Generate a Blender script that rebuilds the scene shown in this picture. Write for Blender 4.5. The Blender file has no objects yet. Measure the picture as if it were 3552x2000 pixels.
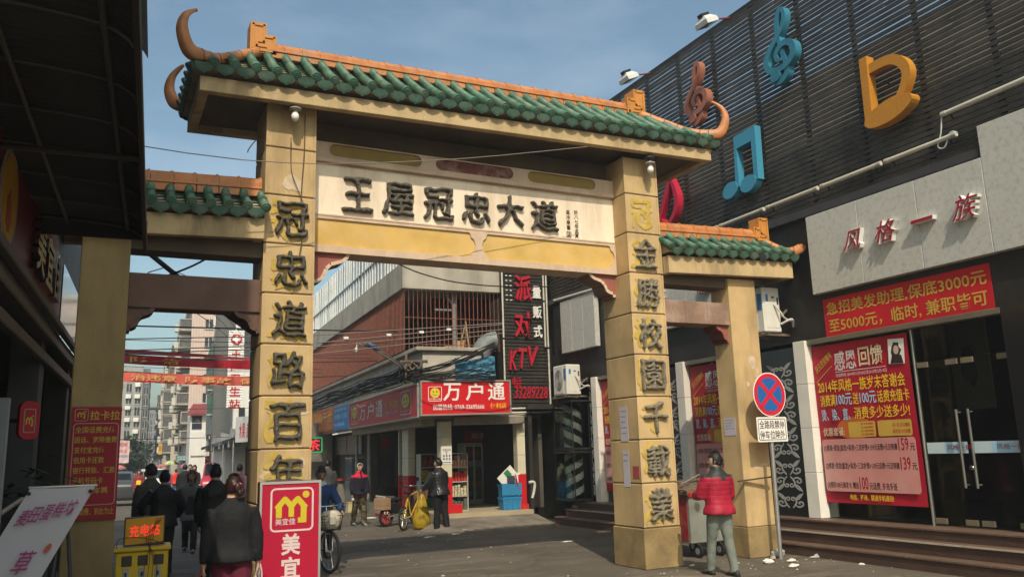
import bpy, bmesh, math, random
from mathutils import Vector, Matrix, noise
from math import sin, cos, pi, radians as RAD
random.seed(7)
S = bpy.context.scene
COL = S.collection

# ------------------------------------------------------------------ camera, sky, sun, exposure
CAMPOS = Vector((-1.7154, -9.9977, 1.68))
def cam_axes(yaw, pitch, roll):
    f = Vector((sin(yaw)*cos(pitch), cos(yaw)*cos(pitch), sin(pitch)))
    r = Vector((cos(yaw), -sin(yaw), 0)); u = r.cross(f)
    return f, r*cos(roll)+u*sin(roll), -r*sin(roll)+u*cos(roll)
_f, _r, _u = cam_axes(RAD(26.796), RAD(11.083), RAD(-1.781))
cd = bpy.data.cameras.new('camera'); cam = bpy.data.objects.new('camera', cd); COL.objects.link(cam)
cd.angle = RAD(63.39); cd.clip_start = 0.05; cd.clip_end = 3000
cam.matrix_world = Matrix(((_r.x,_u.x,-_f.x,CAMPOS.x),(_r.y,_u.y,-_f.y,CAMPOS.y),(_r.z,_u.z,-_f.z,CAMPOS.z),(0,0,0,1)))
S.camera = cam

LIGHT = Vector((0.35, 1.0, -1.1)).normalized()          # the way the sunlight travels
SUN_EL = math.asin(-LIGHT.z); SUN_AZ = math.atan2(-LIGHT.x, -LIGHT.y)   # azimuth from +Y towards +X
W = bpy.data.worlds.new('World'); S.world = W; W.use_nodes = True
nt = W.node_tree; bg = nt.nodes['Background']
sky = nt.nodes.new('ShaderNodeTexSky'); sky.sky_type = 'NISHITA'; sky.sun_disc = False
sky.sun_elevation = SUN_EL; sky.sun_rotation = SUN_AZ; sky.air_density = 1.1; sky.dust_density = 3.2; sky.ozone_density = 0.55
tc = nt.nodes.new('ShaderNodeTexCoord'); mp = nt.nodes.new('ShaderNodeMapping'); mp.inputs['Scale'].default_value = (1.0, 1.6, 3.0)
nz = nt.nodes.new('ShaderNodeTexNoise'); nz.inputs['Scale'].default_value = 1.7; nz.inputs['Detail'].default_value = 7; nz.inputs['Roughness'].default_value = .55
cr = nt.nodes.new('ShaderNodeValToRGB'); cr.color_ramp.elements[0].position = .50; cr.color_ramp.elements[1].position = .86
cr.color_ramp.elements[0].color = (0,0,0,1); cr.color_ramp.elements[1].color = (.34,.34,.34,1)
mx = nt.nodes.new('ShaderNodeMixRGB'); mx.inputs['Color2'].default_value = (7.6, 7.9, 8.4, 1)
nt.links.new(tc.outputs['Generated'], mp.inputs['Vector']); nt.links.new(mp.outputs['Vector'], nz.inputs['Vector'])
nt.links.new(nz.outputs['Fac'], cr.inputs['Fac']); nt.links.new(cr.outputs['Color'], mx.inputs['Fac'])
tint = nt.nodes.new('ShaderNodeMixRGB'); tint.blend_type = 'MULTIPLY'; tint.inputs['Fac'].default_value = 1; tint.inputs['Color2'].default_value = (1.0, 1.10, 1.0, 1)
nt.links.new(sky.outputs['Color'], tint.inputs['Color1']); nt.links.new(tint.outputs['Color'], mx.inputs['Color1']); nt.links.new(mx.outputs['Color'], bg.inputs['Color'])
bg.inputs['Strength'].default_value = 0.15
sl = bpy.data.lights.new('sun', 'SUN'); sl.energy = 3.6; sl.angle = RAD(0.5); sl.color = (1.0, .88, .70)
sun = bpy.data.objects.new('sun', sl); COL.objects.link(sun)
sun.rotation_euler = LIGHT.to_track_quat('-Z', 'Y').to_euler(); sun.location = (-8, -20, 30)
S.view_settings.view_transform = 'Standard'; S.view_settings.look = 'None'
S.view_settings.exposure = 0.0; S.view_settings.gamma = 1.0
try: S.cycles.max_bounces = 7; S.cycles.transparent_max_bounces = 12
except Exception: pass

# ------------------------------------------------------------------ materials
MATS = {}
def _n(t, typ, **kw):
    n = t.nodes.new(typ)
    for k, v in kw.items(): setattr(n, k, v)
    return n
def mat(name, col, rough=.7, var=.12, scale=4.0, bump=0.0, bscale=None, metal=0.0, stain=None, stain_amt=0.0, stain_scale=1.5,
        streak=False, emit=None, estr=0.0, spec=0.3, alpha=1.0, detail=5.0, trans=0.0, fn=None):
    """plain procedural surface: base colour broken up by noise, optional stains and bump"""
    if name in MATS: return MATS[name]
    m = bpy.data.materials.new(name); m.use_nodes = True; MATS[name] = m
    t = m.node_tree; b = t.nodes['Principled BSDF']; L = t.links.new
    co = _n(t, 'ShaderNodeTexCoord')
    out = None
    base = _n(t, 'ShaderNodeRGB'); base.outputs[0].default_value = (*col, 1); out = base.outputs[0]
    if var:
        nz = _n(t, 'ShaderNodeTexNoise'); nz.inputs['Scale'].default_value = scale; nz.inputs['Detail'].default_value = detail
        L(co.outputs['Object'], nz.inputs['Vector'])
        mr = _n(t, 'ShaderNodeMapRange'); mr.inputs[1].default_value = .3; mr.inputs[2].default_value = .7
        mr.inputs[3].default_value = 1-var; mr.inputs[4].default_value = 1+var
        L(nz.outputs['Fac'], mr.inputs[0])
        mu = _n(t, 'ShaderNodeVectorMath', operation='SCALE'); L(out, mu.inputs[0]); L(mr.outputs[0], mu.inputs['Scale']); out = mu.outputs[0]
    if stain is not None:
        mp = _n(t, 'ShaderNodeMapping'); mp.inputs['Scale'].default_value = (1, 1, .22) if streak else (1, 1, 1)
        nz = _n(t, 'ShaderNodeTexNoise'); nz.inputs['Scale'].default_value = stain_scale; nz.inputs['Detail'].default_value = 8; nz.inputs['Roughness'].default_value = .65
        L(co.outputs['Object'], mp.inputs['Vector']); L(mp.outputs[0], nz.inputs['Vector'])
        cr = _n(t, 'ShaderNodeValToRGB'); cr.color_ramp.elements[0].position = .48; cr.color_ramp.elements[1].position = .72
        cr.color_ramp.elements[0].color = (0,0,0,1); cr.color_ramp.elements[1].color = (stain_amt,)*3+(1,)
        L(nz.outputs['Fac'], cr.inputs['Fac'])
        mx = _n(t, 'ShaderNodeMixRGB'); mx.inputs['Color2'].default_value = (*stain, 1)
        L(cr.outputs['Color'], mx.inputs['Fac']); L(out, mx.inputs['Color1']); out = mx.outputs['Color']
    if fn: out = fn(t, co, out)
    L(out, b.inputs['Base Color'])
    b.inputs['Roughness'].default_value = rough; b.inputs['Metallic'].default_value = metal
    b.inputs['Specular IOR Level'].default_value = spec
    if trans: b.inputs['Transmission Weight'].default_value = trans
    if bump:
        nz = _n(t, 'ShaderNodeTexNoise'); nz.inputs['Scale'].default_value = bscale or scale*6; nz.inputs['Detail'].default_value = 6
        L(co.outputs['Object'], nz.inputs['Vector'])
        bu = _n(t, 'ShaderNodeBump'); bu.inputs['Strength'].default_value = bump; bu.inputs['Distance'].default_value = .02
        L(nz.outputs['Fac'], bu.inputs['Height']); L(bu.outputs['Normal'], b.inputs['Normal'])
    if emit: b.inputs['Emission Color'].default_value = (*emit, 1); b.inputs['Emission Strength'].default_value = estr
    return m
def glass_mat(name, tint=(.75,.8,.78), refl=.9, clear=.85):
    """thin pane: clear sheet with a Fresnel mirror on top"""
    if name in MATS: return MATS[name]
    m = bpy.data.materials.new(name); m.use_nodes = True; MATS[name] = m
    t = m.node_tree; t.nodes.clear(); L = t.links.new
    o = _n(t,'ShaderNodeOutputMaterial'); g = _n(t,'ShaderNodeBsdfGlossy'); g.inputs['Roughness'].default_value = .02
    tr = _n(t,'ShaderNodeBsdfTransparent'); tr.inputs['Color'].default_value = (*[x*clear for x in tint],1)
    fr = _n(t,'ShaderNodeFresnel'); fr.inputs['IOR'].default_value = 1.5
    mu = _n(t,'ShaderNodeMath', operation='MULTIPLY'); mu.inputs[1].default_value = refl; L(fr.outputs[0], mu.inputs[0])
    mx = _n(t,'ShaderNodeMixShader'); L(mu.outputs[0], mx.inputs[0]); L(tr.outputs[0], mx.inputs[1]); L(g.outputs[0], mx.inputs[2]); L(mx.outputs[0], o.inputs[0])
    return m

# ------------------------------------------------------------------ mesh builder
class MB:
    """collects shapes; build() links them as ONE mesh object"""
    def __init__(s, T=None): s.v = []; s.f = []; s.mi = []; s.T = T or Matrix(); s.m = 0; s.sm = []
    def add(s, verts, faces, T=None, smooth=False):
        M = s.T @ T if T is not None else s.T
        n = len(s.v); s.v += [M @ Vector(p) for p in verts]
        for f in faces: s.f.append([i+n for i in f]); s.mi.append(s.m); s.sm.append(smooth)
        return s
    def box(s, x0, y0, z0, x1, y1, z1, T=None):
        x0,x1 = min(x0,x1),max(x0,x1); y0,y1 = min(y0,y1),max(y0,y1); z0,z1 = min(z0,z1),max(z0,z1)
        v = [(x0,y0,z0),(x1,y0,z0),(x1,y1,z0),(x0,y1,z0),(x0,y0,z1),(x1,y0,z1),(x1,y1,z1),(x0,y1,z1)]
        return s.add(v, [(0,3,2,1),(4,5,6,7),(0,1,5,4),(1,2,6,5),(2,3,7,6),(3,0,4,7)], T)
    def bbox(s, x0, y0, z0, x1, y1, z1, b=.01, T=None):
        """box with chamfered edges"""
        bm = bmesh.new(); bmesh.ops.create_cube(bm, size=1)
        for v in bm.verts: v.co = Vector(((x0+x1)/2+v.co.x*abs(x1-x0), (y0+y1)/2+v.co.y*abs(y1-y0), (z0+z1)/2+v.co.z*abs(z1-z0)))
        b = min(b, .45*min(abs(x1-x0),abs(y1-y0),abs(z1-z0)))
        bmesh.ops.bevel(bm, geom=bm.edges[:], offset=b, segments=1, affect='EDGES')
        return s.bm(bm, T)
    def bm(s, bm, T=None, smooth=False):
        bm.verts.index_update()
        s.add([v.co.copy() for v in bm.verts], [[v.index for v in f.verts] for f in bm.faces], T, smooth); bm.free(); return s
    def tube(s, pts, r, n=8, caps=True, T=None, smooth=True, closed=False):
        pts = [Vector(p) for p in pts]; k = len(pts)
        rs = r if isinstance(r, (list, tuple)) else [r]*k
        V = []; F = []; prev = None
        for i, p in enumerate(pts):
            if closed: d = pts[(i+1) % k]-pts[i-1]
            else: d = pts[min(i+1,k-1)]-pts[max(i-1,0)]
            if d.length < 1e-9: d = Vector((0,0,1))
            d.normalize()
            if prev is None:
                a = d.cross(Vector((0,0,1)))
                if a.length < .1: a = d.cross(Vector((1,0,0)))
            else: a = prev - d*prev.dot(d)
            a.normalize(); prev = a; b = d.cross(a)
            for j in range(n):
                t = 2*pi*j/n; V.append(p+(a*cos(t)+b*sin(t))*rs[i])
        for i in range(k if closed else k-1):
            i2 = (i+1) % k
            for j in range(n): F.append((i*n+j, i*n+(j+1)%n, i2*n+(j+1)%n, i2*n+j))
        s.add(V, F, T, smooth)
        if caps and not closed:
            s.add([V[j] for j in range(n)], [list(range(n))[::-1]], T); s.add([V[(k-1)*n+j] for j in range(n)], [list(range(n))], T)
        return s
    def bar(s, a, b, w, h=None, up=(0,0,1), T=None):
        """rectangular bar from a to b"""
        a = Vector(a); b = Vector(b); h = w if h is None else h; d = (b-a).normalized(); up = Vector(up)
        x = d.cross(up)
        if x.length < .01: x = d.cross(Vector((1,0,0)))
        x.normalize(); y = x.cross(d)
        v = [p + x*sx*w/2 + y*sy*h/2 for p in (a,b) for sx,sy in ((-1,-1),(1,-1),(1,1),(-1,1))]
        return s.add(v, [(0,1,2,3),(7,6,5,4),(0,4,5,1),(1,5,6,2),(2,6,7,3),(3,7,4,0)], T)
    def loft(s, rings, closed_ends=True, T=None, smooth=True):
        n = len(rings[0]); V = [p for r in rings for p in r]; F = []
        for i in range(len(rings)-1):
            for j in range(n): F.append((i*n+j, i*n+(j+1)%n, (i+1)*n+(j+1)%n, (i+1)*n+j))
        if closed_ends: F.append(list(range(n))[::-1]); F.append([(len(rings)-1)*n+j for j in range(n)])
        return s.add(V, F, T, smooth)
    def lathe(s, prof, n=16, T=None, smooth=True):
        return s.loft([[(r*cos(2*pi*j/n), r*sin(2*pi*j/n), z) for j in range(n)] for r, z in prof], True, T, smooth)
    def ell(s, c, r, n=14, k=9, T=None):
        rings = []
        for i in range(k+1):
            a = -pi/2 + pi*i/k; a = max(-pi/2+.08, min(pi/2-.08, a))
            rings.append([(c[0]+r[0]*cos(a)*cos(2*pi*j/n), c[1]+r[1]*cos(a)*sin(2*pi*j/n), c[2]+r[2]*sin(a)) for j in range(n)])
        return s.loft(rings, True, T)
    def prism(s, pts, fr, d, holes=(), bevel=0.0):
        """2-D outline (with holes) in frame fr=(origin, ax, ay); d = thickness towards the viewer"""
        o, ax, ay = (Vector(q) for q in fr); nn = ax.cross(ay)
        from mathutils.geometry import tessellate_polygon
        loops = [list(pts)]+[list(h) for h in holes]
        flat = [p for l in loops for p in l]
        tris = tessellate_polygon([[Vector((p[0],p[1],0)) for p in l] for l in loops])
        n = len(flat)
        V = [o+ax*p[0]+ay*p[1] for p in flat] + [o+ax*p[0]+ay*p[1]+nn*d for p in flat]
        F = []
        for a,b,c in tris:
            (x1,y1),(x2,y2),(x3,y3) = flat[a],flat[b],flat[c]
            if (x2-x1)*(y3-y1)-(x3-x1)*(y2-y1) < 0: b,c = c,b
            F.append((a+n,b+n,c+n)); F.append((a,c,b))
        k = 0
        for li, l in enumerate(loops):
            m = len(l); ar = sum(l[i][0]*l[(i+1)%m][1]-l[(i+1)%m][0]*l[i][1] for i in range(m))
            for i in range(m):
                i0, i1 = k+i, k+(i+1)%m
                q = (i0,i1,i1+n,i0+n) if (ar > 0) == (li == 0) else (i1,i0,i0+n,i1+n)
                F.append(q)
            k += m
        return s.add(V, F)
    def quad(s, fr, x0, y0, x1, y1, d=.004):
        return s.prism([(x0,y0),(x1,y0),(x1,y1),(x0,y1)], fr, d)
    def rrect(s, fr, x0, y0, x1, y1, r, d, inner=None, n=5):
        def rr(x0,y0,x1,y1,r):
            out = []
            for cx,cy,a in ((x1-r,y0+r,-90),(x1-r,y1-r,0),(x0+r,y1-r,90),(x0+r,y0+r,180)):
                for i in range(n+1): t = RAD(a+90*i/n); out.append((cx+r*cos(t), cy+r*sin(t)))
            return out
        holes = [rr(x0+inner,y0+inner,x1-inner,y1-inner,max(.2*r,r-inner))] if inner else []
        return s.prism(rr(x0,y0,x1,y1,r), fr, d, holes)
    def text(s, txt, fr, x, y, w=None, h=None, d=.003, bold=0.0, shear=0.0, bevel=0.0, vert=False, serif=False, fitw=None, lift=.002, res=2):
        """lettering in frame fr, its box's lower-left corner at (x,y), fitted to width w and height h"""
        V, F, (bw, bh) = glyphs(txt, bold, shear, bevel, d, vert, res)
        o, ax, ay = (Vector(q) for q in fr); nn = ax.cross(ay)
        sy = h/bh if h else (w/bw); sx = w/bw if w else sy
        return s.add([o+ax*(x+p[0]*sx)+ay*(y+p[1]*sy)+nn*(lift+p[2]) for p in V], F)
    def build(s, name, mats, parent=None, world=True, smooth=None, auto=None):
        me = bpy.data.meshes.new(name)
        P = PM.get(parent) if (parent and world) else None
        vs = s.v
        if P is not None: I = P.inverted(); vs = [I @ p for p in vs]
        me.from_pydata([tuple(p) for p in vs], [], s.f)
        for m in (mats if isinstance(mats, (list,tuple)) else [mats]): me.materials.append(m)
        me.polygons.foreach_set('material_index', s.mi)
        me.polygons.foreach_set('use_smooth', s.sm if smooth is None else [smooth]*len(s.f))
        me.update()
        o = bpy.data.objects.new(name, me); COL.objects.link(o)
        if parent: o.parent = parent; PM[o] = PM[parent].copy()
        else: PM[o] = Matrix()
        return o
PM = {}       # world matrix of every thing and part while the scene is built
_tcache = {}
_tcurve = None
def glyphs(txt, bold=0.0, shear=0.0, bevel=0.0, d=.003, vert=False, res=2):
    key = (txt, bold, shear, bevel, d, vert, res)
    if key in _tcache: return _tcache[key]
    if vert:
        V = []; F = []; y = 0; W_ = 0
        for ch in txt:
            v, f, (w, h) = glyphs(ch, bold, shear, bevel, d, False, res)
            n = len(V); y -= 1.0
            V += [(p[0]-w/2, p[1]+y+ (.8-h)/2, p[2]) for p in v]; F += [[i+n for i in q] for q in f]
        x0 = min(p[0] for p in V); y0 = min(p[1] for p in V); x1 = max(p[0] for p in V); y1 = max(p[1] for p in V)
        r = ([(p[0]-x0, p[1]-y0, p[2]) for p in V], F, (x1-x0, y1-y0))
    else:
        c = bpy.data.curves.new('lettering', 'FONT'); c.body = txt; c.size = 1; c.extrude = d/2; c.offset = bold; c.shear = shear
        c.bevel_depth = bevel; c.bevel_resolution = 1 if bevel else 0; c.resolution_u = res
        o = bpy.data.objects.new('lettering', c); COL.objects.link(o)
        me = bpy.data.meshes.new_from_object(o.evaluated_get(bpy.context.evaluated_depsgraph_get()))
        co = [v.co.copy() for v in me.vertices]; F = [list(p.vertices) for p in me.polygons]
        bpy.data.objects.remove(o); bpy.data.curves.remove(c); bpy.data.meshes.remove(me)
        x0 = min(p.x for p in co); y0 = min(p.y for p in co); x1 = max(p.x for p in co); y1 = max(p.y for p in co); z0 = min(p.z for p in co)
        r = ([(p.x-x0, p.y-y0, p.z-z0) for p in co], F, (x1-x0, max(y1-y0, .05)))
    _tcache[key] = r
    return r

# ------------------------------------------------------------------ things
def tag(o, label=None, cat=None, group=None, kind=None):
    if label: o['label'] = label
    if cat: o['category'] = cat
    if group: o['group'] = group
    if kind: o['kind'] = kind
    return o
def thing(name, label, cat, loc=(0,0,0), rz=0.0, group=None, T=None):
    o = bpy.data.objects.new(name, None); COL.objects.link(o); o.empty_display_size = .2
    M = (T or Matrix()) @ Matrix.Translation(loc) @ Matrix.Rotation(rz, 4, 'Z')
    o.matrix_world = M; PM[o] = M.copy()
    return tag(o, label, cat, group)
def kids(o): return [c for c in COL.objects if c.parent == o]
def dup(root, M, label, group=None):
    """copy of a thing with copies of its parts and sub-parts"""
    def cp(o, par):
        c = o.copy(); COL.objects.link(c)
        if par: c.parent = par
        for ch in CH.get(o.name, []): cp(ch, c)
        return c
    CH = {}
    for ob in COL.objects:
        if ob.parent: CH.setdefault(ob.parent.name, []).append(ob)
    r = cp(root, None); r.matrix_world = M; PM[r] = M.copy(); r['label'] = label
    if group: r['group'] = group
    return r
# the old street beyond the gate runs a few degrees off the gate's own axis: its frame (u to the right, v ahead)
TH = RAD(3.5)
ST = Matrix.Translation((CAMPOS.x, CAMPOS.y, 0)) @ Matrix.Rotation(-TH, 4, 'Z')
EU = Vector((cos(TH), -sin(TH), 0)); EV = Vector((sin(TH), cos(TH), 0)); EZ = Vector((0,0,1)); EX = Vector((1,0,0)); EY = Vector((0,1,0))
def st(u, v, z=0.0): return Vector((CAMPOS.x, CAMPOS.y, 0)) + EU*u + EV*v + EZ*z
def gz(v): return -0.02*max(0, min(v, 90)-36)          # the street falls away a little beyond the car
def F_Y(x, y, z): return (Vector((x,y,z)), EX, EZ)     # frame of a face that looks towards -Y
def F_X(x, y, z): return (Vector((x,y,z)), -EY, EZ)    # ... towards -X
def F_v(u, v, z): return (st(u,v,z), EU, EZ)           # ... towards the camera end of the street
def F_u(u, v, z): return (st(u,v,z), -EV, EZ)          # ... across the street from its right side
def F_uL(u, v, z): return (st(u,v,z), EV, EZ)          # ... across the street from its left side
def remesh(V, F, voxel, smooth=4, factor=.5):
    """weld overlapping closed shapes into one continuous skin"""
    me = bpy.data.meshes.new('tmp'); me.from_pydata([tuple(p) for p in V], [], F); me.update()
    o = bpy.data.objects.new('tmp', me); COL.objects.link(o)
    m = o.modifiers.new('r', 'REMESH'); m.mode = 'VOXEL'; m.voxel_size = voxel; m.adaptivity = 0
    if smooth:
        k = o.modifiers.new('s', 'SMOOTH'); k.iterations = smooth; k.factor = factor
    r = bpy.data.meshes.new_from_object(o.evaluated_get(bpy.context.evaluated_depsgraph_get()))
    V2 = [v.co.copy() for v in r.vertices]; F2 = [list(p.vertices) for p in r.polygons]
    bpy.data.objects.remove(o); bpy.data.meshes.remove(me); bpy.data.meshes.remove(r)
    return V2, F2
def ribbon(b, pts, ws, fr, d):
    """flat stroke of varying width in frame fr; d = thickness (number or (start, end))"""
    o, ax, ay = (Vector(q) for q in fr); nn = ax.cross(ay); P = [Vector((p[0],p[1])) for p in pts]; n = len(P)
    if not isinstance(ws, (list,tuple)): ws = [ws]*n
    if len(ws) != n: ws = lerp_list(ws, n)
    L = []; R = []
    for i in range(n):
        t = (P[min(i+1,n-1)]-P[max(i-1,0)]); t = t.normalized() if t.length > 1e-9 else Vector((1,0)); q = Vector((-t.y,t.x))
        L.append(P[i]+q*ws[i]/2); R.append(P[i]-q*ws[i]/2)
    V = []
    for i in range(n):
        di = d if not isinstance(d, tuple) else d[0]+(d[1]-d[0])*i/(n-1)
        for p in (L[i], R[i]): V.append(o+ax*p.x+ay*p.y)
        for p in (L[i], R[i]): V.append(o+ax*p.x+ay*p.y+nn*di)
    F = []
    for i in range(n-1):
        a, c = i*4, i*4+4
        F += [(a+2,a+3,c+3,c+2), (a,c,c+1,a+1), (a,a+2,c+2,c), (a+1,c+1,c+3,a+3)]
    F += [(0,1,3,2), ((n-1)*4,(n-1)*4+2,(n-1)*4+3,(n-1)*4+1)]
    b.add(V, F)
def spline2(pts, n=6): return [(p.x,p.y) for p in spline([(p[0],p[1],0) for p in pts], n)]
def spline(pts, n=6):
    out = []; P = [Vector(p) for p in pts]
    for i in range(len(P)-1):
        p0, p1, p2, p3 = P[max(i-1,0)], P[i], P[i+1], P[min(i+2,len(P)-1)]
        for k in range(n):
            t = k/n; out.append(.5*((2*p1)+(p2-p0)*t+(2*p0-5*p1+4*p2-p3)*t*t+(3*p1-p0-3*p2+p3)*t**3))
    return out+[P[-1]]
def lerp_list(vals, n):
    out = []
    for i in range(n):
        f = i*(len(vals)-1)/max(1,n-1); k = min(int(f), len(vals)-2); out.append(vals[k]+(vals[k+1]-vals[k])*(f-k))
    return out
def ellipse(cx, cy, rx, ry, rot=0.0, n=24):
    return [(cx+rx*cos(t)*cos(rot)-ry*sin(t)*sin(rot), cy+rx*cos(t)*sin(rot)+ry*sin(t)*cos(rot)) for t in [2*pi*k/n for k in range(n)]]
def blob(cx, cy, w, h, rng, n=13): return [(cx+w*.5*cos(a)*rng.uniform(.65,1.15), cy+h*.5*sin(a)*rng.uniform(.65,1.15)) for a in [2*pi*k/n for k in range(n)]]
import numpy as np
def brush_char(ch, fr, w, h, d, thick=.36, N=84, warp=.02, seed=0.0, sink=.012):
    """modelled cement character: the glyph is swollen and rounded into a soft height field standing on the face fr"""
    V, F, (bw, bh) = glyphs(ch, 0.0, 0, 0, 0.0, False, 2)
    g = np.zeros((N, N)); m = 9; sx = (N-2*m)/bw; sy = (N-2*m)/bh
    yy, xx = np.mgrid[0:N, 0:N]
    for f in F:
        for k in range(1, len(f)-1):
            a, b, c = (V[f[0]], V[f[k]], V[f[k+1]])
            ax_, ay_, bx, by, cx, cy = m+a[0]*sx, m+a[1]*sy, m+b[0]*sx, m+b[1]*sy, m+c[0]*sx, m+c[1]*sy
            den = (by-cy)*(ax_-cx)+(cx-bx)*(ay_-cy)
            if abs(den) < 1e-9: continue
            l1 = ((by-cy)*(xx-cx)+(cx-bx)*(yy-cy))/den; l2 = ((cy-ay_)*(xx-cx)+(ax_-cx)*(yy-cy))/den
            g[(l1 >= -.01) & (l2 >= -.01) & (l1+l2 <= 1.01)] = 1
    def blur(q, r):
        for ax in (0, 1):
            s = np.zeros_like(q)
            for k in range(-r, r+1): s += np.roll(q, k, ax)
            q = s/(2*r+1)
        return q
    q = blur(blur(g, 2), 1)
    wide = blur(blur(g, 4), 3)
    fld = q*1.25 + wide*.35 - thick
    o, ax, ay = (Vector(p) for p in fr); nn = ax.cross(ay)
    verts = []; idx = -np.ones((N, N), int); faces = []
    keep = fld > -.16
    for j in range(N):
        for i in range(N):
            if keep[j, i]:
                u = (i-m)/(N-2*m)*w-w/2; v = (j-m)/(N-2*m)*h-h/2
                nv = noise.noise_vector(Vector((u*9+seed, v*9, seed)))
                n2 = noise.noise(Vector((u*34, v*34, seed)))
                t = fld[j, i]+ .05*noise.noise(Vector((u*15, v*15, seed+3)))
                z = d*(1-math.exp(-3.4*t))*(1+.15*n2) if t > 0 else max(-sink, t*.35)
                idx[j, i] = len(verts); verts.append(o+ax*(u+nv.x*warp)+ay*(v+nv.y*warp)+nn*z)
    for j in range(N-1):
        for i in range(N-1):
            q4 = (idx[j,i], idx[j,i+1], idx[j+1,i+1], idx[j+1,i])
            if min(q4) >= 0: faces.append([int(k) for k in q4])
    return verts, faces
# ------------------------------------------------------------------ shared materials
M_ = {}
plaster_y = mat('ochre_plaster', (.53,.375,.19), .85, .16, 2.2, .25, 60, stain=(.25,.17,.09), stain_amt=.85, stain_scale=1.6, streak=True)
plaster_shade = mat('shaded_ochre_plaster', (.35,.25,.11), .85, .14, 2.0, .25, 50, stain=(.16,.11,.06), stain_amt=.7, stain_scale=1.4, streak=True)  # left outer pillar's shade put into a darker ochre; the streaks are stains
plinth = mat('grimy_plinth', (.30,.215,.10), .9, .2, 3, .3, 40, stain=(.12,.09,.055), stain_amt=.85, stain_scale=2.5)
joint_m = mat('dark_joint', (.10,.065,.03), .9, .1)
cream = mat('cream_panel', (.84,.71,.56), .85, .06, 1.5, .15, 50, stain=(.40,.27,.17), stain_amt=.55, stain_scale=2.2, streak=True)
beam_m = mat('pinkish_plaster', (.60,.45,.33), .85, .1, 2.5, .2, 45, stain=(.33,.22,.15), stain_amt=.6, stain_scale=2.0, streak=True)
gold_m = mat('yellow_paint', (.62,.40,.12), .8, .12, 3, .15, 40, stain=(.66,.47,.24), stain_amt=.7, stain_scale=1.8)
maroon_m = mat('faded_maroon_paint', (.30,.10,.075), .8, .15, 3, .15, 40, stain=(.20,.10,.08), stain_amt=.6)
red_band = mat('flaking_dark_red_paint', (.16,.05,.04), .85, .3, 9, .2, 40, stain=(.36,.26,.19), stain_amt=.8, stain_scale=6)
dull_gold = mat('dull_ochre_paint', (.29,.20,.06), .85, .12, 4, .15)
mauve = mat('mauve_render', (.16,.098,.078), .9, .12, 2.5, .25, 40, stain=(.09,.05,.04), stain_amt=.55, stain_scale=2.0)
mauve_sun = mat('sunlit_flaking_mauve', (.27,.175,.13), .9, .2, 3, .3, 30, stain=(.42,.32,.26), stain_amt=.7, stain_scale=3.0)  # sunlit copy of the mauve, sun put into the colour; pale flaking is real
soffit = mat('dark_soffit', (.12,.09,.06), .9, .2, 2, .1, stain=(.08,.06,.04), stain_amt=.6)  # plain dark brown with a darker mottle, for beams and undersides
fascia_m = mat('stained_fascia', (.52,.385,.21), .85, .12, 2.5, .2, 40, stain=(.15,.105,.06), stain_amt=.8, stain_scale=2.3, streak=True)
tile_g = mat('green_glazed_tile', (.062,.150,.100), .50, .40, 5, .2, 30, stain=(.22,.24,.17), stain_amt=.65, stain_scale=4.5, spec=.4)
pan_g = mat('dark_green_pan_tile', (.048,.105,.075), .55, .35, 6, .15, 30, stain=(.14,.15,.11), stain_amt=.7, stain_scale=5)
terra = mat('orange_glazed_tile', (.50,.185,.055), .5, .22, 6, .15, 30, stain=(.42,.27,.17), stain_amt=.6, stain_scale=4, spec=.45)
terra_joint = mat('tile_mortar', (.15,.07,.035), .9, .2)
relief = mat('dark_relief_cement', (.085,.074,.058), .75, .35, 14, .7, 45, stain=(.15,.13,.10), stain_amt=.6, stain_scale=9, spec=.4)
relief_pale = mat('grey_relief_cement', (.19,.165,.125), .8, .25, 14, .7, 45, stain=(.30,.26,.19), stain_amt=.6, stain_scale=9)
ghost = mat('yellow_paint_trace', (.48,.33,.07), .85, .2, 8, stain=(.55,.40,.18), stain_amt=.8, stain_scale=6)
ink = mat('ink_black', (.05,.04,.035), .8, .1)
white_p = mat('white_paint', (.78,.77,.74), .5, .05, 3)
cream_p = mat('cream_wall_tile', (.66,.61,.46), .5, .06, 2, stain=(.40,.36,.26), stain_amt=.4)
red_s = mat('red_sign_vinyl', (.60,.012,.022), .45, .06, 2, stain=(.35,.02,.03), stain_amt=.3)
red_dim = mat('dull_red_sign', (.43,.018,.028), .5, .10, 2, stain=(.25,.02,.02), stain_amt=.4)
yel_s = mat('yellow_sign_vinyl', (.80,.53,.03), .5, .06, 3)
yel_dim = mat('dull_yellow_vinyl', (.56,.36,.06), .5, .10, 3)  # darker, browner version of the sign yellow
wht_s = mat('white_sign_vinyl', (.80,.78,.75), .5, .04, 3)
blue_s = mat('blue_sign_vinyl', (.03,.20,.52), .5, .08, 3)
lblue_s = mat('pale_blue_vinyl', (.35,.62,.82), .5, .05, 3)
alu = mat('brushed_aluminium', (.55,.54,.51), .38, .08, 6, metal=.8)
steel = mat('galvanised_steel', (.42,.42,.41), .45, .15, 8, metal=.7)
blackm = mat('black_metal', (.018,.018,.02), .5, .2, 5)
darkgrey = mat('dark_grey_metal', (.05,.05,.055), .55, .15, 5)
slat_m = mat('charcoal_slat', (.036,.034,.031), .45, .25, 3, stain=(.10,.09,.075), stain_amt=.35, stain_scale=3)
marble = mat('grey_veined_marble', (.53,.525,.49), .35, .03, 3, stain=(.20,.20,.18), stain_amt=.45, stain_scale=14.0)
colm = mat('white_marble_tile', (.78,.75,.68), .35, .05, 4, stain=(.62,.57,.48), stain_amt=.3)
granite = mat('brown_granite_step', (.135,.085,.062), .45, .25, 40, .05, stain=(.20,.15,.11), stain_amt=.5, stain_scale=3)
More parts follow.
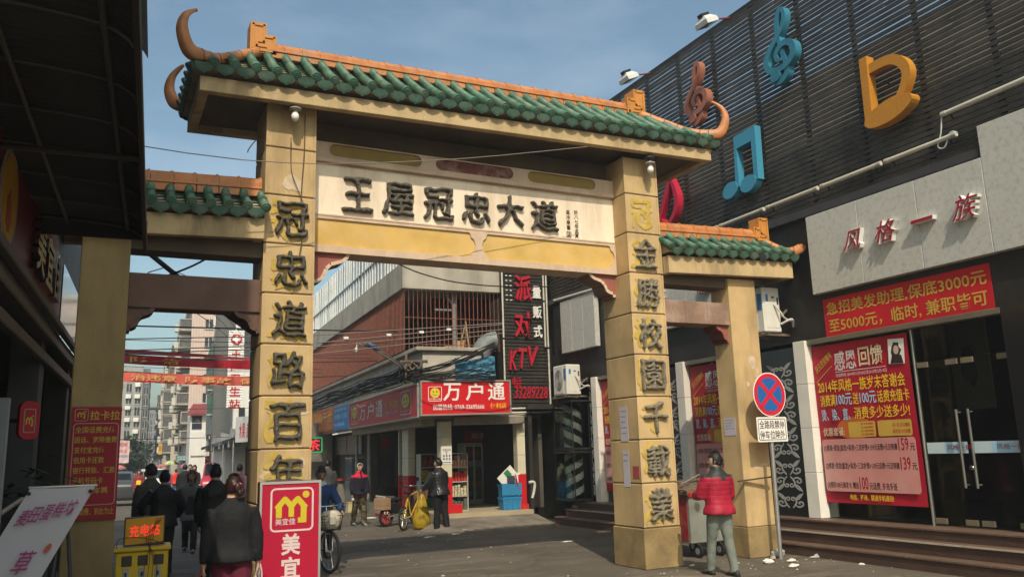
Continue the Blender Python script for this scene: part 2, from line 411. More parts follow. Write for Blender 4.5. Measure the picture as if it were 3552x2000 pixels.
granite_d = mat('brown_granite_riser', (.075,.045,.034), .5, .25, 40, .05, stain=(.13,.09,.07), stain_amt=.4, stain_scale=3)
concrete = mat('stained_concrete', (.40,.37,.315), .9, .14, 2, .25, 30, stain=(.17,.145,.11), stain_amt=.7, stain_scale=1.2, streak=True)
conc_l = mat('pale_concrete', (.50,.47,.41), .9, .12, 2, .2, 30, stain=(.28,.25,.20), stain_amt=.6, stain_scale=1.5)
conc_d = mat('dark_concrete', (.20,.185,.16), .9, .2, 2, .25, 30, stain=(.10,.085,.07), stain_amt=.7, stain_scale=1.5)
interior = mat('dim_interior_wall', (.05,.05,.05), .8, .2, 2)
glass = glass_mat('window_glass', refl=.22)
glass_d = glass_mat('tinted_glass', (.45,.5,.48), .08, .8)
cable_m = mat('black_cable', (.012,.012,.013), .6, 0)
cable_l = mat('grey_cable', (.20,.18,.16), .7, 0)
rubber = mat('black_rubber', (.015,.015,.015), .8, .1)
chrome = mat('chrome', (.7,.7,.7), .2, 0, metal=1.0)
skin = mat('skin', (.50,.30,.205), .55, .08, 12, spec=.35)
skin_d = mat('tanned_skin', (.33,.19,.125), .55, .08, 12, spec=.35)
hair_m = mat('black_hair', (.012,.010,.009), .5, .2, 20, spec=.4)
hair_r = mat('dark_reddish_hair', (.030,.011,.010), .45, .3, 20, spec=.4)
lip_m = mat('lip', (.32,.10,.08), .5, 0)
eye_m = mat('dark_eye', (.015,.012,.01), .3, 0)
paper = mat('white_paper', (.74,.72,.68), .8, .05, 6)
cardboard = mat('cardboard', (.34,.215,.12), .85, .1, 6)

def asphalt():
    m = bpy.data.materials.new('worn_asphalt'); m.use_nodes = True; t = m.node_tree; L = t.links.new; b = t.nodes['Principled BSDF']
    co = _n(t,'ShaderNodeTexCoord')
    def nz(s, d=6, r=.6, vec=None):
        n = _n(t,'ShaderNodeTexNoise'); n.inputs['Scale'].default_value = s; n.inputs['Detail'].default_value = d; n.inputs['Roughness'].default_value = r
        L(vec or co.outputs['Object'], n.inputs['Vector']); return n.outputs['Fac']
    def ramp(src, a, b_, c0, c1):
        r = _n(t,'ShaderNodeValToRGB'); r.color_ramp.elements[0].position = a; r.color_ramp.elements[1].position = b_
        r.color_ramp.elements[0].color = (*c0,1); r.color_ramp.elements[1].color = (*c1,1); L(src, r.inputs[0]); return r.outputs[0]
    base = ramp(nz(.55), .32, .70, (.092,.078,.060), (.170,.145,.113))
    fine = ramp(nz(70, 3), .3, .75, (.45,.45,.45), (1.4,1.4,1.4))
    mu = _n(t,'ShaderNodeMixRGB', blend_type='MULTIPLY'); mu.inputs[0].default_value = 1; L(base, mu.inputs[1]); L(fine, mu.inputs[2])
    mp = _n(t,'ShaderNodeMapping'); mp.inputs['Scale'].default_value = (.35, 1.6, 1); mp.inputs['Rotation'].default_value = (0,0,.25); L(co.outputs['Object'], mp.inputs[0])
    dust = ramp(nz(1.9, 9, .7, mp.outputs[0]), .52, .78, (0,0,0), (.75,.75,.75))
    m1 = _n(t,'ShaderNodeMixRGB'); L(dust, m1.inputs[0]); L(mu.outputs[0], m1.inputs[1]); m1.inputs[2].default_value = (.29,.25,.20,1)
    wet = ramp(nz(.9, 7, .6), .60, .72, (0,0,0), (.5,.5,.5))
    m2 = _n(t,'ShaderNodeMixRGB'); L(wet, m2.inputs[0]); L(m1.outputs[0], m2.inputs[1]); m2.inputs[2].default_value = (.06,.052,.043,1)
    vo = _n(t,'ShaderNodeTexVoronoi', feature='DISTANCE_TO_EDGE'); vo.inputs['Scale'].default_value = .42
    wv = _n(t,'ShaderNodeVectorMath', operation='ADD'); L(co.outputs['Object'], wv.inputs[0])
    nn = _n(t,'ShaderNodeTexNoise'); nn.inputs['Scale'].default_value = 1.5; L(co.outputs['Object'], nn.inputs['Vector']); L(nn.outputs['Color'], wv.inputs[1]); L(wv.outputs[0], vo.inputs['Vector'])
    crk = ramp(vo.outputs['Distance'], .0, .012, (.55,.55,.55), (0,0,0))
    m3 = _n(t,'ShaderNodeMixRGB'); L(crk, m3.inputs[0]); L(m2.outputs[0], m3.inputs[1]); m3.inputs[2].default_value = (.05,.043,.035,1)
    L(m3.outputs[0], b.inputs['Base Color']); b.inputs['Roughness'].default_value = .85; b.inputs['Specular IOR Level'].default_value = .3
    bu = _n(t,'ShaderNodeBump'); bu.inputs['Strength'].default_value = .5; bu.inputs['Distance'].default_value = .015
    L(nz(45, 5), bu.inputs['Height']); L(bu.outputs[0], b.inputs['Normal'])
    return m
asphalt_m = asphalt()

# ------------------------------------------------------------------ ground
g = MB()
ys = [-60,-30,-12,0,10,20,26,32,40,50,60,70,80,120,200,400]; xs = [-200,-60,-20,-8,-2,4,10,20,60,200]
def ground_z(y): return gz(y+10)
for i in range(len(ys)-1):
    for j in range(len(xs)-1):
        a,b,c,d = xs[j],xs[j+1],ys[i],ys[i+1]
        g.add([(a,c,ground_z(c)),(b,c,ground_z(c)),(b,d,ground_z(d)),(a,d,ground_z(d))], [(0,1,2,3)])
bmg = bmesh.new(); me_ = bpy.data.meshes.new('ground'); me_.from_pydata([tuple(p) for p in g.v], [], g.f); bmg.from_mesh(me_)
bmesh.ops.remove_doubles(bmg, verts=bmg.verts, dist=1e-4); bmg.to_mesh(me_); bmg.free(); me_.materials.append(asphalt_m)
ground = bpy.data.objects.new('ground', me_); COL.objects.link(ground); ground['kind'] = 'structure'; PM[ground] = Matrix()
rgp = random.Random(31)
for cx, cy, w, h, m in ((3.1,-1.6,2.6,1.1,mat('dark_tar_patch', (.075,.066,.054), .85, .25, 6, .4, 60)),(2.4,5.6,3.2,1.3,mat('dark_tar_patch', (.075,.066,.054))),(4.9,-.9,1.5,.6,mat('dusty_patch', (.20,.17,.13), .9, .25, 5, .4, 60)),(.9,9.5,1.6,1.6,mat('dusty_patch', (.20,.17,.13)))):
    b = MB(); b.prism([(cx+w*.5*cos(a)*rgp.uniform(.75,1.15), cy+h*.5*sin(a)*rgp.uniform(.75,1.15)) for a in [2*pi*k/22 for k in range(22)]], (Vector((0,0,-.006)), EX, EY), .010); o = b.build('road_patch', m); o['kind'] = 'structure'
# ------------------------------------------------------------------ the archway
gate = thing('archway', 'tall ochre memorial archway with green tiled roofs spanning the street', 'archway', (2.9, .38, 0))
PY0, PY1 = 0.0, .76
JZ = [5.47-.614*i for i in range(9)]
def big_pillar(x0, x1):
    b = MB(); zs = [0]+JZ[::-1]+[6.06]
    for i in range(len(zs)-1):
        b.m = 2 if i == 0 else 0
        e = .02 if i == 0 else 0
        b.bbox(x0-e, PY0-e, zs[i]+(.006 if i else 0), x1+e, PY1+e, zs[i+1]-.006, .012)
    b.m = 1; b.box(x0+.014, PY0+.014, .05, x1-.014, PY1-.014, 6.05)
    for xx in (x0, x1):   # raised corner beads
        b.m = 0
        for k in range(1, len(zs)-1): b.box(xx-.006 if xx == x0 else xx-.022, PY0-.008, zs[k]+.012, xx+.022 if xx == x0 else xx+.006, PY0+.01, zs[k+1]-.012)
    return b.build('pillar', [plaster_y, joint_m, plinth], gate)
pL = big_pillar(0, .604); pR = big_pillar(5.301, 5.905)
rng = random.Random(3)
def rough_up(b, amt, freq):
    for i, p in enumerate(b.v):
        n = noise.noise_vector(p*freq); b.v[i] = p + Vector(n)*amt
def relief_char(ch, pil, cx, cz, w, h, m, y=0.0, d=.062, trace=True, rot=0.0, bold=.020):
    fr = (Vector((cx, y-.0085, cz)), Vector((cos(rot),0,sin(rot))), Vector((-sin(rot),0,cos(rot))))
    V, F = brush_char(ch, fr, w*1.0, h*1.0, d, .33, 90, .026, cx*3.1+cz*1.7); b = MB(); b.add(V, F, smooth=True)
    o = b.build('relief_character', m, pil)
    if trace:
        t = MB(); V, F = brush_char(ch, (fr[0]+Vector((rng.uniform(-.085,-.03), -.001, rng.uniform(-.04,.04))), fr[1], fr[2]), w*1.0, h*1.0, .002, .40, 60, .07, cx+cz, .004); t.add(V, F)
        t.build('paint_trace', ghost, pil)
    return o
for i, ch in enumerate('冠忠道路百年'):
    relief_char(ch, pL, .325, JZ[1]-.614*(i+.5)+(.03 if i == 5 else 0), .40, .43 if ch != '年' else .42, relief, rot=rng.uniform(-.04,.04))
b = MB(); V, F = brush_char('冠', F_Y(5.585, -.0085, JZ[0]-.307), .38, .44, .003, .30, 70, .03, 2.2, .004); b.add(V, F); b.build('paint_trace', ghost, pR)
for i, ch in enumerate('金勝校園千載業'):
    relief_char(ch, pR, 5.60, JZ[1]-.614*(i+.5), .40, .44, relief_pale, rot=rng.uniform(-.05,.05))

def small_pillar(x0, x1, mm):
    b = MB(); b.m = 0; b.bbox(x0, 0, .45, x1, .44, 4.27, .012); b.m = 1; b.bbox(x0-.004, -.004, 0, x1+.004, .444, .447, .01)
    return b.build('pillar', mm, gate)
small_pillar(-1.945, -1.45, [plaster_shade, plinth]); psR = small_pillar(7.18, 7.735, [plaster_y, plinth])
# patches of bare render where notices were torn off
b = MB()
for (cx, cz, w, h) in ((7.55, 2.95, .16, .22), (7.62, 2.78, .09, .2), (7.47, 1.33, .2, .05), (7.6, 1.36, .22, .04), (7.42, 2.6, .07, .1)):
    b = MB(); pts = [(w*.5*cos(a)*rng.uniform(.6,1.15), h*.5*sin(a)*rng.uniform(.6,1.15)) for a in [2*pi*k/13 for k in range(13)]]
    b.prism(pts, F_Y(cx, .001, cz), .003)
    b.build('bare_patch', mat('bare_render', (.60,.47,.33), .9, .15, 12), psR)
for (cx, cz, w, h) in ((.16, 1.50, .3, .13), (.5, 1.62, .1, .12), (.47, 2.2, .22, .06), (.33, 5.02, .28, .24)):
    b = MB(); pts = [(w*.5*cos(a)*rng.uniform(.6,1.15), h*.5*sin(a)*rng.uniform(.6,1.15)) for a in [2*pi*k/15 for k in range(15)]]
    b.prism(pts, F_Y(cx, -.002, cz), .003)
    b.build('bare_patch', mat('bare_render', (.60,.47,.33)), pL)

# --- main lintel
BX0, BX1, BY = .604, 5.301, .36
def ogee_panel(x0, x1, z0, z1):
    """outline with bracket-shaped ends"""
    zc = (z0+z1)/2; h = (z1-z0)/2
    e = [(0,0),(.06,.30),(.12,.46),(.22,.56),(.30,.62),(.36,.86),(.42,1.0)]     # (inward*h, height*h)
    out = []
    s = .75
    right = [(x1-p[0]*h*s*1.6, zc+p[1]*h) for p in e]; left = [(x0+p[0]*h*s*1.6, zc+p[1]*h) for p in e]
    out = [(p[0], 2*zc-p[1]) for p in right[::-1]][:-1] + right + left[::-1] + [(p[0], 2*zc-p[1]) for p in left[1:]]
    return out
b = MB(); b.box(BX0, BY, 4.265, BX1, .72, 5.745); lint = b.build('lintel', beam_m, gate)
fr = F_Y(0, BY, 0)
b = MB(); b.quad(fr, BX0, 4.76, BX1, 5.49, .012); npan = b.build('name_panel', cream, gate)
b = MB(); b.quad(fr, BX0, 4.27, BX1, 4.75, .004); b.build('yellow_panel', gold_m, gate)
b = MB()
b.prism([(BX0,4.265),(BX1,4.265),(BX1,4.755),(BX0,4.755)], fr, .028, [ogee_panel(BX0+.02, 2.95, 4.355, 4.71), ogee_panel(3.05, BX1-.02, 4.355, 4.71)])
b.build('panel_border', beam_m, gate)
b = MB(); b.bbox(BX0, BY-.035, 4.745, BX1, BY+.01, 4.775, .006); b.bbox(BX0, BY-.075, 5.47, BX1, BY+.01, 5.53, .008); b.bbox(BX0, BY-.03, 5.455, BX1, BY+.01, 5.468, .003)
b.build('moulding', beam_m, gate)
def stadium(x0, x1, z0, z1, n=10):
    r = (z1-z0)/2; zc = (z0+z1)/2
    return [(x1-r+r*cos(a), zc+r*sin(a)) for a in [-pi/2+pi*k/n for k in range(n+1)]] + [(x0+r+r*cos(a), zc+r*sin(a)) for a in [pi/2+pi*k/n for k in range(n+1)]]
C3 = [(.86,2.15,dull_gold),(2.36,3.57,red_band),(3.81,4.98,dull_gold)]
b = MB(); b.prism([(BX0,5.53),(BX1,5.53),(BX1,5.75),(BX0,5.75)], fr, .05, [stadium(x0,x1,5.565,5.735) for x0,x1,_ in C3]); b.build('frieze', beam_m, gate)
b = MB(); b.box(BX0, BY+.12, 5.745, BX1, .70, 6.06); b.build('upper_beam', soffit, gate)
for x0, x1, m in C3:
    b = MB(); b.prism(stadium(x0-.01,x1+.01,5.555,5.745), fr, .02); b.build('cartouche', m, gate)
for i, ch in enumerate('王屋冠忠大道'):
    cx = [1.255, 1.82, 2.40, 2.97, 3.51, 4.075][i]
    relief_char(ch, npan, cx, 5.075 + [0,.0,-.01,0,.01,0][i], .43 if i else .40, .455, relief, y=BY-.012, d=.066, trace=False, rot=rng.uniform(-.03,.03), bold=.024)
b = MB(); b.text('於八七年孟夏', F_Y(4.63, BY-.012, 0), -.035, 4.79, .072, .43, .002, .012, vert=True)
b.build('inscription', ink, npan); b = MB(); b.text('吳冷泉書', F_Y(4.49, BY-.012, 0), -.035, 4.90, .07, .31, .002, .012, vert=True); b.build('inscription', ink, npan)
b = MB(); b.rrect(F_Y(4.49, BY-.014, 4.83), -.04, -.045, .04, .045, .008, .003, .008); b.text('冷泉', F_Y(4.49, BY-.014, 4.83), -.028, -.03, .056, .06, .002, .01, vert=True); b.build('seal', ink, npan)

def corbel(x_p, x_i, z_t, z_b, y0, y1, m_face, m_edge, side):
    """bracket under a beam: grows from the pillar at x_p towards x_i"""
    L = abs(x_i-x_p); H = z_t-z_b; s = 1 if x_i > x_p else -1
    prof = [(1,1),(.93,.86),(.84,.76),(.70,.70),(.56,.64),(.47,.52),(.42,.36),(.36,.22),(.24,.14),(.14,.12),(.13,0)]
    curve = [(x_p+s*L*a, z_b+H*c) for a,c in prof]
    poly = [(x_p, z_t)] + curve + [(x_p, z_b)]
    if s > 0: poly = poly[::-1]
    fr = (Vector((0,y1,0)), EX, EZ)
    b = MB(); b.m = 0; b.prism(poly, fr, y1-y0-.02); b.m = 1
    for i in range(len(curve)-1):
        (xa,za),(xb,zb) = curve[i],curve[i+1]
        dx, dz = xb-xa, zb-za; l = math.hypot(dx,dz); nx, nz_ = (dz/l, -dx/l)
        if (nx*(x_p-xa)+nz_*(z_t-za)) > 0: nx, nz_ = -nx, -nz_
        w = .045
        q = [(xa,za),(xb,zb),(xb-nx*w,zb-nz_*w),(xa-nx*w,za-nz_*w)]
        ar = sum(q[i][0]*q[(i+1)%4][1]-q[(i+1)%4][0]*q[i][1] for i in range(4))
        if ar < 0: q = q[::-1]
        b.prism(q, (Vector((0,y1,0)), EX, EZ), y1-y0+.004*(i%2))
    return b.build('corbel', [m_face, m_edge], gate)
corbel(.604, 1.17, 4.263, 3.80, BY+.01, .70, maroon_m, beam_m, 1)
corbel(5.301, 4.82, 4.263, 3.92, BY+.01, .70, maroon_m, beam_m, -1)
# --- side beams
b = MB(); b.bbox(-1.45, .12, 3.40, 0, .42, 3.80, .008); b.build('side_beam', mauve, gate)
corbel(-1.45, -1.16, 3.398, 3.13, .13, .40, mauve, mauve, 1); corbel(0, -.30, 3.398, 3.15, .13, .40, mauve, mauve, -1)
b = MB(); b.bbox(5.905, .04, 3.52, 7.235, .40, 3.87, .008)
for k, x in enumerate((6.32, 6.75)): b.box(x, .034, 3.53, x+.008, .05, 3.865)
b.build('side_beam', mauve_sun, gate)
corbel(7.18, 6.93, 3.518, 3.25, .08, .40, maroon_m, maroon_m, -1)
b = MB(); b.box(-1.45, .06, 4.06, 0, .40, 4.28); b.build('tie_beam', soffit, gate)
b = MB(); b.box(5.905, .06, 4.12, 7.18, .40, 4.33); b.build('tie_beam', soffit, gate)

# --- roofs
def tiled_slope(tg, tp, E0, es, up, tmaxs, pitch, r, drip_n, drip_w, sag=.018, back=False):
    """one slope: cover-tile rolls in MB tg, pan tiles and drip tiles in MB tp"""
    n_ = es.cross(up).normalized()
    if n_.z < 0: n_ = -n_
    Ls = up.length
    def P(s, t, h=0): return E0+es*s+up*t + n_*(h - sag*sin(pi*min(1,max(0,t))))
    rj = random.Random(len(tmaxs)*7+int(E0.y*10))
    for k, (s, tm) in enumerate(tmaxs):
        s_keep = s; s = s + rj.uniform(-.009,.009); lift_ = rj.uniform(-.006,.008)
        if tm > .04:
            n = max(1, int(Ls*tm/.21)); pts = []; rs = []
            for i in range(n):
                a, c = tm*i/n, tm*(i+1)/n
                jx, jz = rj.uniform(-.004,.004), rj.uniform(-.003,.004)
                pts += [P(s+jx,a+.0005,r*.85+lift_+jz), P(s+jx,c-.003,r*.85+lift_+jz)]; rs += [r*1.0, r*.91]
            tg.tube(pts, rs, 10)
            e = P(s, 0, r*.85+lift_); d = -up.normalized()
            tg.tube([e-d*.004, e+d*.012], [r*1.06, r*1.02], 12); tg.tube([e+d*.011, e+d*.018], [r*.66, r*.6], 10)
        s = s_keep
        # pan tiles to the right of this roll
        if k < len(tmaxs)-1:
            s2, t2 = tmaxs[k+1]; tmm = max(tm, t2)
            if min(tm, t2) > .02 or tmm > .1:
                tmm = (tm+t2)/2; n = max(1, int(Ls*tmm/.10))
                for i in range(n):
                    a, c = tmm*i/n, tmm*(i+1)/n
                    V = []
                    for q in range(5):
                        f = q/4; ss = s+(s2-s)*f; dip = -.03*(1-(2*f-1)**2)
                        V += [P(ss,a,dip+.024), P(ss,c,dip-.012), P(ss,a,dip-.016)]
                    F = []
                    for q in range(4): F += [(q*3, q*3+3, q*3+4, q*3+1), (q*3+2, q*3+5, q*3+3, q*3)]
                    tp.add(V, F)
            # drip tile
            m = E0+es*((s+s2)/2); w = drip_w/2
            pts = [(-w,.045),(-w,-.005),(-w*.88,-.035),(-w*.62,-.058),(-w*.3,-.068),(0,-.088),(w*.3,-.068),(w*.62,-.058),(w*.88,-.035),(w,-.005),(w,.045)]
            dn = Vector((drip_n.x*.25, drip_n.y*.25, 1)).normalized()
            ax = es.normalized();
            if ax.cross(dn).dot(drip_n) < 0: ax = -ax
            tp.prism(pts, (m+drip_n*.0-Vector((0,0,.012)), ax, dn), .014)
            tp.prism([(p[0]*.75, p[1]*.72-.004) for p in pts], (m+drip_n*.0-Vector((0,0,.012)), ax, dn), .020)
def sweep(b, pts, ws, hs, side, m=None):
    pts = [Vector(p) for p in pts]; rings = []
    for i, p in enumerate(pts):
        d = (pts[min(i+1,len(pts)-1)]-pts[max(i-1,0)]).normalized(); up = side.cross(d).normalized()
        if i == 0 and up.z < 0: side = -side; up = -up
        w, h = ws[i]/2, hs[i]/2
        rings.append([p+side*a*w+up*c*h for a,c in ((-1,-.8),(-.6,-1),(.6,-1),(1,-.8),(1,.55),(.6,1),(-.6,1),(-1,.55))])
    b.loft(rings, True)
def roof(x0, x1, yf, yb, ze, zr, hl, hr, pitch, r, faces, fascia, zf0, zf1, yr=None):
    yr = (yf+yb)/2 if yr is None else yr
    root = MB()   # the core under the tiles
    a = .03
    V = [(x0,yf,ze-.03),(x1,yf,ze-.03),(x1,yb,ze-.03),(x0,yb,ze-.03),(x0+hl,yr,zr-.06),(x1-hr,yr,zr-.06)]
    root.add(V, [(0,1,5,4),(1,2,5),(2,3,4,5),(3,0,4),(0,3,2,1)]); core = root.build('roof', mat('roof_mortar', (.40,.32,.21), .9, .2, 3, .2, 30, stain=(.14,.11,.07), stain_amt=.7, stain_scale=5), gate)
    tg, tp = MB(), MB()
    def tm(x): return max(0, min(1, (x-x0)/hl if hl > .01 else 1, (x1-x)/hr if hr > .01 else 1))
    n = int(round((x1-x0)/pitch)); xs = [x0+ (x1-x0)*(k+.0)/n for k in range(n+1)]
    if 'f' in faces: tiled_slope(tg, tp, Vector((0,yf,ze)), EX, Vector((0,yr-yf,zr-ze)), [(x, tm(x)*.97) for x in xs], pitch, r, Vector((0,-1,0)), pitch*.86)
    if 'b' in faces: tiled_slope(tg, tp, Vector((0,yb,ze)), EX, Vector((0,yr-yb,zr-ze)), [(x, tm(x)*.97) for x in xs], pitch, r, Vector((0,1,0)), pitch*.86)
    for side, xe, h in (('l', x0, hl), ('r', x1, hr)):
        if side in faces:
            sg = 1 if side == 'l' else -1; m = int(round((yb-yf)/pitch)); ysd = [yf+(yb-yf)*k/m for k in range(m+1)]
            tiled_slope(tg, tp, Vector((xe,0,ze)), EY, Vector((sg*h,0,zr-ze)), [(y, .97*min(1,(y-yf)/(yr-yf),(yb-y)/(yb-yr))) for y in ysd], pitch, r, Vector((-sg,0,0)), pitch*.86)
    tg.build('cover_tiles', tile_g, core); tp.build('pan_tiles', pan_g, core)
    fx0, fx1, fy0, fy1 = fascia; t = .11
    f = MB(); f.bbox(fx0,fy0,zf0,fx1,fy0+t,zf1,.006); f.bbox(fx0,fy1-t,zf0,fx1,fy1,zf1,.006); f.bbox(fx0,fy0+t,zf0,fx0+t,fy1-t,zf1,.006); f.bbox(fx1-t,fy0+t,zf0,fx1,fy1-t,zf1,.006)
    f.build('fascia', fascia_m, core)
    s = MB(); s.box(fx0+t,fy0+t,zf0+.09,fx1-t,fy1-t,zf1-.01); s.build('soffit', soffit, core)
    return core, yr
def ridge(core, x0, x1, y, z0, z1, wide, seg=.235):
    b = MB(); b.m = 0; zl = z0+(z1-z0)*.42
    n = int((x1-x0)/seg)
    for k in range(n):
        a = x0+(x1-x0)*k/n; c = x0+(x1-x0)*(k+1)/n
        e = .004*(k % 2)
        b.bbox(a+.004, y-wide/2, z0, c-.004, y+wide/2, zl-.012, .006)
        h = z1-zl; w = wide*.44
        prof = [(-w,0),(-w,h*.45),(-w*.75,h*.82),(-w*.35,h),(w*.35,h),(w*.75,h*.82),(w,h*.45),(w,0)]
        for (xa,xb,sc) in ((a+.003,c-.03,.96+e),(c-.032,c-.003,1.04)):
            b.loft([[(xx, y+p[0]*sc, zl+.012+p[1]*sc) for p in prof] for xx in (xa,xb)], True, smooth=False)
    b.m = 1; b.box(x0, y-wide*.40, z0+.01, x1, y+wide*.40, zl+.02); b.m = 0
    b.bbox(x0, y-wide*.56, zl-.014, x1, y+wide*.56, zl+.013, .005)
    return b.build('ridge', [terra, terra_joint], core)
def ridge_block(core, xo, s, y, z0, w, h1, h2, step, th):
    """stepped end block with a key fret on its faces; xo is the outer face, s points inwards"""
    P = lambda pts: (pts if s > 0 else [(-p[0],p[1]) for p in pts][::-1])
    fr = (Vector((xo, y+th/2, z0)), EX, EZ)
    b = MB(); b.prism(P([(0,0),(w,0),(w,h2),(step,h2),(step,h1),(0,h1)]), fr, th)
    for yy, flip in ((y-th/2, 1),):
        f2 = (Vector((xo, yy, z0)), EX, EZ); e = .022
        for (ax,az,bx,bz) in ((e,e,w-e,e+.025),(e,e,e+.025,h1-e),(e,h1-e-.025,step-e,h1-e),(w-e-.025,e,w-e,h2-e),(step-e-.0,h2-e-.025,w-e,h2-e),(step-e-.025,h2*.55,step-e,h1-e),(.07,h2*.55,step-e,h2*.55+.025),(.07,.08,.095,h2*.55),(.07,.08,w*.62,.105)):
            b.prism(P([(ax,az),(bx,az),(bx,bz),(ax,bz)]), f2, .014)
    return b.build('ridge_ornament', mat('yellow_orange_tile', (.58,.25,.055), .5, .2, 6, .1, stain=(.25,.12,.05), stain_amt=.5, stain_scale=6), core)
def horn(core, p0, p1, tip_h, curl, w0=.14, h0=.125):
    """hip ridge from p0 (ridge end) down to corner p1, then curling up into a horn"""
    p0 = Vector(p0); p1 = Vector(p1); d = p1-p0; dh = Vector((d.x,d.y,0)).normalized(); side = Vector((-dh.y,dh.x,0))
    ctrl = [p0, p0+d*.30+EZ*-.03, p0+d*.62+EZ*-.05, p0+d*.86+EZ*.01, p1+EZ*.10+dh*.02, p1+EZ*(.10+tip_h*.38)+dh*(.10*curl), p1+EZ*(.10+tip_h*.75)+dh*(.07*curl), p1+EZ*(.10+tip_h)+dh*(-.04*curl)]
    pts = spline(ctrl, 6); n = len(pts)
    ws = lerp_list([w0,w0,w0,w0*.95,w0*.85,w0*.75,w0*.6,w0*.35], n); hs = lerp_list([h0,h0,h0*1.05,h0*1.3,h0*1.35,h0*1.0,h0*.58,h0*.22], n)
    b = MB(); b.m = 0; sweep(b, pts, ws, hs, side)
    b.ell(tuple(pts[-1]-dh*.005), (.024,.024,.024), 8, 6)
    b.m = 1
    for k in range(3, int(n*.5), 3):   # mortar rings between the ridge tiles
        dd = (pts[k+1]-pts[k]).normalized(); sweep(b, [pts[k], pts[k]+dd*.012], [ws[k]*1.05]*2, [hs[k]*1.05]*2, side)
    return b.build('ridge_horn', [terra, terra_joint], core)
def tilt(core, x0, k):   # the old roofs are not quite level
    for o in [core]+[c for c in COL.objects if c.parent == core]:
        M = PM[o]
        for v in o.data.vertices: v.co.z += k*((M @ v.co).x-x0)
core, yr = roof(-.92, 6.93, -.37, 1.25, 6.225, 6.84, .94, 1.10, .2375, .060, 'fblr', (-.83, 6.80, -.28, 1.16), 5.945, 6.13)
ridge(core, .02, 5.66, yr, 6.79, 7.02, .26)
ridge_block(core, -.19, 1, yr, 6.83, .335, .42, .265, .205, .26); ridge_block(core, 6.02, -1, yr, 6.83, .345, .42, .26, .215, .26)
for (x0_, x1_) in ((-.10, -.96), (5.92, 6.90)):
    for yc in (-.38, 1.26):
        horn(core, (x0_, yr+(-.1 if yc < 0 else .1), 6.84), (x1_, yc, 6.28), .53, 1.3 if x1_ < 0 else 1.2)
tilt(core, -.83, .0185)
# side roofs
coreL, yl = roof(-2.75, -.03, -.22, .66, 4.53, 4.86, .5, 0, .217, .057, 'fb', (-2.6, -.02, -.14, .58), 4.205, 4.46)
ridge(coreL, -2.3, -.02, yl, 4.80, 5.05, .24); tilt(coreL, -1.2, .035)
coreR, yrr = roof(5.935, 8.55, -.22, .66, 4.60, 4.92, 0, .42, .212, .055, 'fbr', (5.93, 8.46, -.14, .58), 4.25, 4.52)
ridge(coreR, 5.93, 8.0, yrr, 4.88, 5.12, .24)
ridge_block(coreR, 8.24, -1, yrr, 4.90, .32, .42, .25, .2, .24)
for yc in (-.23, .67): horn(coreR, (8.10, yrr, 4.98), (8.56, yc, 4.64), .05, .3, .12, .12)

tilt(coreR, 5.93, .03)
# --- lamps under the eaves, loose wires
def bulb(x, y, label):
    t = thing('lamp', label, 'lamp', (x, y, 5.805), group='bare bulbs under the archway eaves')
    b = MB(); b.tube([(x,y,6.035),(x,y,5.935)], .012, 6); b.lathe([(.02,6.025),(.07,6.020),(.08,6.000),(.05,5.990)], 14, Matrix.Translation((x,y,0))); b.build('ceiling_rose', darkgrey, t)
    b = MB(); b.lathe([(.03,5.955),(.035,5.935),(.075,5.927),(.078,5.910),(.045,5.905),(.03,5.890)], 14, Matrix.Translation((x,y,0))); b.build('socket', mat('tin_lamp_socket', (.35,.32,.28), .5, .1), t)
    b = MB(); b.lathe([(.022,5.895),(.03,5.875),(.047,5.840),(.05,5.815),(.042,5.785),(.02,5.765)], 14, Matrix.Translation((x,y,0))); b.build('bulb', mat('white_bulb_glass', (.85,.83,.78), .25, 0, spec=.6), t)
bulb(.30, -.20, 'bare white bulb hanging in front of the left main pillar'); bulb(5.66, -.20, 'bare white bulb hanging in front of the right main pillar')
def cable(name, label, pts, r, m=None, n=5, sp=5, group=None):
    b = MB(); b.tube(spline(pts, sp), r, n); o = b.build(name, m or cable_m); return tag(o, label, 'cable', group)
cable('hanging_wire', 'thin twisted wire hanging down the face of the left main pillar', [(.46,-.03,5.94),(.455,-.03,5.4),(.43,-.03,4.9),(.45,-.04,4.4),(.42,-.03,4.1)], .006, mat('old_brown_wire', (.10,.07,.05), .7, 0))
cable('hanging_wire', 'loose wire dropping from the left bulb beside the twisted wire', [(.285,-.05,5.6),(.30,-.03,5.2),(.38,-.035,4.95),(.47,-.03,4.75)], .005, MATS['old_brown_wire'])
cable('overhead_cable', 'thin cable slanting across the cartouche band of the archway', [(-3.2,-.9,5.05),(-.4,-.75,4.98),(1.9,-.62,5.32),(4.3,-.58,5.86)], .006, mat('pale_wire', (.22,.18,.14), .7, 0))
cable('twigs', 'dry twigs sticking out where the left main pillar meets the eaves', [(-.02,.2,5.65),(-.12,.1,5.55),(-.2,.05,5.42),(-.22,.02,5.36)], .007, mat('dry_twig', (.12,.09,.06), .8, 0))['category'] = 'twigs'
cable('steel_tube', 'dark steel tube slanting behind the left side bay of the archway', [(-1.18,1.9,4.45),(-.35,1.9,3.80),(0.2,1.9,3.42)], .035, darkgrey, 8)['category'] = 'tube'
cable('overhead_cable', 'black cable sagging through the upper opening of the left bay', [(-1.9,1.2,3.98),(-1.2,1.2,3.95),(-.75,1.2,4.12),(-.4,1.2,4.35)], .014)
# ------------------------------------------------------------------ karaoke and hair salon building on the right
ktv = thing('commercial_building', 'dark slatted building with a marble shop fascia along the right side', 'building', (9.5, 0, 0))
XF = 8.64
def posbox(b, *a): b.box(*a)
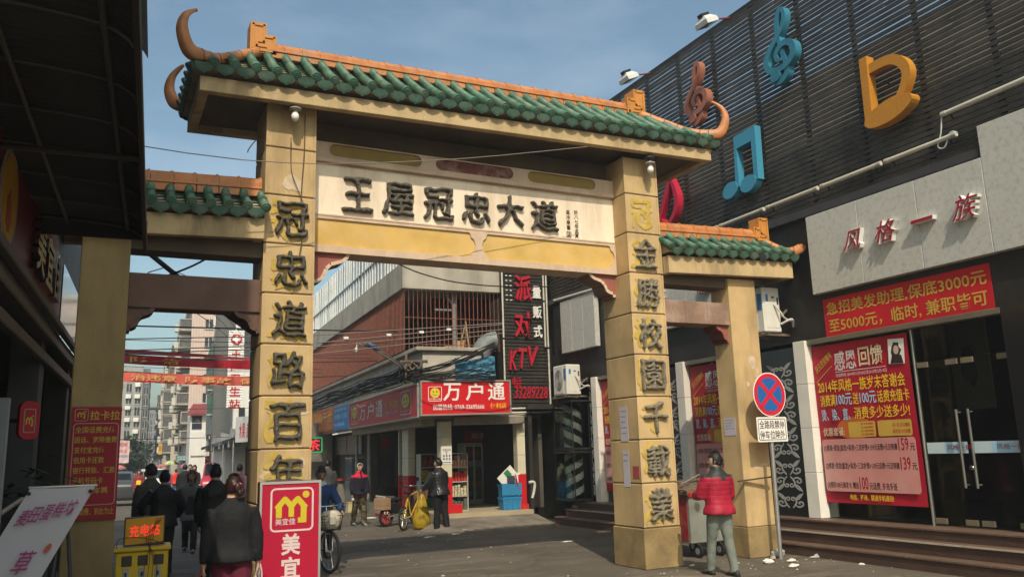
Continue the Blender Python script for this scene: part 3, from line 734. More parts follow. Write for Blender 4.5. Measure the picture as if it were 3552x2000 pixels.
# the screen of slats
b = MB(); rs = random.Random(5)
z = 5.46; k = 0
while z < 9.58:
    y = -9.5
    while y < 8.34:
        y2 = min(8.34, y+rs.choice((2.2,2.8,3.4)));
        dz = rs.uniform(-.004,.004); dx = rs.uniform(-.004,.004)
        b.box(XF+dx, y+.006, z+dz, XF+.022+dx, y2-.006, z+.061+dz); y = y2
    z += .0855; k += 1
b.build('slat_screen', slat_m, ktv)
b = MB()
for i in range(17):
    y = -9.2+i*1.08; b.box(XF+.03, y-.03, 5.0, XF+.09, y+.03, 9.62)
b.box(XF-.005, -9.5, 9.60, XF+.10, 8.34, 9.66)
b.build('screen_frame', blackm, ktv)
b = MB(); b.box(XF+.95, -9.5, 4.2, 14, 8.3, 8.15); b.build('wall', mat('beige_upper_wall', (.46,.41,.33), .85, .12, 1.5), ktv)
# marble fascia
def marble_face(y0, y1, y2=None):
    b = MB(); x = 8.50
    for (a, c) in ((y0, y0+ (y1-y0)/3), (y0+(y1-y0)/3, y0+2*(y1-y0)/3), (y0+2*(y1-y0)/3, y1)):
        b.bbox(x, a+.003, 3.99, x+.13, c-.003, 5.27, .006)
    if y2 is not None: b.bbox(x, y2, 3.99, x+.13, y0-.003, 5.70, .006)
    return b.build('marble_fascia', marble, ktv)
mf = marble_face(-3.52, -.47, -7.5)
mf2 = marble_face(6.05, 7.62); mf3 = marble_face(1.55, 5.0)
redw = mat('red_letter_face', (.33,.012,.035), .4, .05, 5)
def fascia_text(chars, par, x=8.497):
    for ch, cy, cz, w, h in chars:
        b = MB(); b.m = 0; b.text(ch, F_X(x, cy, cz), -w/2, -h/2, w, h, .085, .014, .32, 0); b.m = 1; b.text(ch, F_X(x, cy, cz), -w/2+.006, -h/2+.005, w-.012, h-.01, .004, .002, .32, 0, lift=.0885)
        b.build('sign_character', [white_p, redw], par)
fascia_text([('风',-1.42,4.655,.36,.31),('格',-2.01,4.65,.38,.33),('一',-2.62,4.655,.36,.055),('族',-3.27,4.66,.40,.34)], mf)
fascia_text([('族',2.06,4.66,.40,.34),('风',4.2,4.65,.36,.31),('格',3.5,4.65,.36,.31)], mf3)
# dark band over the shopfronts, gap between fascia and screen
b = MB(); b.box(8.62, -9.5, 3.30, 8.95, 8.3, 4.02); b.box(8.66, -9.5, 4.0, 8.95, 8.3, 5.46); b.build('header_band', mat('black_cladding', (.022,.021,.021), .45, .2, 2, stain=(.09,.07,.05), stain_amt=.4), ktv)
b = MB(); b.bbox(8.53, -3.48, 5.30, 8.64, 8.3, 5.42, .006); b.build('ledge', darkgrey, ktv)
# white columns, black scroll panels
def column(y0, y1):
    b = MB()
    for i in range(4): b.bbox(8.55, y0, .50+i*.70+.002, 8.92, y1, .50+(i+1)*.70-.002, .006)
    return b.build('column', colm, ktv)
column(-.14, .115); column(3.02, 3.26); column(6.22, 6.44)
scroll_m = mat('silver_grey_scrollwork', (.34,.34,.33), .6, .05, 6)
def scroll_panel(y0, y1, rows, z0=.62, step=.265, x=8.6):
    b = MB(); b.box(x, y0, .5, 8.92, y1, 3.3); p = b.build('scroll_panel', mat('gloss_black_panel', (.012,.012,.013), .18, 0, spec=.6), ktv)
    b = MB(); cy = (y0+y1)/2; W2 = min(.30, abs(y1-y0)/2-.03)
    fr = F_X(x-.001, cy, z0)
    for r in range(rows):
        flip = 1 if r % 2 == 0 else -1; cz = r*step+step/2
        for sx in (-1, 1):
            T = lambda pts: [(sx*W2*p[0], cz+flip*step*.5*p[1]) for p in pts]
            def rib(pts, w): ribbon(b, T(spline2(pts, 4)) , w, fr, (.004,.0055))
            rib([(.12,-.9),(.30,-.55),(.42,-.15),(.33,.25),(.12,.35),(.06,.12),(.18,.0),(.26,.08)], [.012,.03,.034,.03,.024,.02,.02,.022])
            rib([(.30,-.55),(.58,-.75),(.86,-.55),(.88,-.25),(.70,-.12),(.58,-.28),(.68,-.38)], [.014,.028,.03,.028,.022,.02,.02])
            leaf = [(.42,.0),(.62,.12),(.80,.42),(.98,.92),(.70,.78),(.52,.55),(.40,.28)]
            if sx*flip < 0: leaf = leaf[::-1]
            b.prism(T(leaf), fr, .006)
    b.build('scrollwork', scroll_m, p)
scroll_panel(.115, .93, 9); scroll_panel(3.26, 3.9, 9); scroll_panel(-5.2, -3.42, 10); scroll_panel(6.44, 6.62, 9)
# glazing, doors, salon interior
b = MB(); b.box(8.90, -8.5, .48, 13.2, 8.2, .5); b.build('floor', mat('dark_floor_tile', (.06,.055,.05), .25, .15, 2), ktv)
b = MB(); b.box(13.2, -8.5, .5, 13.3, 8.2, 4.2); b.box(8.95, -8.6, .5, 13.2, -8.5, 4.2); b.box(8.95, 8.2, .5, 13.2, 8.3, 4.2); b.build('interior_wall', interior, ktv)
b = MB(); b.box(8.95, -8.5, 4.0, 13.2, 8.2, 4.06); b.build('ceiling', mat('dim_ceiling', (.12,.12,.12), .8, .05), ktv)
def pane(y0, y1, z0=.50, z1=3.22, name='window_pane'):
    b = MB(); b.box(8.74, y0, z0, 8.752, y1, z1); return b.build(name, glass, ktv)
for y0, y1 in ((-1.98,-.14),(.93,3.02),(3.9,6.22)): pane(y0, y1)
def door(y0, y1, hy):
    d = pane(y0, y1, .52, 2.74, 'door')
    b = MB(); b.tube([(8.66,hy,1.02),(8.66,hy,2.05)], .018, 8); b.tube([(8.66,hy,1.06),(8.745,hy,1.06)], .012, 6); b.tube([(8.66,hy,2.01),(8.745,hy,2.01)], .012, 6); b.build('handle', mat('dull_door_steel', (.22,.215,.20), .45, .1, metal=.6), d)
    for (ya, yb_) in ((y0+.02, y0+.2),(y1-.2, y1-.02)):
        for z in (2.66, .53): b = MB(); b.bbox(8.73, ya, z, 8.762, yb_, z+.075, .003); b.build('patch_fitting', mat('brass_fitting', (.30,.26,.19), .4, .1, metal=.6), d)
    b = MB(); b.quad(F_X(8.738, 0, 0), -y1+.03, 1.47, -y0-.03, 1.62, .001); b.m = 1; b.quad(F_X(8.7365, 0, 0), -y1+.3, 1.49, -y1+.6, 1.60, .001); b.m = 2; b.text('风格一族', F_X(8.736, 0, 0), -(y0+y1)/2+.0, 1.515, .36, .07, .001)
    b.build('safety_strip', [mat('frosted_blue_strip', (.50,.62,.68), .4, .12, 2), lblue_s, redw], d)
    b = MB(); b.lathe([(.03,0),(.03,.03),(.022,.04)], 10, Matrix.Translation((8.738, (y1 if hy > (y0+y1)/2 else y0), 1.28)) @ Matrix.Rotation(-pi/2,4,'Y')); b.build('lock', chrome, d)
door(-2.66, -1.99, -2.58); door(-3.40, -2.67, -2.75)
for y0, y1 in ((-2.66,-1.99),(-3.40,-2.67)): pane(y0, y1, 2.76, 3.22)
b = MB(); b.bbox(8.60, -3.42, 3.22, 8.80, 8.2, 3.30, .006); b.build('transom', mat('bronze_transom', (.20,.18,.14), .45, .1, metal=.4), ktv)
b = MB(); b.bbox(8.72, -1.995, .5, 8.77, -1.965, 3.22, .004); b.build('mullion', alu, ktv)
b = MB(); b.bbox(8.72, 2.35, .5, 8.77, 2.39, 3.22, .004); b.build('mullion', alu, ktv)
# inside: lit ceiling spots, a wall mirror, a picture, a reception lamp
spotm = mat('ceiling_spot', (.9,.9,.85), .5, 0, emit=(.9,.95,1), estr=5)
for (x, y) in ((10.2,-2.9),(10.9,-3.2),(10.1,-3.6),(11.5,-2.4)):
    b = MB(); b.lathe([(.07,3.985),(.07,3.999)], 14, Matrix.Translation((x,y,0))); b.build('ceiling_spot', spotm, ktv)
b = MB(); b.bbox(10.55, -1.9, 2.1, 10.58, -1.25, 3.5, .005); b.m = 1; b.prism(blob(0, .1, .3, .8, rs), F_X(10.545, -1.57, 2.7), .004)
b.build('wall_picture', [mat('cream_picture', (.40,.34,.22), .7, .1), mat('grey_plant_drawing', (.13,.12,.09), .8, .2)], ktv)
b = MB(); b.box(10.9, -3.5, .5, 11.4, -1.6, 1.55); b.build('counter', mat('dark_counter', (.07,.06,.055), .3, .1), ktv)
b = MB(); b.bbox(10.95, -2.9, 1.75, 11.05, -2.8, 2.05, .01); b.build('wall_lamp', mat('warm_lamp', (1,.6,.2), .5, 0, emit=(1,.6,.2), estr=3), ktv)
# granite steps
b = MB()
for (xn, za, zb) in ((7.95,0,.175),(8.16,.175,.345),(8.36,.345,.50)):
    b.m = 1; b.box(xn+.02, -8, za, 8.95, 7.32-(xn-7.95)*.6, zb-.035)
    b.m = 0
    for i in range(13):
        ya = -8+i*1.18; yb_ = min(ya+1.18, 7.34-(xn-7.95)*.6)
        b.bbox(xn, ya+.002, zb-.033, (xn+.24) if zb < .5 else 8.93, yb_-.002, zb, .006)
b.build('steps', [granite, granite_d], ktv)
b = MB(); b.bbox(8.152, -8, .322, 8.162, 7.0, .346, .002); b.build('nosing_strip', mat('worn_light_nosing', (.42,.37,.30), .6, .15, 8), ktv)

b = MB(); b.box(8.75, 8.32, 0, 14, 24, 8.1); b.build('rear_wing', mat('dark_gap_wall', (.05,.046,.042), .8, .2, 2), ktv)  # block added to close a bright gap by the passage, darkness in its colour
# --- music notes on the screen
def note_thing(name, label, cat, prims, m, loc):
    t = thing(name, label, cat, loc, group='music notes mounted on the slatted screen'); b = MB(); prims(b); b.build('cutout', m, t)
    c = MB()
    for dy, dz in ((.0,.2),(.0,-.2)): c.tube([(XF+.02,loc[1]+dy,loc[2]+dz),(XF-.075,loc[1]+dy,loc[2]+dz)], .012, 6)
    c.build('standoff', blackm, t); return t
teal = mat('teal_blue_fascia', (.035,.20,.30), .5, .12, 30, .15, 60, stain=(.02,.10,.15), stain_amt=.4)
teal2 = mat('bright_blue_fascia', (.05,.27,.42), .5, .08, 30, .1, 60)
copper = mat('copper_pink_fascia', (.36,.135,.085), .5, .15, 30, .2, 60, stain=(.22,.08,.05), stain_amt=.4)
orng = mat('golden_orange_fascia', (.50,.22,.025), .5, .12, 30, .3, 60)
crim = mat('crimson_fascia', (.45,.012,.045), .5, .12, 30, .2, 60)
CLEF = [(-.16,-.50),(-.22,-.60),(-.08,-.66),(.06,-.60),(.10,-.46),(.05,-.25),(-.01,.02),(-.05,.26),(-.03,.46),(.05,.62),(.13,.58),(.14,.44),(.05,.26),(-.12,.10),(-.28,-.06),(-.35,-.22),(-.28,-.38),(-.10,-.44),(.12,-.42),(.27,-.30),(.27,-.13),(.15,-.03),(.0,-.05),(-.10,-.15),(-.08,-.27),(.02,-.29)]
def clef(cy, cz, hgt, m, label):
    def f(b):
        k = hgt/1.34; fr = F_X(XF-.07, cy, cz)
        ribbon(b, [(p[0]*k*1.02, p[1]*k) for p in spline2(CLEF, 6)], [.07,.12,.11,.10,.09,.085,.08,.08,.085,.09,.08,.075,.085,.10,.115,.12,.115,.11,.11,.12,.12,.11,.10,.09,.075,.05], fr, (.13,.155))
        b.prism(ellipse(-.15*k, -.545*k, .115*k, .10*k), fr, .165)
    note_thing('treble_clef', label, 'music note', f, m, (XF-.07, cy, cz))
clef(-.36, 8.38, 1.31, teal, 'teal blue treble clef high on the black slatted wall'); clef(1.88, 8.44, 1.22, copper, 'copper pink treble clef beside the archway roof horn')
def pair(b):
    fr = F_X(XF-.07, 0, 0)
    b.prism([(-1.00,6.22),(-.90,6.22),(-.90,6.93),(-.52,6.945),(-.52,6.22),(-.42,6.22),(-.40,7.2),(-.95,7.17)], fr, .14)
    for cy, cz in ((1.14,6.215),(.67,6.20)): b.prism(ellipse(-cy, cz, .20, .145, .25), fr, .155)
note_thing('beamed_note', 'bright blue pair of beamed notes low on the slatted wall', 'music note', pair, teal2, (XF-.07, .9, 6.6))
def orange(b):
    fr = F_X(XF-.07, 0, 0)
    b.prism([(1.90,6.36),(2.03,6.40),(2.05,7.37),(1.915,7.37)], fr, .16)
    ribbon(b, spline2([(2.02,7.16),(2.25,7.17),(2.45,7.14),(2.60,7.02),(2.66,6.86),(2.60,6.68),(2.48,6.52),(2.36,6.42)], 6), [.15,.15,.15,.15,.14,.12,.10,.08], fr, (.13,.145))
    b.prism(ellipse(2.31, 6.385, .425, .165, .16), fr, .175)
note_thing('single_note', 'big golden orange note with a curved flag on the slatted wall', 'music note', orange, orng, (XF-.07, -2.2, 6.7))
def rednote(b):
    fr = F_X(XF-.07, 0, 0)
    ribbon(b, [(-3.42,6.10),(-3.25,6.38),(-3.06,6.70),(-2.88,7.02)], [.10,.11,.12,.07], fr, .13)
    ribbon(b, spline2([(-2.88,7.02),(-2.78,6.78),(-2.72,6.58),(-2.73,6.40),(-2.82,6.22),(-2.98,6.08)], 5), [.06,.10,.12,.12,.10,.08], fr, (.135,.15))
    b.prism(ellipse(-3.36, 6.12, .2, .13, .3), fr, .145)
note_thing('single_note', 'crimson pointed note peeking over the right side roof', 'music note', rednote, crim, (XF-.07, 3.05, 6.5))
# --- flood lights on arms
def flood(y, label, zt=9.62):
    t = thing('flood_light', label, 'flood light', (8.05, y, 9.38), group='flood lights on red arms along the screen top')
    b = MB(); b.tube([(XF+.02,y,zt),(8.12,y,9.45)], .018, 6); b.build('arm', mat('red_painted_tube', (.20,.03,.03), .6, .2), t)
    b = MB(); M = Matrix.Translation((8.05,y,9.42)) @ Matrix.Rotation(RAD(-25),4,'Y')
    b.m = 0; b.loft([[(x*.15*s, yy*.17*s, z) for x,yy in ((-1,-1),(1,-1),(1,1),(-1,1))] for s,z in ((1,-.09),(.95,0),(.5,.08))], True, M, False); b.m = 1; b.box(-.10,-.06,.08,.10,.06,.14, M); b.m = 2; b.box(-.135,-.155,-.094,.135,.155,-.088, M)
    b.build('lamp_head', [mat('white_lamp_shell', (.62,.62,.6), .4, .05), blackm, glass_mat('lamp_glass', (.9,.9,.9))], t)
flood(1.00, 'flood light nearer the camera at the screen top'); flood(3.55, 'flood light just above the archway ridge end')
# --- fluorescent battens
def batten(name, p0, p1, label, group):
    t = thing(name, label, 'tube light', p0, group=group); b = MB(); b.tube([p0,p1], .034, 10); b.build('tube', mat('greyed_plastic_tube', (.55,.53,.45), .4, .08), t)
    d = (Vector(p1)-Vector(p0)).normalized()
    for q in (Vector(p0)+d*.04, Vector(p1)-d*.04): c = MB(); c.tube([q-d*.035,q+d*.035], .040, 10); c.build('end_cap', mat('tube_end_cap', (.42,.40,.34), .5, .1), t)
    w = Vector((.13,0,-.04)) if abs(d.y) > .5 else Vector((0,.10,0))
    for q in (Vector(p0)+d*.12, Vector(p1)-d*.12): c = MB(); c.tube([q, q+w*.5+EZ*-.07, q+w], .012, 5); c.build('clip', blackm, t)
ys_ = [-3.27,-2.05,-.83,.39,1.61,2.83]
for i in range(5):
    batten('tube_light', (8.50, ys_[i]+.03, 5.70-.01*i), (8.50, ys_[i+1]-.03, 5.69-.01*i), ['grey tube light ending beside the raised part of the marble fascia', 'second grey tube light from the raised marble end', 'grey tube light above the gap between two marble signs', 'grey tube light over the air conditioner', 'grey tube light behind the right side roof'][i], 'tube lights under the slatted screen')
batten('tube_light', (8.50,-3.06,6.04), (8.50,-5.0,6.08), 'highest grey tube light above the raised marble fascia', 'tube lights under the slatted screen')
batten('tube_light', (8.50,5.9,5.30), (8.50,7.9,5.36), 'tube light seen through the arch above the blank marble', 'tube lights under the slatted screen')
cable('loop_cable', 'white cable loop dangling between two tube lights', [(8.5,-3.06,6.02),(8.5,-3.02,5.8),(8.5,-2.95,5.62),(8.5,-3.05,5.58),(8.5,-3.15,5.75),(8.5,-3.25,5.72)], .010, mat('white_cable', (.6,.6,.58), .6, 0))
# --- air conditioners
def aircon(x0, x1, y0, y1, z0, z1, label):
    t = thing('air_conditioner', label, 'air conditioner', ((x0+x1)/2, (y0+y1)/2, z0), group='white outdoor air conditioning units')
    wm = mat('white_enamel', (.70,.69,.64), .4, .06, 2, stain=(.45,.40,.32), stain_amt=.35, streak=True)
    b = MB(); b.bbox(x0,y0,z0,x1,y1,z1,.018); b.build('casing', wm, t)
    w, h = y1-y0, z1-z0
    b = MB(); fr = F_X(x0-.001, (y0+y1)/2, z0)
    b.m = 0; b.quad(fr, -w*.42, h*.06, w*.25, h*.94, .006); b.m = 1; b.prism(ellipse(-w*.085, h*.5, w*.30, h*.36, 0, 28), fr, .008)
    b.m = 0
    for k in range(9): b.prism(ellipse(-w*.085, h*.5, w*.31*(k+1)/9.5, h*.37*(k+1)/9.5, 0, 24), fr, .010, [ellipse(-w*.085, h*.5, w*.31*(k+.7)/9.5, h*.37*(k+.7)/9.5, 0, 24)])
    b.m = 2; b.quad(fr, w*.29, h*.5, w*.45, h*.86, .005)
    b.build('fan_grille', [wm, blackm, mat('blue_energy_label', (.05,.17,.42), .5, .1)], t)
    fr = F_Y(x0, y0-.001, z0); L = x1-x0; b = MB()
    b.m = 0; b.quad(fr, L*.12, h*.10, L*.88, h*.92, .004); b.m = 1; b.quad(fr, L*.5, h*.76, L*.66, h*.80, .007); b.quad(fr, L*.8, h*.62, L*.9, h*.78, .006); b.m = 2; b.quad(fr, L*.16, h*.68, L*.30, h*.84, .006); b.build('service_panel', [wm, darkgrey, MATS['blue_energy_label']], t)
    b = MB(); b.bar((x0-.05,y0+.1*w,z0-.03),(8.62,y0+.1*w,z0-.03),.04); b.bar((x0-.05,y1-.1*w,z0-.03),(8.62,y1-.1*w,z0-.03),.04)
    b.bar((x0,y0+.1*w,z0-.04),(8.62,y0+.1*w,z0+.4),.03); b.bar((x0-.04,y0-.12,z0-.055),(x0-.04,y1+.05,z0-.055),.03)
    b.build('bracket', mat('rusty_bracket', (.16,.12,.09), .8, .3, 9), t)
    b = MB(); b.tube(spline([(x0+L*.6,y0-.01,z0+h*.62),(x0+L*.75,y0-.08,z0+h*.45),(x0+L*.95,y0-.1,z0+h*.3),(8.6,y0-.05,z0+h*.25)]), .016, 6); b.tube(spline([(x0+L*.9,y0-.02,z0+h*.18),(8.5,y0-.15,z0+.2),(8.62,y0-.05,z0+.1)]), .022, 6); b.build('hose', mat('white_hose', (.5,.49,.45), .6, .1), t)
aircon(8.05, 8.42, .18, .78, 3.47, 4.22, 'white air conditioner hung between the right pillar and the marble fascia')
aircon(8.02, 8.40, 6.62, 7.25, 2.92, 3.62, 'white air conditioner beside the black karaoke sign, seen through the arch')
# --- barber pole cases
def barber(z0, z1, label, txt, slope):
    t = thing('barber_pole', label, 'barber pole', (8.35, 7.0, z0), group='stacked barber poles in glass cases')
    x0, x1, y0, y1 = 8.12, 8.58, 6.62, 7.46; cx, cy = 8.34, 7.0; r = .215
    b = MB()
    for z in (z0, z1-.05): b.bbox(x0-.03,y0-.03,z,x1,y1+.03,z+.05,.006)
    for (xx, yy) in ((x0,y0),(x0,y1),(x1-.02,y0)): b.box(xx-.01,yy-.01,z0+.05,xx+.01,yy+.01,z1-.05)
    b.build('case', blackm, t)
    b = MB(); b.box(x0-.004,y0+.012,z0+.05,x0+.004,y1-.012,z1-.05); b.box(x0+.012,y0-.004,z0+.05,x1-.03,y0+.004,z1-.05); b.build('pane', glass, t)
    H = z1-z0-.14; N = 40; b = MB()
    for i in range(N):
        for j in range(44):
            a0, a1 = 2*pi*i/N, 2*pi*(i+1)/N; f0, f1 = z0+.07+H*j/44, z0+.07+H*(j+1)/44
            ph = ((f0-z0)/.30 + slope*(i/N)*2) % 1.0
            b.m = 0 if ph < .5 else 1
            b.add([(cx+r*cos(a0),cy+r*sin(a0),f0),(cx+r*cos(a1),cy+r*sin(a1),f0),(cx+r*cos(a1),cy+r*sin(a1),f1),(cx+r*cos(a0),cy+r*sin(a0),f1)], [(0,1,2,3)], smooth=True)
    b.build('striped_drum', [white_p, blackm], t)
barber(1.66, 2.80, 'upper black and white striped barber pole in its glass case', '', 1); barber(.52, 1.64, 'lower black and white striped barber pole in its glass case', '', -1)
# --- karaoke blade sign
t = thing('karaoke_sign', 'tall black slatted blade sign with red characters and phone number', 'sign', (7.95, 8.45, 2.66))
KX0, KX1, KY = 7.33, 8.60, 8.42
b = MB(); z = 2.76
while z < 6.4:
    b.bbox(KX0, KY, z, KX1, KY+.03, z+.068, .004)
    if z > 5.2:
        pass
    z += .088
b.build('slats', slat_m, t)
b = MB(); b.box(KX0+.02, KY+.035, 2.7, KX1-.02, KY+.20, 6.42); b.build('backing', blackm, t)
b = MB()
for i in range(6):
    for j in range(2):
        b.prism(ellipse(7.43+j*.115, 5.42+i*.125, .035, .016), F_Y(0, KY-.004, 0), .004)
b.build('light_spots', mat('pale_light_spot', (.55,.55,.52), .5, .05), t)
redk = mat('ribbed_red_channel', (.42,.016,.035), .45, .25, 40)
for ch, cx, cz, w, h, sk in (('派',7.88,5.74,.48,.68,0),('对',7.84,4.80,.48,.66,0),('K',7.53,3.90,.22,.50,.2),('T',7.80,3.95,.25,.50,.2),('V',8.10,4.00,.31,.50,.2)):
    b = MB(); b.m = 0; b.text(ch, F_Y(cx, KY, cz), -w/2, -h/2, w, h, .07, .018, sk); b.build('red_character', redk, t)
for ch, cz in (('量',5.66),('贩',5.14),('式',4.64)):
    b = MB(); b.text(ch, F_Y(8.27, KY, cz), -.12, -.16, .24, .32, .05, .014); b.build('white_character', white_p, t)
b = MB(); b.text('电话', F_Y(7.62, KY, 3.37), -.11, -.13, .24, .24, .03, .012); b.build('red_lettering', redk, t)
b = MB(); b.text('33289228', F_Y(8.0, KY, 3.10), -.46, -.15, .96, .30, .03, .012, .2); b.build('phone_number', redk, t)
for (xa, za, xb, zb) in ((KX0-.05,2.7,KX0-.05,4.4),(KX0-.05,4.45,KX0-.05,6.3),(KX1-.06,2.75,KX1-.06,4.2),(KX1-.14,4.25,KX1-.14,5.4),(KX1-.14,5.45,KX1-.14,6.4),(KX1-.06,4.25,KX1-.06,6.4)):
    b = MB(); b.tube([(xa,KY-.06,za),(xb,KY-.06,zb)], .024, 8); b.build('edge_tube', mat('greyed_plastic_tube', (.55,.53,.45)), t)
for z in (2.60, 2.70):
    b = MB(); b.tube([(KX0,KY-.05,z),(KX1-.05,KY-.05,z+.02)], .026, 8); b.build('edge_tube', MATS['greyed_plastic_tube'], t)
# --- posters, banner
pinkp = mat('pink_poster_panel', (.62,.27,.25), .55, .12, 1.5, stain=(.70,.45,.40), stain_amt=.6, stain_scale=1.0)
orangep = mat('orange_poster_glow', (.55,.13,.03), .55, .2, 2)
redpost = mat('red_poster_sheet', (.40,.010,.030), .5, .10, 1.5)
blackink = mat('poster_black_ink', (.03,.02,.02), .6, 0)
def poster(yl, label, part=1.0):
    """salon offer poster hanging in the window, left edge at y=yl"""
    W_, H_ = 1.80, 2.44; x = 8.70; z0 = .745
    t = thing('poster', label, 'poster', (x, yl-W_/2, z0), group='red salon offer posters in the windows')
    fr0 = F_X(x, yl, z0)
    n = 14; b = MB()   # a sheet with slight waves
    def P(fx, fz): 
        wv = .010*sin(fx*7+fz*3)+.012*sin(fz*5+1)
        return Vector((x+wv-.012, yl-W_*fx, z0+H_*fz))
    for i in range(n):
        for j in range(n):
            b.add([P(i/n,j/n),P((i+1)/n,j/n),P((i+1)/n,(j+1)/n),P(i/n,(j+1)/n)], [(0,1,2,3)], smooth=True)
    b.build('sheet', redpost, t, smooth=True)
    fr = F_X(x-.034, yl, z0); q = lambda: MB()
    b = q(); b.rrect(fr, .05, .175, 1.75, .965, .05, .001); b.build('price_panel', pinkp, t)
    b = q(); b.prism(ellipse(.72, 1.12, .34, .17), fr, .0007); b.build('glow_patch', orangep, t)
    for xa, xb in ((.60,1.10),(1.14,1.72)):
        b = q(); b.rrect(fr, xa, .985, xb, 1.215, .03, .0013); b.build('yellow_box', yel_dim, t)
    L = lambda txt, xx, zc, w, h, m, nm='lettering', bo=.010, ve=False, sh=0: (lambda bb: (bb.text(txt, fr, xx, zc-h/2, w, h, .001, bo, sh, 0, ve, lift=.0018), bb.build(nm, m, t)))(q())
    b = q(); V_ = F_X(x-.034, yl, z0); a_ = RAD(35); o_ = V_[0]-EY*.10+EZ*2.0
    b.text('庆元旦迎新年', (o_, -EY*cos(a_)+EZ*sin(a_), EY*sin(a_)+EZ*cos(a_)), 0, 0, .42, .12, .001, .012, .2, lift=.0018); b.build('lettering', yel_dim, t)
    b = q(); ribbon(b, [(.06,1.86),(.40,2.10)], .012, fr, .002); b.build('underline', yel_dim, t)
    sil = mat('silver_print', (.62,.55,.55), .5, .1); crp = mat('cream_print', (.66,.55,.38), .5, .1)
    L('感恩', .46, 2.165, .42, .30, sil, bo=.016); L('回馈', .93, 2.185, .44, .30, crp, bo=.016)
    b = q(); b.quad(fr, .46, 1.99, 1.40, 2.0, .0015); b.build('underline', sil, t)
    L('活动时间: 2014年12月30日至2015年2月10日', .46, 1.94, .95, .055, sil, bo=0)
    L('2014年风格一族岁末答谢会', .08, 1.785, 1.62, .20, yel_s)
    L('消费满', .10, 1.565, .30, .18, yel_s); L('100元', .42, 1.565, .30, .18, lblue_s); L('送', .74, 1.565, .11, .18, yel_s); L('100元', .87, 1.565, .30, .18, lblue_s); L('话费充值卡', 1.19, 1.565, .55, .18, yel_s)
    L('烫、染、直、', .10, 1.34, .56, .18, lblue_s); L('消费多少送多少!', .74, 1.345, .98, .18, yel_s)
    L('优惠套餐:', .10, 1.08, .42, .13, crp)
    for k in range(4): L('扫一扫关注微信', .84, 1.18-.052*k, .22, .032, red_dim, bo=0)
    L('扫一扫 关注微信', 1.40, 1.14, .29, .06, red_dim, bo=0); L('即可送10元话费', 1.40, 1.05, .29, .06, red_dim, bo=0)
    for k, (s1, pr) in enumerate((('(1)剪发+烫发(直发)+染发+三次护理+159元话费=元旦特惠','159'),('(2)剪发+烫发(直发)+染发+三次护理+139元话费=元旦特惠','139'))):
        zc = (.825,.555)[k]; L(s1, .08, zc, 1.36, .11, blackink, bo=.008); L(pr, 1.46, zc+.04, .17, .18, redw, bo=.012); L('元', 1.65, zc, .08, .10, blackink)
    L('(3)预存100元美发卡, 赠送', .08, .265, .60, .11, blackink, bo=.008); L('100', .70, .305, .16, .19, redw); L('元话费, 多充多送', .88, .265, .48, .11, blackink, bo=.008)
    L('电信、移动、联通手机通用!', .50, .095, .78, .085, yel_s)
    b = q(); o_ = V_[0]-EY*1.46+EZ*2.02; a_ = RAD(-4); fp = (o_, -EY*cos(a_)+EZ*sin(a_), EY*sin(a_)+EZ*cos(a_))
    b.m = 0; b.quad(fp, 0, 0, .27, .36, .002); b.m = 1; b.prism(blob(.13,.20,.17,.26,random.Random(2)), fp, .003); b.prism([(.03,0.004),(.25,.004),(.22,.12),(.14,.15),(.06,.12)], fp, .0032); b.m = 2; b.prism(ellipse(.135,.20,.045,.065), fp, .004)
    b.build('portrait_photo', [wht_s, blackink, mat('print_skin', (.55,.40,.33), .6, .05)], t)
    return t
poster(-.15, 'red salon offer poster left of the glass doors, nearest the camera'); poster(2.98, 'red salon offer poster half hidden behind the man in the red jacket'); poster(6.20, 'red salon offer poster mostly hidden by the right main pillar')
t = thing('banner', 'red recruitment banner with two rows of yellow characters above the glass doors', 'banner', (8.60, -1.95, 3.29))
b = MB(); b.quad(F_X(8.612, 0, 0), .56, 3.30, 3.36, 3.895, .006); b.build('cloth', mat('red_banner_cloth', (.50,.012,.022), .6, .10, 2), t)
b = MB(); b.text('急招美发助理,保底3000元', F_X(8.605, 0, 0), .62, 3.62, 2.68, .215, .001, .012); b.build('lettering', yel_dim, t)
b = MB(); b.text('至5000元，临时, 兼职皆可', F_X(8.605, 0, 0), .64, 3.345, 2.64, .22, .001, .012); b.build('lettering', yel_dim, t)
# --- no stopping sign
t = thing('road_sign', 'round blue and red no stopping sign on a steel pole with a white plate', 'road sign', (7.52, -.30, 0))
b = MB(); b.tube([(7.49,-.30,0),(7.52,-.30,2.62)], .032, 12); b.build('pole', steel, t)
fr = F_Y(7.515, -.335, 2.41)
b = MB(); b.prism(ellipse(0,0,.325,.335,0,40), fr, .008); b.m = 1; b.prism(ellipse(0,0,.31,.32,0,40), fr, .010); b.m = 2; b.prism(ellipse(0,0,.245,.255,0,40), fr, .012); b.m = 1
for a in (45,-45):
    c_, s_ = cos(RAD(a)), sin(RAD(a)); w = .034; L = .262
    b.prism([(-L*c_+w*s_,-L*s_-w*c_),(L*c_+w*s_,L*s_-w*c_),(L*c_-w*s_,L*s_+w*c_),(-L*c_-w*s_,-L*s_+w*c_)], fr, .0135 if a > 0 else .0140)
b.build('disc', [white_p, mat('sign_red', (.58,.02,.045), .4, .04), mat('sign_blue', (.02,.12,.38), .4, .04)], t)
b = MB(); fr = F_Y(7.51, -.335, 1.885); b.rrect(fr, -.30, -.185, .30, .185, .02, .006); pl = b.build('plate', wht_s, t)
b = MB(); b.rrect(fr, -.275, -.16, .275, .16, .03, .008, .010); b.build('border', ink, pl)
b = MB(); b.text('全路段禁停', fr, -.25, .01, .50, .125, .001, .012, lift=.007); b.build('lettering', ink, pl)
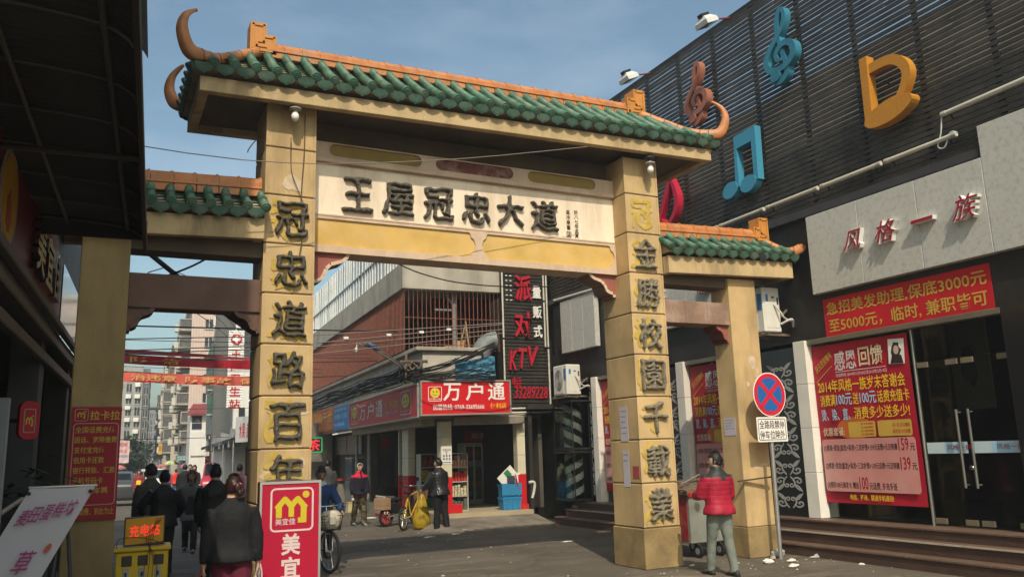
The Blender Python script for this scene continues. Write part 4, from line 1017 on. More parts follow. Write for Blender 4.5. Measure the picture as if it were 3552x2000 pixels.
b = MB(); b.text('停车位除外', fr, -.25, -.14, .50, .125, .001, .012, lift=.007); b.build('lettering', ink, pl)
# ------------------------------------------------------------------ corner convenience store beyond the arch
sto = thing('corner_shop_building', 'weathered concrete corner building with a caged balcony beyond the arch', 'building', (7, 22, 0), T=ST)
def sb(): return MB(ST)
cage_m = mat('rust_red_bar', (.27,.105,.075), .7, .25, 9); maroon_w = mat('dark_maroon_wall', (.065,.020,.015), .85, .25, 3)
b = sb(); b.box(5.64,18.46,3.2,7.1,19.15,4.028); b.box(5.75,18.95,2.5,7.5,19.15,3.2); b.box(7.5,18.99,2.5,8.6,19.15,2.64); b.box(5.64,19.15,2.5,5.95,36,4.028); b.build('wall', conc_l, sto)
b = sb(); b.bbox(5.46,18.36,4.03,7.15,19.4,4.12,.01); b.bbox(7.15,19.2,4.03,7.6,19.4,4.12,.01); b.bbox(5.46,19.4,4.03,6.1,36,4.12,.01); b.build('balcony_slab', concrete, sto)
b = sb(); b.bbox(5.39,19.28,5.66,8.0,19.46,6.32,.01); b.bbox(5.39,19.46,5.66,5.57,36,6.32,.01); b.build('parapet_band', concrete, sto)
b = sb(); b.box(5.57,19.46,5.70,8.3,36,5.78); b.build('balcony_ceiling', conc_d, sto)
# upper storey of light metal panels
b = sb(); rs = random.Random(8); v = 19.6
while v < 35:
    w = rs.choice((.28,.34,.42)); b.m = rs.choice((0,0,0,1,2)); b.box(5.50, v, 6.325, 5.53, v+w-.03, 7.9); b.m = 2; b.box(5.47, v+w-.03, 6.33, 5.52, v+w, 7.9); v += w
b.m = 0; b.box(5.46,19.5,7.0,5.50,35,7.04)
b.build('panel_wall', [mat('pale_blue_sheet', (.48,.54,.57), .5, .12, 3), mat('grey_blue_sheet', (.27,.32,.35), .5, .15, 3), mat('light_batten', (.66,.68,.67), .5, .1)], sto)
b = sb(); b.box(5.56,19.5,6.32,8.3,35,7.9); b.build('upper_wall', conc_l, sto)
# balcony back walls and rooms
b = sb(); b.box(6.6,20.6,4.13,8.2,20.7,5.7); b.box(5.9,21.2,4.13,6.0,36,5.7); b.build('balcony_wall', maroon_w, sto)
b = sb(); b.box(7.28,20.5,4.13,7.62,20.59,5.4); b.build('doorway', blackm, sto)
b = sb(); b.bar((6.82,19.6,4.13),(6.82,19.6,5.7),.09); b.bar((6.3,19.6,5.22),(6.82,19.6,5.22),.05); b.bar((6.55,19.6,5.7),(6.82,19.6,5.3),.04); b.build('balcony_post', mat('grey_post', (.20,.19,.18), .7, .1), sto)
b = sb()
for i in range(25):
    u = 5.45+i*.112
    b.tube(spline([(u,19.32,4.15),(u,19.32,5.3),(u-.005,19.30,5.52),(u-.03,19.26,5.60),(u-.04,19.22,5.60)],3), .009, 5)
b.tube([(5.45,19.32,4.95),(8.2,19.32,4.95)], .008, 5); b.tube([(5.45,19.32,4.3),(8.2,19.32,4.3)], .008, 5)
b.build('front_cage', cage_m, sto)
b = sb(); v = 19.4
while v < 35: b.tube([(5.44,v,4.14),(5.44,v,5.62),(5.46,v,5.66)], .011, 4); v += .125
b.build('side_cage', cage_m, sto)
b = sb(); b.box(5.50,21.3,4.14,5.55,36,5.66); b.build('side_boarding', maroon_w, sto)
# ground floor
b = sb(); b.add([(6.10,18.86,0),(8.45,18.72,0),(8.45,26,0),(6.10,26,0),(6.10,18.86,.30),(8.45,18.72,.30),(8.45,26,.30),(6.10,26,.30)], [(4,5,6,7),(0,1,5,4),(1,2,6,5),(3,0,4,7)]); b.build('platform', mat('tan_tiled_platform', (.42,.35,.24), .7, .15, 3, stain=(.25,.2,.14), stain_amt=.5), sto)
def shop_pillar(u0,u1,v0,v1,z0=.30):
    b = sb(); b.m = 1; b.bbox(u0-.004,v0-.004,z0,u1+.004,v1+.004,1.12,.006); b.m = 0
    for k in range(3): b.bbox(u0,v0,1.125+k*.46,u1,v1,1.12+(k+1)*.46 if k < 2 else 2.42,.006)
    return b.build('pillar', [cream_p, mat('bright_red_dado', (.55,.012,.018), .5, .08, 3)], sto)
shop_pillar(6.20,6.47,18.92,19.22); shop_pillar(8.17,8.38,18.95,19.2); shop_pillar(6.20,6.40,21.7,22.3,0); shop_pillar(6.22,6.3,22.68,22.76,0)
b = sb(); b.bbox(6.44,18.93,.302,6.72,19.15,.50,.006); b.build('kick_block', MATS['bright_red_dado'], sto)
b = sb(); b.bbox(6.5,18.75,2.33,8.3,19.0,2.53,.02)
for k in range(5): b.box(6.5,18.745,2.345+k*.036,8.3,18.75,2.36+k*.036)
b.build('shutter_box', mat('grey_shutter_slat', (.30,.27,.22), .6, .15, 5, metal=.2), sto)
b = sb(); b.bbox(5.85,19.2,2.33,6.15,27,2.53,.02)
for k in range(4): b.box(5.845,19.2,2.35+k*.042,5.85,27,2.37+k*.042)
b.build('shutter_box', MATS['grey_shutter_slat'], sto)
for v0, v1 in ((27.1,29.3),(29.4,31.6)):
    b = sb()
    for k in range(9): b.box(6.18,v0,1.75+k*.07,6.2,v1,1.81+k*.07)
    b.build('rolling_shutter', MATS['grey_shutter_slat'], sto)
b = sb(); b.box(6.22,22.8,.25,6.235,25.1,2.32); b.build('shop_window', glass_d, sto)
b = sb(); b.box(8.9,19.3,.3,9.0,27,2.6); b.box(6.3,26.9,0,8.9,27,2.6); b.box(6.3,27.1,0,6.9,36,2.5); b.build('interior_wall', mat('dim_shop_wall', (.10,.09,.075), .85, .2, 2), sto)
b = sb(); b.box(6.2,19.2,2.5,8.9,27,2.55); b.build('interior_ceiling', mat('dim_ceiling', (.12,.12,.12)), sto)
b = sb(); b.tube([(6.12,25.75,.1),(6.12,25.75,2.4)], .06, 8); b.tube([(6.02,27.05,.1),(6.02,27.05,2.4)], .05, 8); b.build('drain_pipe', mat('grimy_pipe', (.30,.28,.25), .7, .2), sto)
# signs
smile_y = mat('smiley_yellow', (.72,.58,.05), .5, .05)
def smiley(b, fr, cx, cy, r, sx=1.0):
    b.m = 0; b.prism(ellipse(cx, cy, r*sx, r, 0, 28), fr, .006); b.m = 1
    for s in (-1,1): b.prism(ellipse(cx+s*.36*r*sx, cy+.22*r, .11*r*sx, .2*r), fr, .008)
    ribbon(b, [(cx+.55*r*sx*cos(RAD(a)), cy+.02*r+.55*r*sin(RAD(a))) for a in range(205,340,15)], .07*r, fr, .008)
def store_sign(fr, W_, H_, front):
    t = thing('shop_sign', 'bright red shop sign facing the arch with three white characters and a phone number' if front else 'longer dull red shop sign running down the street with two smiley logos', 'shop sign', fr[0]+fr[1]*W_/2)
    b = MB(); o, ax, ay = fr; nn = ax.cross(ay)
    b.quad((o-nn*.12, ax, ay), 0, 0, W_, H_, .118); b.build('box', red_s if front else red_dim, t)
    b = MB(); e = .035
    for q in ((-e,-e,W_+e,0),(-e,H_,W_+e,H_+e),(-e,0,0,H_),(W_,0,W_+e,H_)): b.quad((o-nn*.13,ax,ay), *q, .145)
    b.build('frame', mat('grey_sign_frame', (.34,.33,.30), .5, .1, metal=.4), t)
    wm = wht_s if front else mat('dull_white_vinyl', (.50,.46,.44), .5, .08)
    ym = yel_s if front else yel_dim
    if front:
        b = MB(); b.rrect(fr, .07*W_, .40*H_, .22*W_, .86*H_, .03, .004, .014); b.build('logo_border', wm, t)
        b = MB(); smiley(b, fr, .145*W_, .66*H_, .115); b.build('smiley_logo', [smile_y, ink], t)
        b = MB(); b.text('万户通 STORE', fr, .08*W_, .44*H_, .13*W_, .045, .001, .01); b.build('lettering', wm, t)
        for k, ch in enumerate('万户通'):
            b = MB(); b.text(ch, fr, (.235+.255*k)*W_, .40*H_, .20*W_, .56*H_, .004, .016); b.build('white_character', wm, t)
        b = MB(); b.text('加盟热线: 0769-33695666', fr, .12*W_, .12*H_, .58*W_, .115*H_+.05, .002, .012); b.build('lettering', wm, t)
        b = MB(); b.text('便利店', fr, .77*W_, .14*H_, .19*W_, .13*H_+.03, .002, .006); b.build('lettering', ym, t)
    else:
        for x0 in (.035,.80):
            b = MB(); b.rrect(fr, x0*W_, .12*H_, (x0+.13)*W_, .90*H_, .06, .004, .02); b.build('logo_border', wm, t)
            b = MB(); smiley(b, fr, (x0+.065)*W_, .58*H_, .17, 1.9); b.build('smiley_logo', [mat('smiley_dull', (.46,.40,.05), .5, .05), ink], t)
            b = MB(); b.text('万户通 STORE', fr, (x0+.012)*W_, .20*H_, .106*W_, .05, .001, .01); b.build('lettering', wm, t)
        for k, ch in enumerate('万户通'):
            b = MB(); b.text(ch, fr, (.19+.135*k)*W_, .20*H_, .105*W_, .62*H_, .004, .014); b.build('white_character', wm, t)
        b = MB(); b.text('便利店', fr, .60*W_, .45*H_, .17*W_, .24*H_, .003, .006); b.build('lettering', ym, t)
        b = MB(); b.text('加盟热线: 0769-33695666', fr, .60*W_, .25*H_, .175*W_, .10*H_, .002, .004); b.build('lettering', wm, t)
store_sign((st(5.56,18.30,2.56), (EU+EZ*.012).normalized(), EZ), 2.17, .73, True)
store_sign(F_u(5.50,25.75,2.53), 7.3, .72, False)
t = thing('shop_sign', 'blue notice board with pale writing between two red shop signs', 'shop sign', (5.5,27,2.5), T=ST)
b = MB(); b.quad(F_u(5.56,28.25,2.52), 0,0,2.42,.77,.06); b.build('board', blue_s, t)
for k, (tx, y, h) in enumerate((('便民服务',.60,.10),('月租5元起',.36,.16),('电话热线',.13,.11))):
    b = MB(); b.text(tx, F_u(5.50,28.25,2.52), .15, y, [1.9,2.0,1.6][k], h, .002, .006, lift=.003); b.build('lettering', lblue_s, t)
t = thing('shop_sign', 'orange and red noodle shop sign at the left end of the sign row', 'shop sign', (5.5,30,2.5), T=ST)
b = MB(); b.quad(F_u(5.56,33.2,2.56), 0,0,4.9,.74,.06); b.build('board', mat('orange_red_vinyl', (.48,.085,.03), .5, .3, .8, stain=(.62,.25,.06), stain_amt=.7, stain_scale=.5), t)
b = MB(); b.text('武汉热干面', F_u(5.50,33.2,2.56), .3, .28, 4.4, .40, .003, .014, lift=.003); b.build('lettering', yel_dim, t)
b = MB(); b.text('早餐 炒粉 快餐', F_u(5.50,33.2,2.56), 1.6, .06, 3.0, .13, .003, .006, lift=.003); b.build('lettering', yel_dim, t)
t = thing('led_sign', 'small black LED sign with red characters and a green border', 'LED sign', (5.25,30.2,1.8), T=ST)
b = MB(); fr = F_v(5.05,30.2,1.83); b.quad(fr, -.75,0,.45,.56,.05); b.build('panel', blackm, t)
b = MB(); b.text('凉茶', fr, -.62, .08, .98, .40, .004, .016, lift=.054); b.build('red_lettering', mat('red_led', (.6,.02,.03), .5, 0, emit=(1,.05,.08), estr=.55), t)
b = MB(); b.rrect((fr[0]+Vector((0,0,0))-EV*.052, fr[1], fr[2]), -.73, .02, .43, .54, .03, .006, .028); b.build('green_border', mat('green_led', (.02,.35,.1), .5, 0, emit=(.05,.9,.25), estr=.35), t)
# stock and fittings of the shop
t = thing('drinks_fridge', 'tall glass fronted drinks fridge standing inside the corner shop', 'fridge', (8.3,22.2,.3), T=ST)
b = sb(); b.bbox(7.92,22.1,.30,8.72,22.7,1.95,.01); b.m = 1; b.box(7.97,22.09,.42,8.67,22.105,1.84); b.build('cabinet', [mat('grey_fridge_steel', (.40,.40,.38), .4, .1, metal=.4), mat('dark_fridge_inside', (.06,.065,.06), .5, .4, 14)], t)
for u in (7.93,8.19,8.44,8.70): 
    b = sb(); b.bbox(u-.022,22.05,.36,u+.022,22.09,1.88,.004); b.build('door_frame', alu, t)
for k in range(5):
    b = sb(); rr = random.Random(k)
    for j in range(14): b.tube([(7.99+j*.05,22.07,.48+k*.27),(7.99+j*.05,22.07,.48+k*.27+.17)], .018, 6)
    b.build('bottle_row', mat('bottle_row_%s' % ['green','amber','dark','clear','red'][k], [(.05,.14,.05),(.25,.12,.02),(.06,.05,.04),(.25,.27,.25),(.25,.03,.03)][k], .3, .4, 20), t)
t = thing('wall_panel', 'pale mint wall panel behind the blue crates, half in sun', 'panel', (9.0,21.9,.3), T=ST); b = sb(); b.box(8.76,21.9,.30,9.4,21.98,2.22); b.m = 1; b.box(8.76,21.89,.30,9.0,21.9,.52); b.build('sheet', [mat('mint_sheet', (.52,.60,.54), .6, .05), MATS['bright_red_dado']], t)
t = thing('header_sign', 'dull red header board above the drinks fridge', 'sign', (8.3,22.0,2.0), T=ST); b = sb(); b.bbox(7.9,22.0,1.98,8.7,22.05,2.28,.006); b.build('board', mat('dull_red_header', (.25,.03,.03), .6, .1), t); b = MB(); b.text('烟酒', F_v(8.3,21.995,2.05), -.2,0,.4,.15,.003,.01); b.build('lettering', mat('dull_cream', (.42,.32,.25), .6, .05), t)
crate_m = mat('blue_plastic_crate', (.035,.22,.44), .45, .06, 4)
def crate(z0, label, lidded):
    t = thing('crate', label, 'crate', (7.98,19.1,z0), T=ST, group='blue crates stacked at the shop corner'); h = .30
    b = sb(); b.loft([[(7.74+.015*s,18.92+.01*s,z),(8.22-.015*s,18.92+.01*s,z),(8.22-.015*s,19.24-.01*s,z),(7.74+.015*s,19.24-.01*s,z)] for s,z in ((1.5,z0),(0,z0+h-.05),(-.8,z0+h-.05),(-.8,z0+h))], True, None, False); b.build('tub', crate_m, t)
    b = sb()
    if lidded:
        for k in range(7): b.add([(7.72+k*.073,18.905,z0+.02+.03*(k%2)),(7.72+(k+1)*.073,18.905,z0+.02+.03*((k+1)%2)),(7.72+(k+1)*.073,18.905,z0+.14),(7.72+k*.073,18.905,z0+.14)], [(0,1,2,3)])
        b.box(7.72,18.907,z0+.12,8.235,18.93,z0+h+.02); b.build('skirt', crate_m, t)
    else:
        for u in (7.86,8.0,8.14): b.box(u-.012,18.912,z0+.04,u+.012,18.925,z0+.24)
        b.build('rib', crate_m, t)
crate(.302, 'lower blue plastic crate on the shop platform', False); crate(.604, 'upper blue plastic crate with a notched skirt', True)
t = thing('cardboard', 'flattened white carton with a green label lying on the blue crates', 'carton', (7.9,19.05,.93), T=ST)
b = sb(); fr = (st(7.85,19.0,.95), (EU*.72+EZ*.62).normalized(), (EZ*.72-EU*.62).normalized()); fr2 = (fr[0], fr[1], fr[1].cross(fr[2]).cross(fr[1]).normalized())
b = MB(); b.quad(fr2, -.10,-.16,.36,.22,.02); b.m = 1; b.quad((fr2[0]+fr2[1].cross(fr2[2])*.022,fr2[1],fr2[2]), .10,-.14,.24,.20,.003); b.m = 0
b.quad((st(8.02,18.97,.93), EU, EZ), -.02,0,.2,.24,.02); b.m = 2; b.quad((st(7.95,18.93,.94), EU, EZ), -.08,0,.10,.16,.05); b.build('flap', [paper, mat('green_print', (.03,.22,.07), .6, .05), mat('dark_bag', (.05,.05,.08), .6, .1)], t)
tag(MB(ST).tube([(8.28,19.0,.32),(8.06,18.86,1.12)], .016, 6).box(8.20,18.93,.30,8.42,19.05,.42).build('broom', mat('red_plastic', (.50,.03,.03), .5, .1)), 'red broom leaning beside the blue crates', 'broom')
tag(MB(ST).tube(spline([(8.42,18.9,.92),(8.55,18.9,.93),(8.58,18.9,.85),(8.54,18.9,.66),(8.5,18.9,.55)],4), .035, 8).build('waste_pipe', mat('white_pvc', (.55,.54,.52), .5, .05)), 'bent white waste pipe at the red tiled corner by the dark doorway', 'pipe')
t = thing('notice', 'white price notice taped on the cream shop pillar', 'notice', (6.35,18.9,1.5), T=ST); fr = F_v(6.34,18.912,1.43)
b = MB(); b.quad(fr, -.125,0,.125,.40,.003); b.m = 1; b.quad(fr, -.11,.03,.11,.05,.004); b.text('优惠7折起', fr, -.10,.30,.2,.05,.001,.01,lift=.004); 
for k in range(6): b.prism(ellipse(-.07+.07*(k%3), .12+.07*(k//3), .022, .028), fr, .005)
b.m = 2; b.text('7', fr, -.03,.21,.05,.08,.001,.02,lift=.004); b.build('sheet', [paper, mat('grey_print', (.12,.13,.18), .6, .1), redw], t)
def shelf(u, v, cols, label, n=4):
    t = thing('shelf_rack', label, 'shelf', (u, v, 0), T=ST)
    b = sb(); 
    for k in range(n+1): b.box(u-.25,v-.2,.30+k*.34,u+.25,v+.2,.32+k*.34)
    for su in (-.25,.25): b.box(u+su-.01,v-.2,.1,u+su+.01,v+.2,.3+n*.34)
    b.build('frame', mat('cream_shelf_metal', (.48,.45,.38), .5, .05), t)
    for k in range(n):
        b = sb(); rr = random.Random(k+int(v))
        for j in range(6): b.bbox(u-.23+j*.078,v-.17,.322+k*.34,u-.23+j*.078+.062,v+.1,.322+k*.34+rr.uniform(.15,.27),.004)
        b.build('goods_row', mat('goods_%d' % (k+int(v*3)), cols[k % len(cols)], .5, .5, 25), t)
shelf(6.62, 21.3, [(.05,.18,.05),(.10,.14,.12),(.45,.33,.06),(.25,.06,.03)], 'goods shelf inside the open left front of the corner shop')
shelf(6.85, 19.8, [(.10,.12,.10),(.5,.45,.3),(.45,.04,.03),(.5,.3,.2)], 'goods shelf just inside the glass beside the fridge', 4)
shelf(6.75, 24.0, [(.12,.03,.03),(.10,.09,.04),(.20,.15,.05),(.06,.05,.05)], 'goods shelf behind the dusty side window')
t = thing('ice_cream_freezer', 'small glass topped freezer with red and white front on the street', 'freezer', (6.0,23.6,0), T=ST)
b = sb(); b.bbox(5.92,23.2,.02,6.5,24.1,.52,.02); b.m = 1; b.bbox(5.90,23.2,.02,5.92,24.1,.50,.005); b.m = 0; b.bbox(5.915,23.18,.52,6.52,24.12,.56,.01); b.m = 2; b.box(5.93,23.22,.56,6.48,24.08,.78)
for k in range(6): b.m = 0; b.box(5.897,23.27+k*.14,.08,5.899,23.32+k*.14,.42)
b.build('cabinet', [mat('freezer_white', (.62,.60,.56), .5, .06), red_dim, glass], t)
# counter, stool, litter by the side shops
t = thing('counter', 'worn street counter with a dull red top before the dark side shops', 'counter', (6,29.5,0), T=ST); b = sb(); b.bbox(5.75,28.6,.05,6.3,30.6,.86,.02); b.m = 1; b.bbox(5.70,28.5,.86,6.35,30.7,.95,.02); b.build('counter_body', [conc_d, mat('dull_red_counter', (.22,.04,.03), .6, .15)], t)
t = thing('glass_cabinet', 'blue grey glass food cabinet under the rolling shutters', 'cabinet', (6.05,27.8,0), T=ST); b = sb(); b.bbox(5.9,27.3,.0,6.5,28.3,.9,.01); b.m = 1; b.box(5.92,27.32,.92,6.48,28.28,1.6); b.m = 2; b.bbox(5.9,27.3,1.6,6.5,28.3,1.64,.01); b.build('body', [conc_d, mat('blue_grey_glass', (.08,.12,.14), .2, .1), alu], t)
t = thing('stool', 'low yellowish plastic stool on the road edge', 'stool', (5.65,26.0,0), T=ST); b = sb(); b.loft([[(5.65+s*x,26+s*y,z) for x,y in ((-1,-1),(1,-1),(1,1),(-1,1))] for s,z in ((.17,0),(.14,.28),(.15,.28),(.15,.31))], True, None, False); b.build('stool_body', mat('yellowish_plastic', (.50,.42,.22), .5, .1), t)
# duct, tarpaulin
t = thing('duct', 'grey blue ventilation elbow beside the karaoke sign', 'duct', (7.4,18.85,3.6), T=ST); b = sb(); b.tube([(7.62,18.75,4.35)]+[(7.62-.42*sin(RAD(a)),18.78,3.93+.42*cos(RAD(a))) for a in range(15,95,15)]+[(7.2,18.78,3.6)], .24, 14); b.m = 1; b.prism(ellipse(0,0,.05,.07), (st(7.47,18.52,3.95),EU,EZ), .01); b.build('elbow', [mat('weathered_duct', (.17,.19,.195), .6, .2, 4, metal=.2), blackm], t)
t = thing('tarpaulin', 'crumpled blue tarpaulin sheet above the red shop sign', 'tarpaulin', (7,18.6,3.4), T=ST)
b = sb(); n = 40; m = 20
def tp_(i, j):
    a, c = i/n, j/m; nn_ = noise.noise(Vector((a*7, c*3, 1)))*.10+noise.noise(Vector((a*16, c*6, 4)))*.04
    return (6.4+1.0*a, 18.38+nn_*.6-.05*c, 3.87-.05*sin(a*5)-.52*c)
b.add([tp_(i,j) for i in range(n+1) for j in range(m+1)], [(i*(m+1)+j, i*(m+1)+j+1, (i+1)*(m+1)+j+1, (i+1)*(m+1)+j) for i in range(n) for j in range(m)], smooth=True)
b.build('sheet', mat('blue_tarpaulin', (.055,.20,.33), .4, .2, 6, stain=(.03,.10,.17), stain_amt=.5, stain_scale=3), t)
tag(MB(ST).bar((6.95,19.7,4.14),(7.1,19.55,4.85),.03,.03).bar((7.22,19.6,4.14),(7.12,19.6,4.95),.035,.035).build('bamboo_pole', mat('bamboo', (.42,.30,.15), .7, .1)), 'bamboo sticks leaning inside the caged balcony', 'bamboo')
tag(MB(ST).add([(6.75,19.55,4.14),(7.05,19.6,4.14),(7.15,19.7,4.5),(6.9,19.75,4.45),(6.75,19.75,4.14),(7.05,19.8,4.14)], [(0,1,2,3),(4,5,2,3),(0,3,4),(1,5,2)]).bbox(6.55,19.5,4.14,6.8,19.8,4.3,.02).build('carton', cardboard), 'torn cardboard carton on the caged balcony', 'carton')
# --- street light arm, cables
t = thing('street_light', 'street light arm with a blue wrapped head above the shop signs', 'street light', (5.3,18.6,3.6), T=ST)
b = sb(); b.tube([(5.30,18.7,3.58),(4.9,18.3,3.75),(4.14,17.9,4.10)], .022, 6); b.tube([(5.28,18.7,3.66),(4.7,18.2,3.92),(4.03,17.9,4.08)], .014, 6); b.build('arm', steel, t)
b = sb(); b.loft([[(4.17+.33*f*1.0+0*x,17.93+y*w,4.12-.17*f+x*w*.7) for x,y in ((-1,-1),(1,-1),(1,1),(-1,1))] for f,w in ((0,.02),(.25,.06),(.7,.065),(1,.02))]); b.build('lamp_head', mat('blue_wrap', (.06,.11,.22), .5, .2), t)
b = sb(); b.tube([(3.97,17.9,4.08),(3.97,17.9,4.0)], .008, 5); b.ell((3.96,17.9,3.95),(.04,.04,.06),8,6); b.build('bulb', mat('white_bulb_glass', (.85,.83,.78)), t)
rc = random.Random(21)
b = sb()
for k in range(30):      # the tangle along the side wall
    z0 = rc.uniform(3.36,3.74); z1 = rc.uniform(3.34,3.80); u0 = rc.uniform(5.22,5.45); pts = []
    for i in range(9):
        f = i/8; v = 18.5+ (34-18.5)*f**1.3; pts.append((u0-.08*f+rc.uniform(-.03,.03), v, z0+(z1-z0)*f-.14*sin(pi*((f*3) % 1))*rc.random()+rc.uniform(-.03,.03)))
    b.tube(spline(pts,3), rc.uniform(.008,.017), 4)
for k in range(16):      # loops at the corner
    pts = [(5.30+rc.uniform(-.15,.35), 18.45+rc.uniform(-.1,.6), 3.5+rc.uniform(-.22,.28)) for _ in range(5)]; b.tube(spline(pts,4), rc.uniform(.007,.016), 4)
o = b.build('cable_tangle', cable_m); tag(o, 'black tangle of cables sagging above the shop signs', 'cables', kind='stuff')
b = sb()
for k in range(11):
    b.tube(spline([(5.25,18.45,3.50+rc.uniform(-.12,.12)),(5.9,18.3,3.6+rc.uniform(-.1,.1)),(6.6,18.25,3.85+rc.uniform(-.08,.1)),(7.35,18.2,4.18+rc.uniform(-.06,.06))],4), rc.uniform(.008,.014), 4)
for k in range(12):
    b.tube(spline([(5.3,18.4,3.42+rc.uniform(-.1,.12)),(5.9,18.25,3.40+rc.uniform(-.08,.08)),(6.6,18.2,3.46+rc.uniform(-.1,.12)),(7.35,18.2,3.55+rc.uniform(-.2,.2))],4), rc.uniform(.007,.013), 4)
o = b.build('cable_tangle', cable_m); tag(o, 'black cable bundle fanning from the corner bracket to the karaoke sign', 'cables', kind='stuff')
b = sb(); b.bar((5.25,18.5,3.4),(5.25,18.5,3.95),.05); b.bar((5.1,18.48,3.78),(5.75,18.45,3.80),.04)
for k in range(8): b.tube([(5.18+.03*k,18.42,3.5+rc.uniform(0,.25)),(5.2+.05*k,18.40,3.55+rc.uniform(0,.25))], .018, 5)
tag(b.build('cable_bracket', mat('rusty_bracket', (.16,.12,.09), .8, .3, 9)), 'steel cable bracket on the corner of the shop wall', 'bracket')
for k, (zl, zr, lab) in enumerate(((4.20,4.60,'uppermost of the four grey wires crossing the caged balcony, with white spacers'),(4.03,4.57,'second of the four grey wires crossing the caged balcony'),(3.95,4.45,'third of the four grey wires crossing the caged balcony'),(3.80,4.36,'lowest of the four grey wires crossing the caged balcony'))):
    pts = [(-1.5+ (7.3+1.5)*f, 17.6, zl-(4.02-zl)*.0+(zr-zl)*((f*8.8-4.5)/4.3 if f*8.8 > 4.5 else (f*8.8-4.5)/9) -.0) for f in [i/10 for i in range(11)]]
    o = sb(); o.tube(pts, .011, 5); w_ = o.build('overhead_cable', cable_l); tag(w_, lab, 'cable', 'grey wires crossing in front of the balcony')
    if k == 0:
        for u, z in ((3.67,4.165),(4.61,4.255),(5.35,4.325),(5.99,4.41)): pass
        s_ = sb()
        for u, z in ((3.67,4.16),): s_.box(u-.05,17.57,z-.02,u+.05,17.63,z+.03)
        s_.build('spacer', white_p, w_)
        for u, z in ((4.61,4.25),(5.35,4.33),(5.99,4.41)): sb().box(u-.05,17.57,z-.02,u+.05,17.63,z+.03).build('spacer', white_p, w_)
cable('overhead_cable', 'black cable sagging under the lintel across the pale concrete band', [st(2.9,15.4,6.1),st(4.35,16,5.50),st(5.2,16,5.23),st(5.95,16,5.14),st(6.89,16,5.13),st(8.6,16.4,5.3)], .014)
# pavement in front of the shop: gutter ramp
b = sb(); b.add([(5.45,18.3,.004),(6.10,18.86,.20),(8.5,18.7,.20),(8.45,17.55,.035),(6.7,17.3,.03),(5.9,17.55,.012)], [(0,5,1),(5,4,1),(4,2,1),(4,3,2)]); b.add([(5.45,18.3,-.1),(5.9,17.55,-.1),(6.7,17.3,-.1),(8.45,17.55,-.1),(5.45,18.3,.004),(5.9,17.55,.012),(6.7,17.3,.03),(8.45,17.55,.035)], [(0,1,5,4),(1,2,6,5),(2,3,7,6)])
o = b.build('pavement', mat('gutter_concrete', (.20,.175,.14), .85, .2, 3, .2, 30, stain=(.07,.06,.05), stain_amt=.8, stain_scale=1.3)); o['kind'] = 'structure'
# dark passage under the karaoke sign
b = sb(); b.box(8.46,18.9,0,8.56,26,2.75); b.box(8.56,23,0,10.5,23.1,2.75); b.box(8.4,18.75,2.68,10.5,26,2.8); b.build('passage_wall', mat('dark_passage', (.03,.027,.025), .8, .2), sto)
tag(MB(ST).bbox(9.02,17.55,.0,9.25,17.85,.42,.03).build('stone_bollard', mat('worn_stone', (.36,.31,.24), .85, .15, 6)), 'squat worn stone block at the corner of the granite steps', 'bollard')
# ------------------------------------------------------------------ left side: shop row, canopy, signs
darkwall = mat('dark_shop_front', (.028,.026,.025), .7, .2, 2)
lb = thing('shop_building', 'tall dark building with ground floor shops along the left edge', 'building', (-3, 6, 0), T=ST)
b = sb(); b.box(-6,3.0,3.86,-1.06,16,13.5); b.build('upper_wall', mat('grey_tiled_wall', (.16,.155,.15), .6, .15, 2, stain=(.07,.065,.06), stain_amt=.5), lb)
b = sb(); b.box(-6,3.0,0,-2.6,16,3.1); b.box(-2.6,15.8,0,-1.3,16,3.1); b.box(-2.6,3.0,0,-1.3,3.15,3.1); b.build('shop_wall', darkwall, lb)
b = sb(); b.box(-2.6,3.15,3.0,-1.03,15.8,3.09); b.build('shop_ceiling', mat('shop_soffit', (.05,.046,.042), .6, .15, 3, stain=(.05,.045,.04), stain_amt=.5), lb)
for v in (3.3, 6.2, 9.7, 12.6):
    b = sb(); b.box(-1.36,v-.18,0,-1.10,v+.18,3.0); b.build('pillar', mat('grey_shop_pillar', (.06,.058,.055), .6, .1, 3), lb)
b = sb(); b.bbox(-1.15,3.1,2.92,-1.0,16,3.0,.01); b.bbox(-1.12,3.1,2.70,-1.04,16,2.80,.01); b.bbox(-1.02,3.1,3.08,-.95,16,3.15,.01); b.build('shutter_rail', mat('dull_steel_rail', (.085,.08,.075), .5, .15, 5, metal=.2), lb)
def shelf_wall(v0, v1):
    b = sb()
    for k in range(5): b.box(-2.55,v0,.4+k*.45,-2.15,v1,.43+k*.45)
    b.build('shelf', mat('dark_shelf', (.07,.06,.055), .7, .1), lb)
    rr = random.Random(int(v0*7))
    for k in range(5):
        b = sb(); v = v0+.05
        while v < v1-.2:
            w = rr.uniform(.12,.3); b.m = rr.randrange(4); b.bbox(-2.5,v,.432+k*.45,-2.2,v+w,.432+k*.45+rr.uniform(.14,.34),.006); v += w+.03
        b.build('goods_row', [mat('goods_blue', (.02,.06,.16), .5, .2), mat('goods_grey', (.12,.11,.11), .5, .2), mat('goods_red', (.15,.02,.02), .5, .2), mat('goods_green', (.02,.06,.035), .5, .2)], lb)
shelf_wall(6.5, 9.4); shelf_wall(10.0, 12.3)
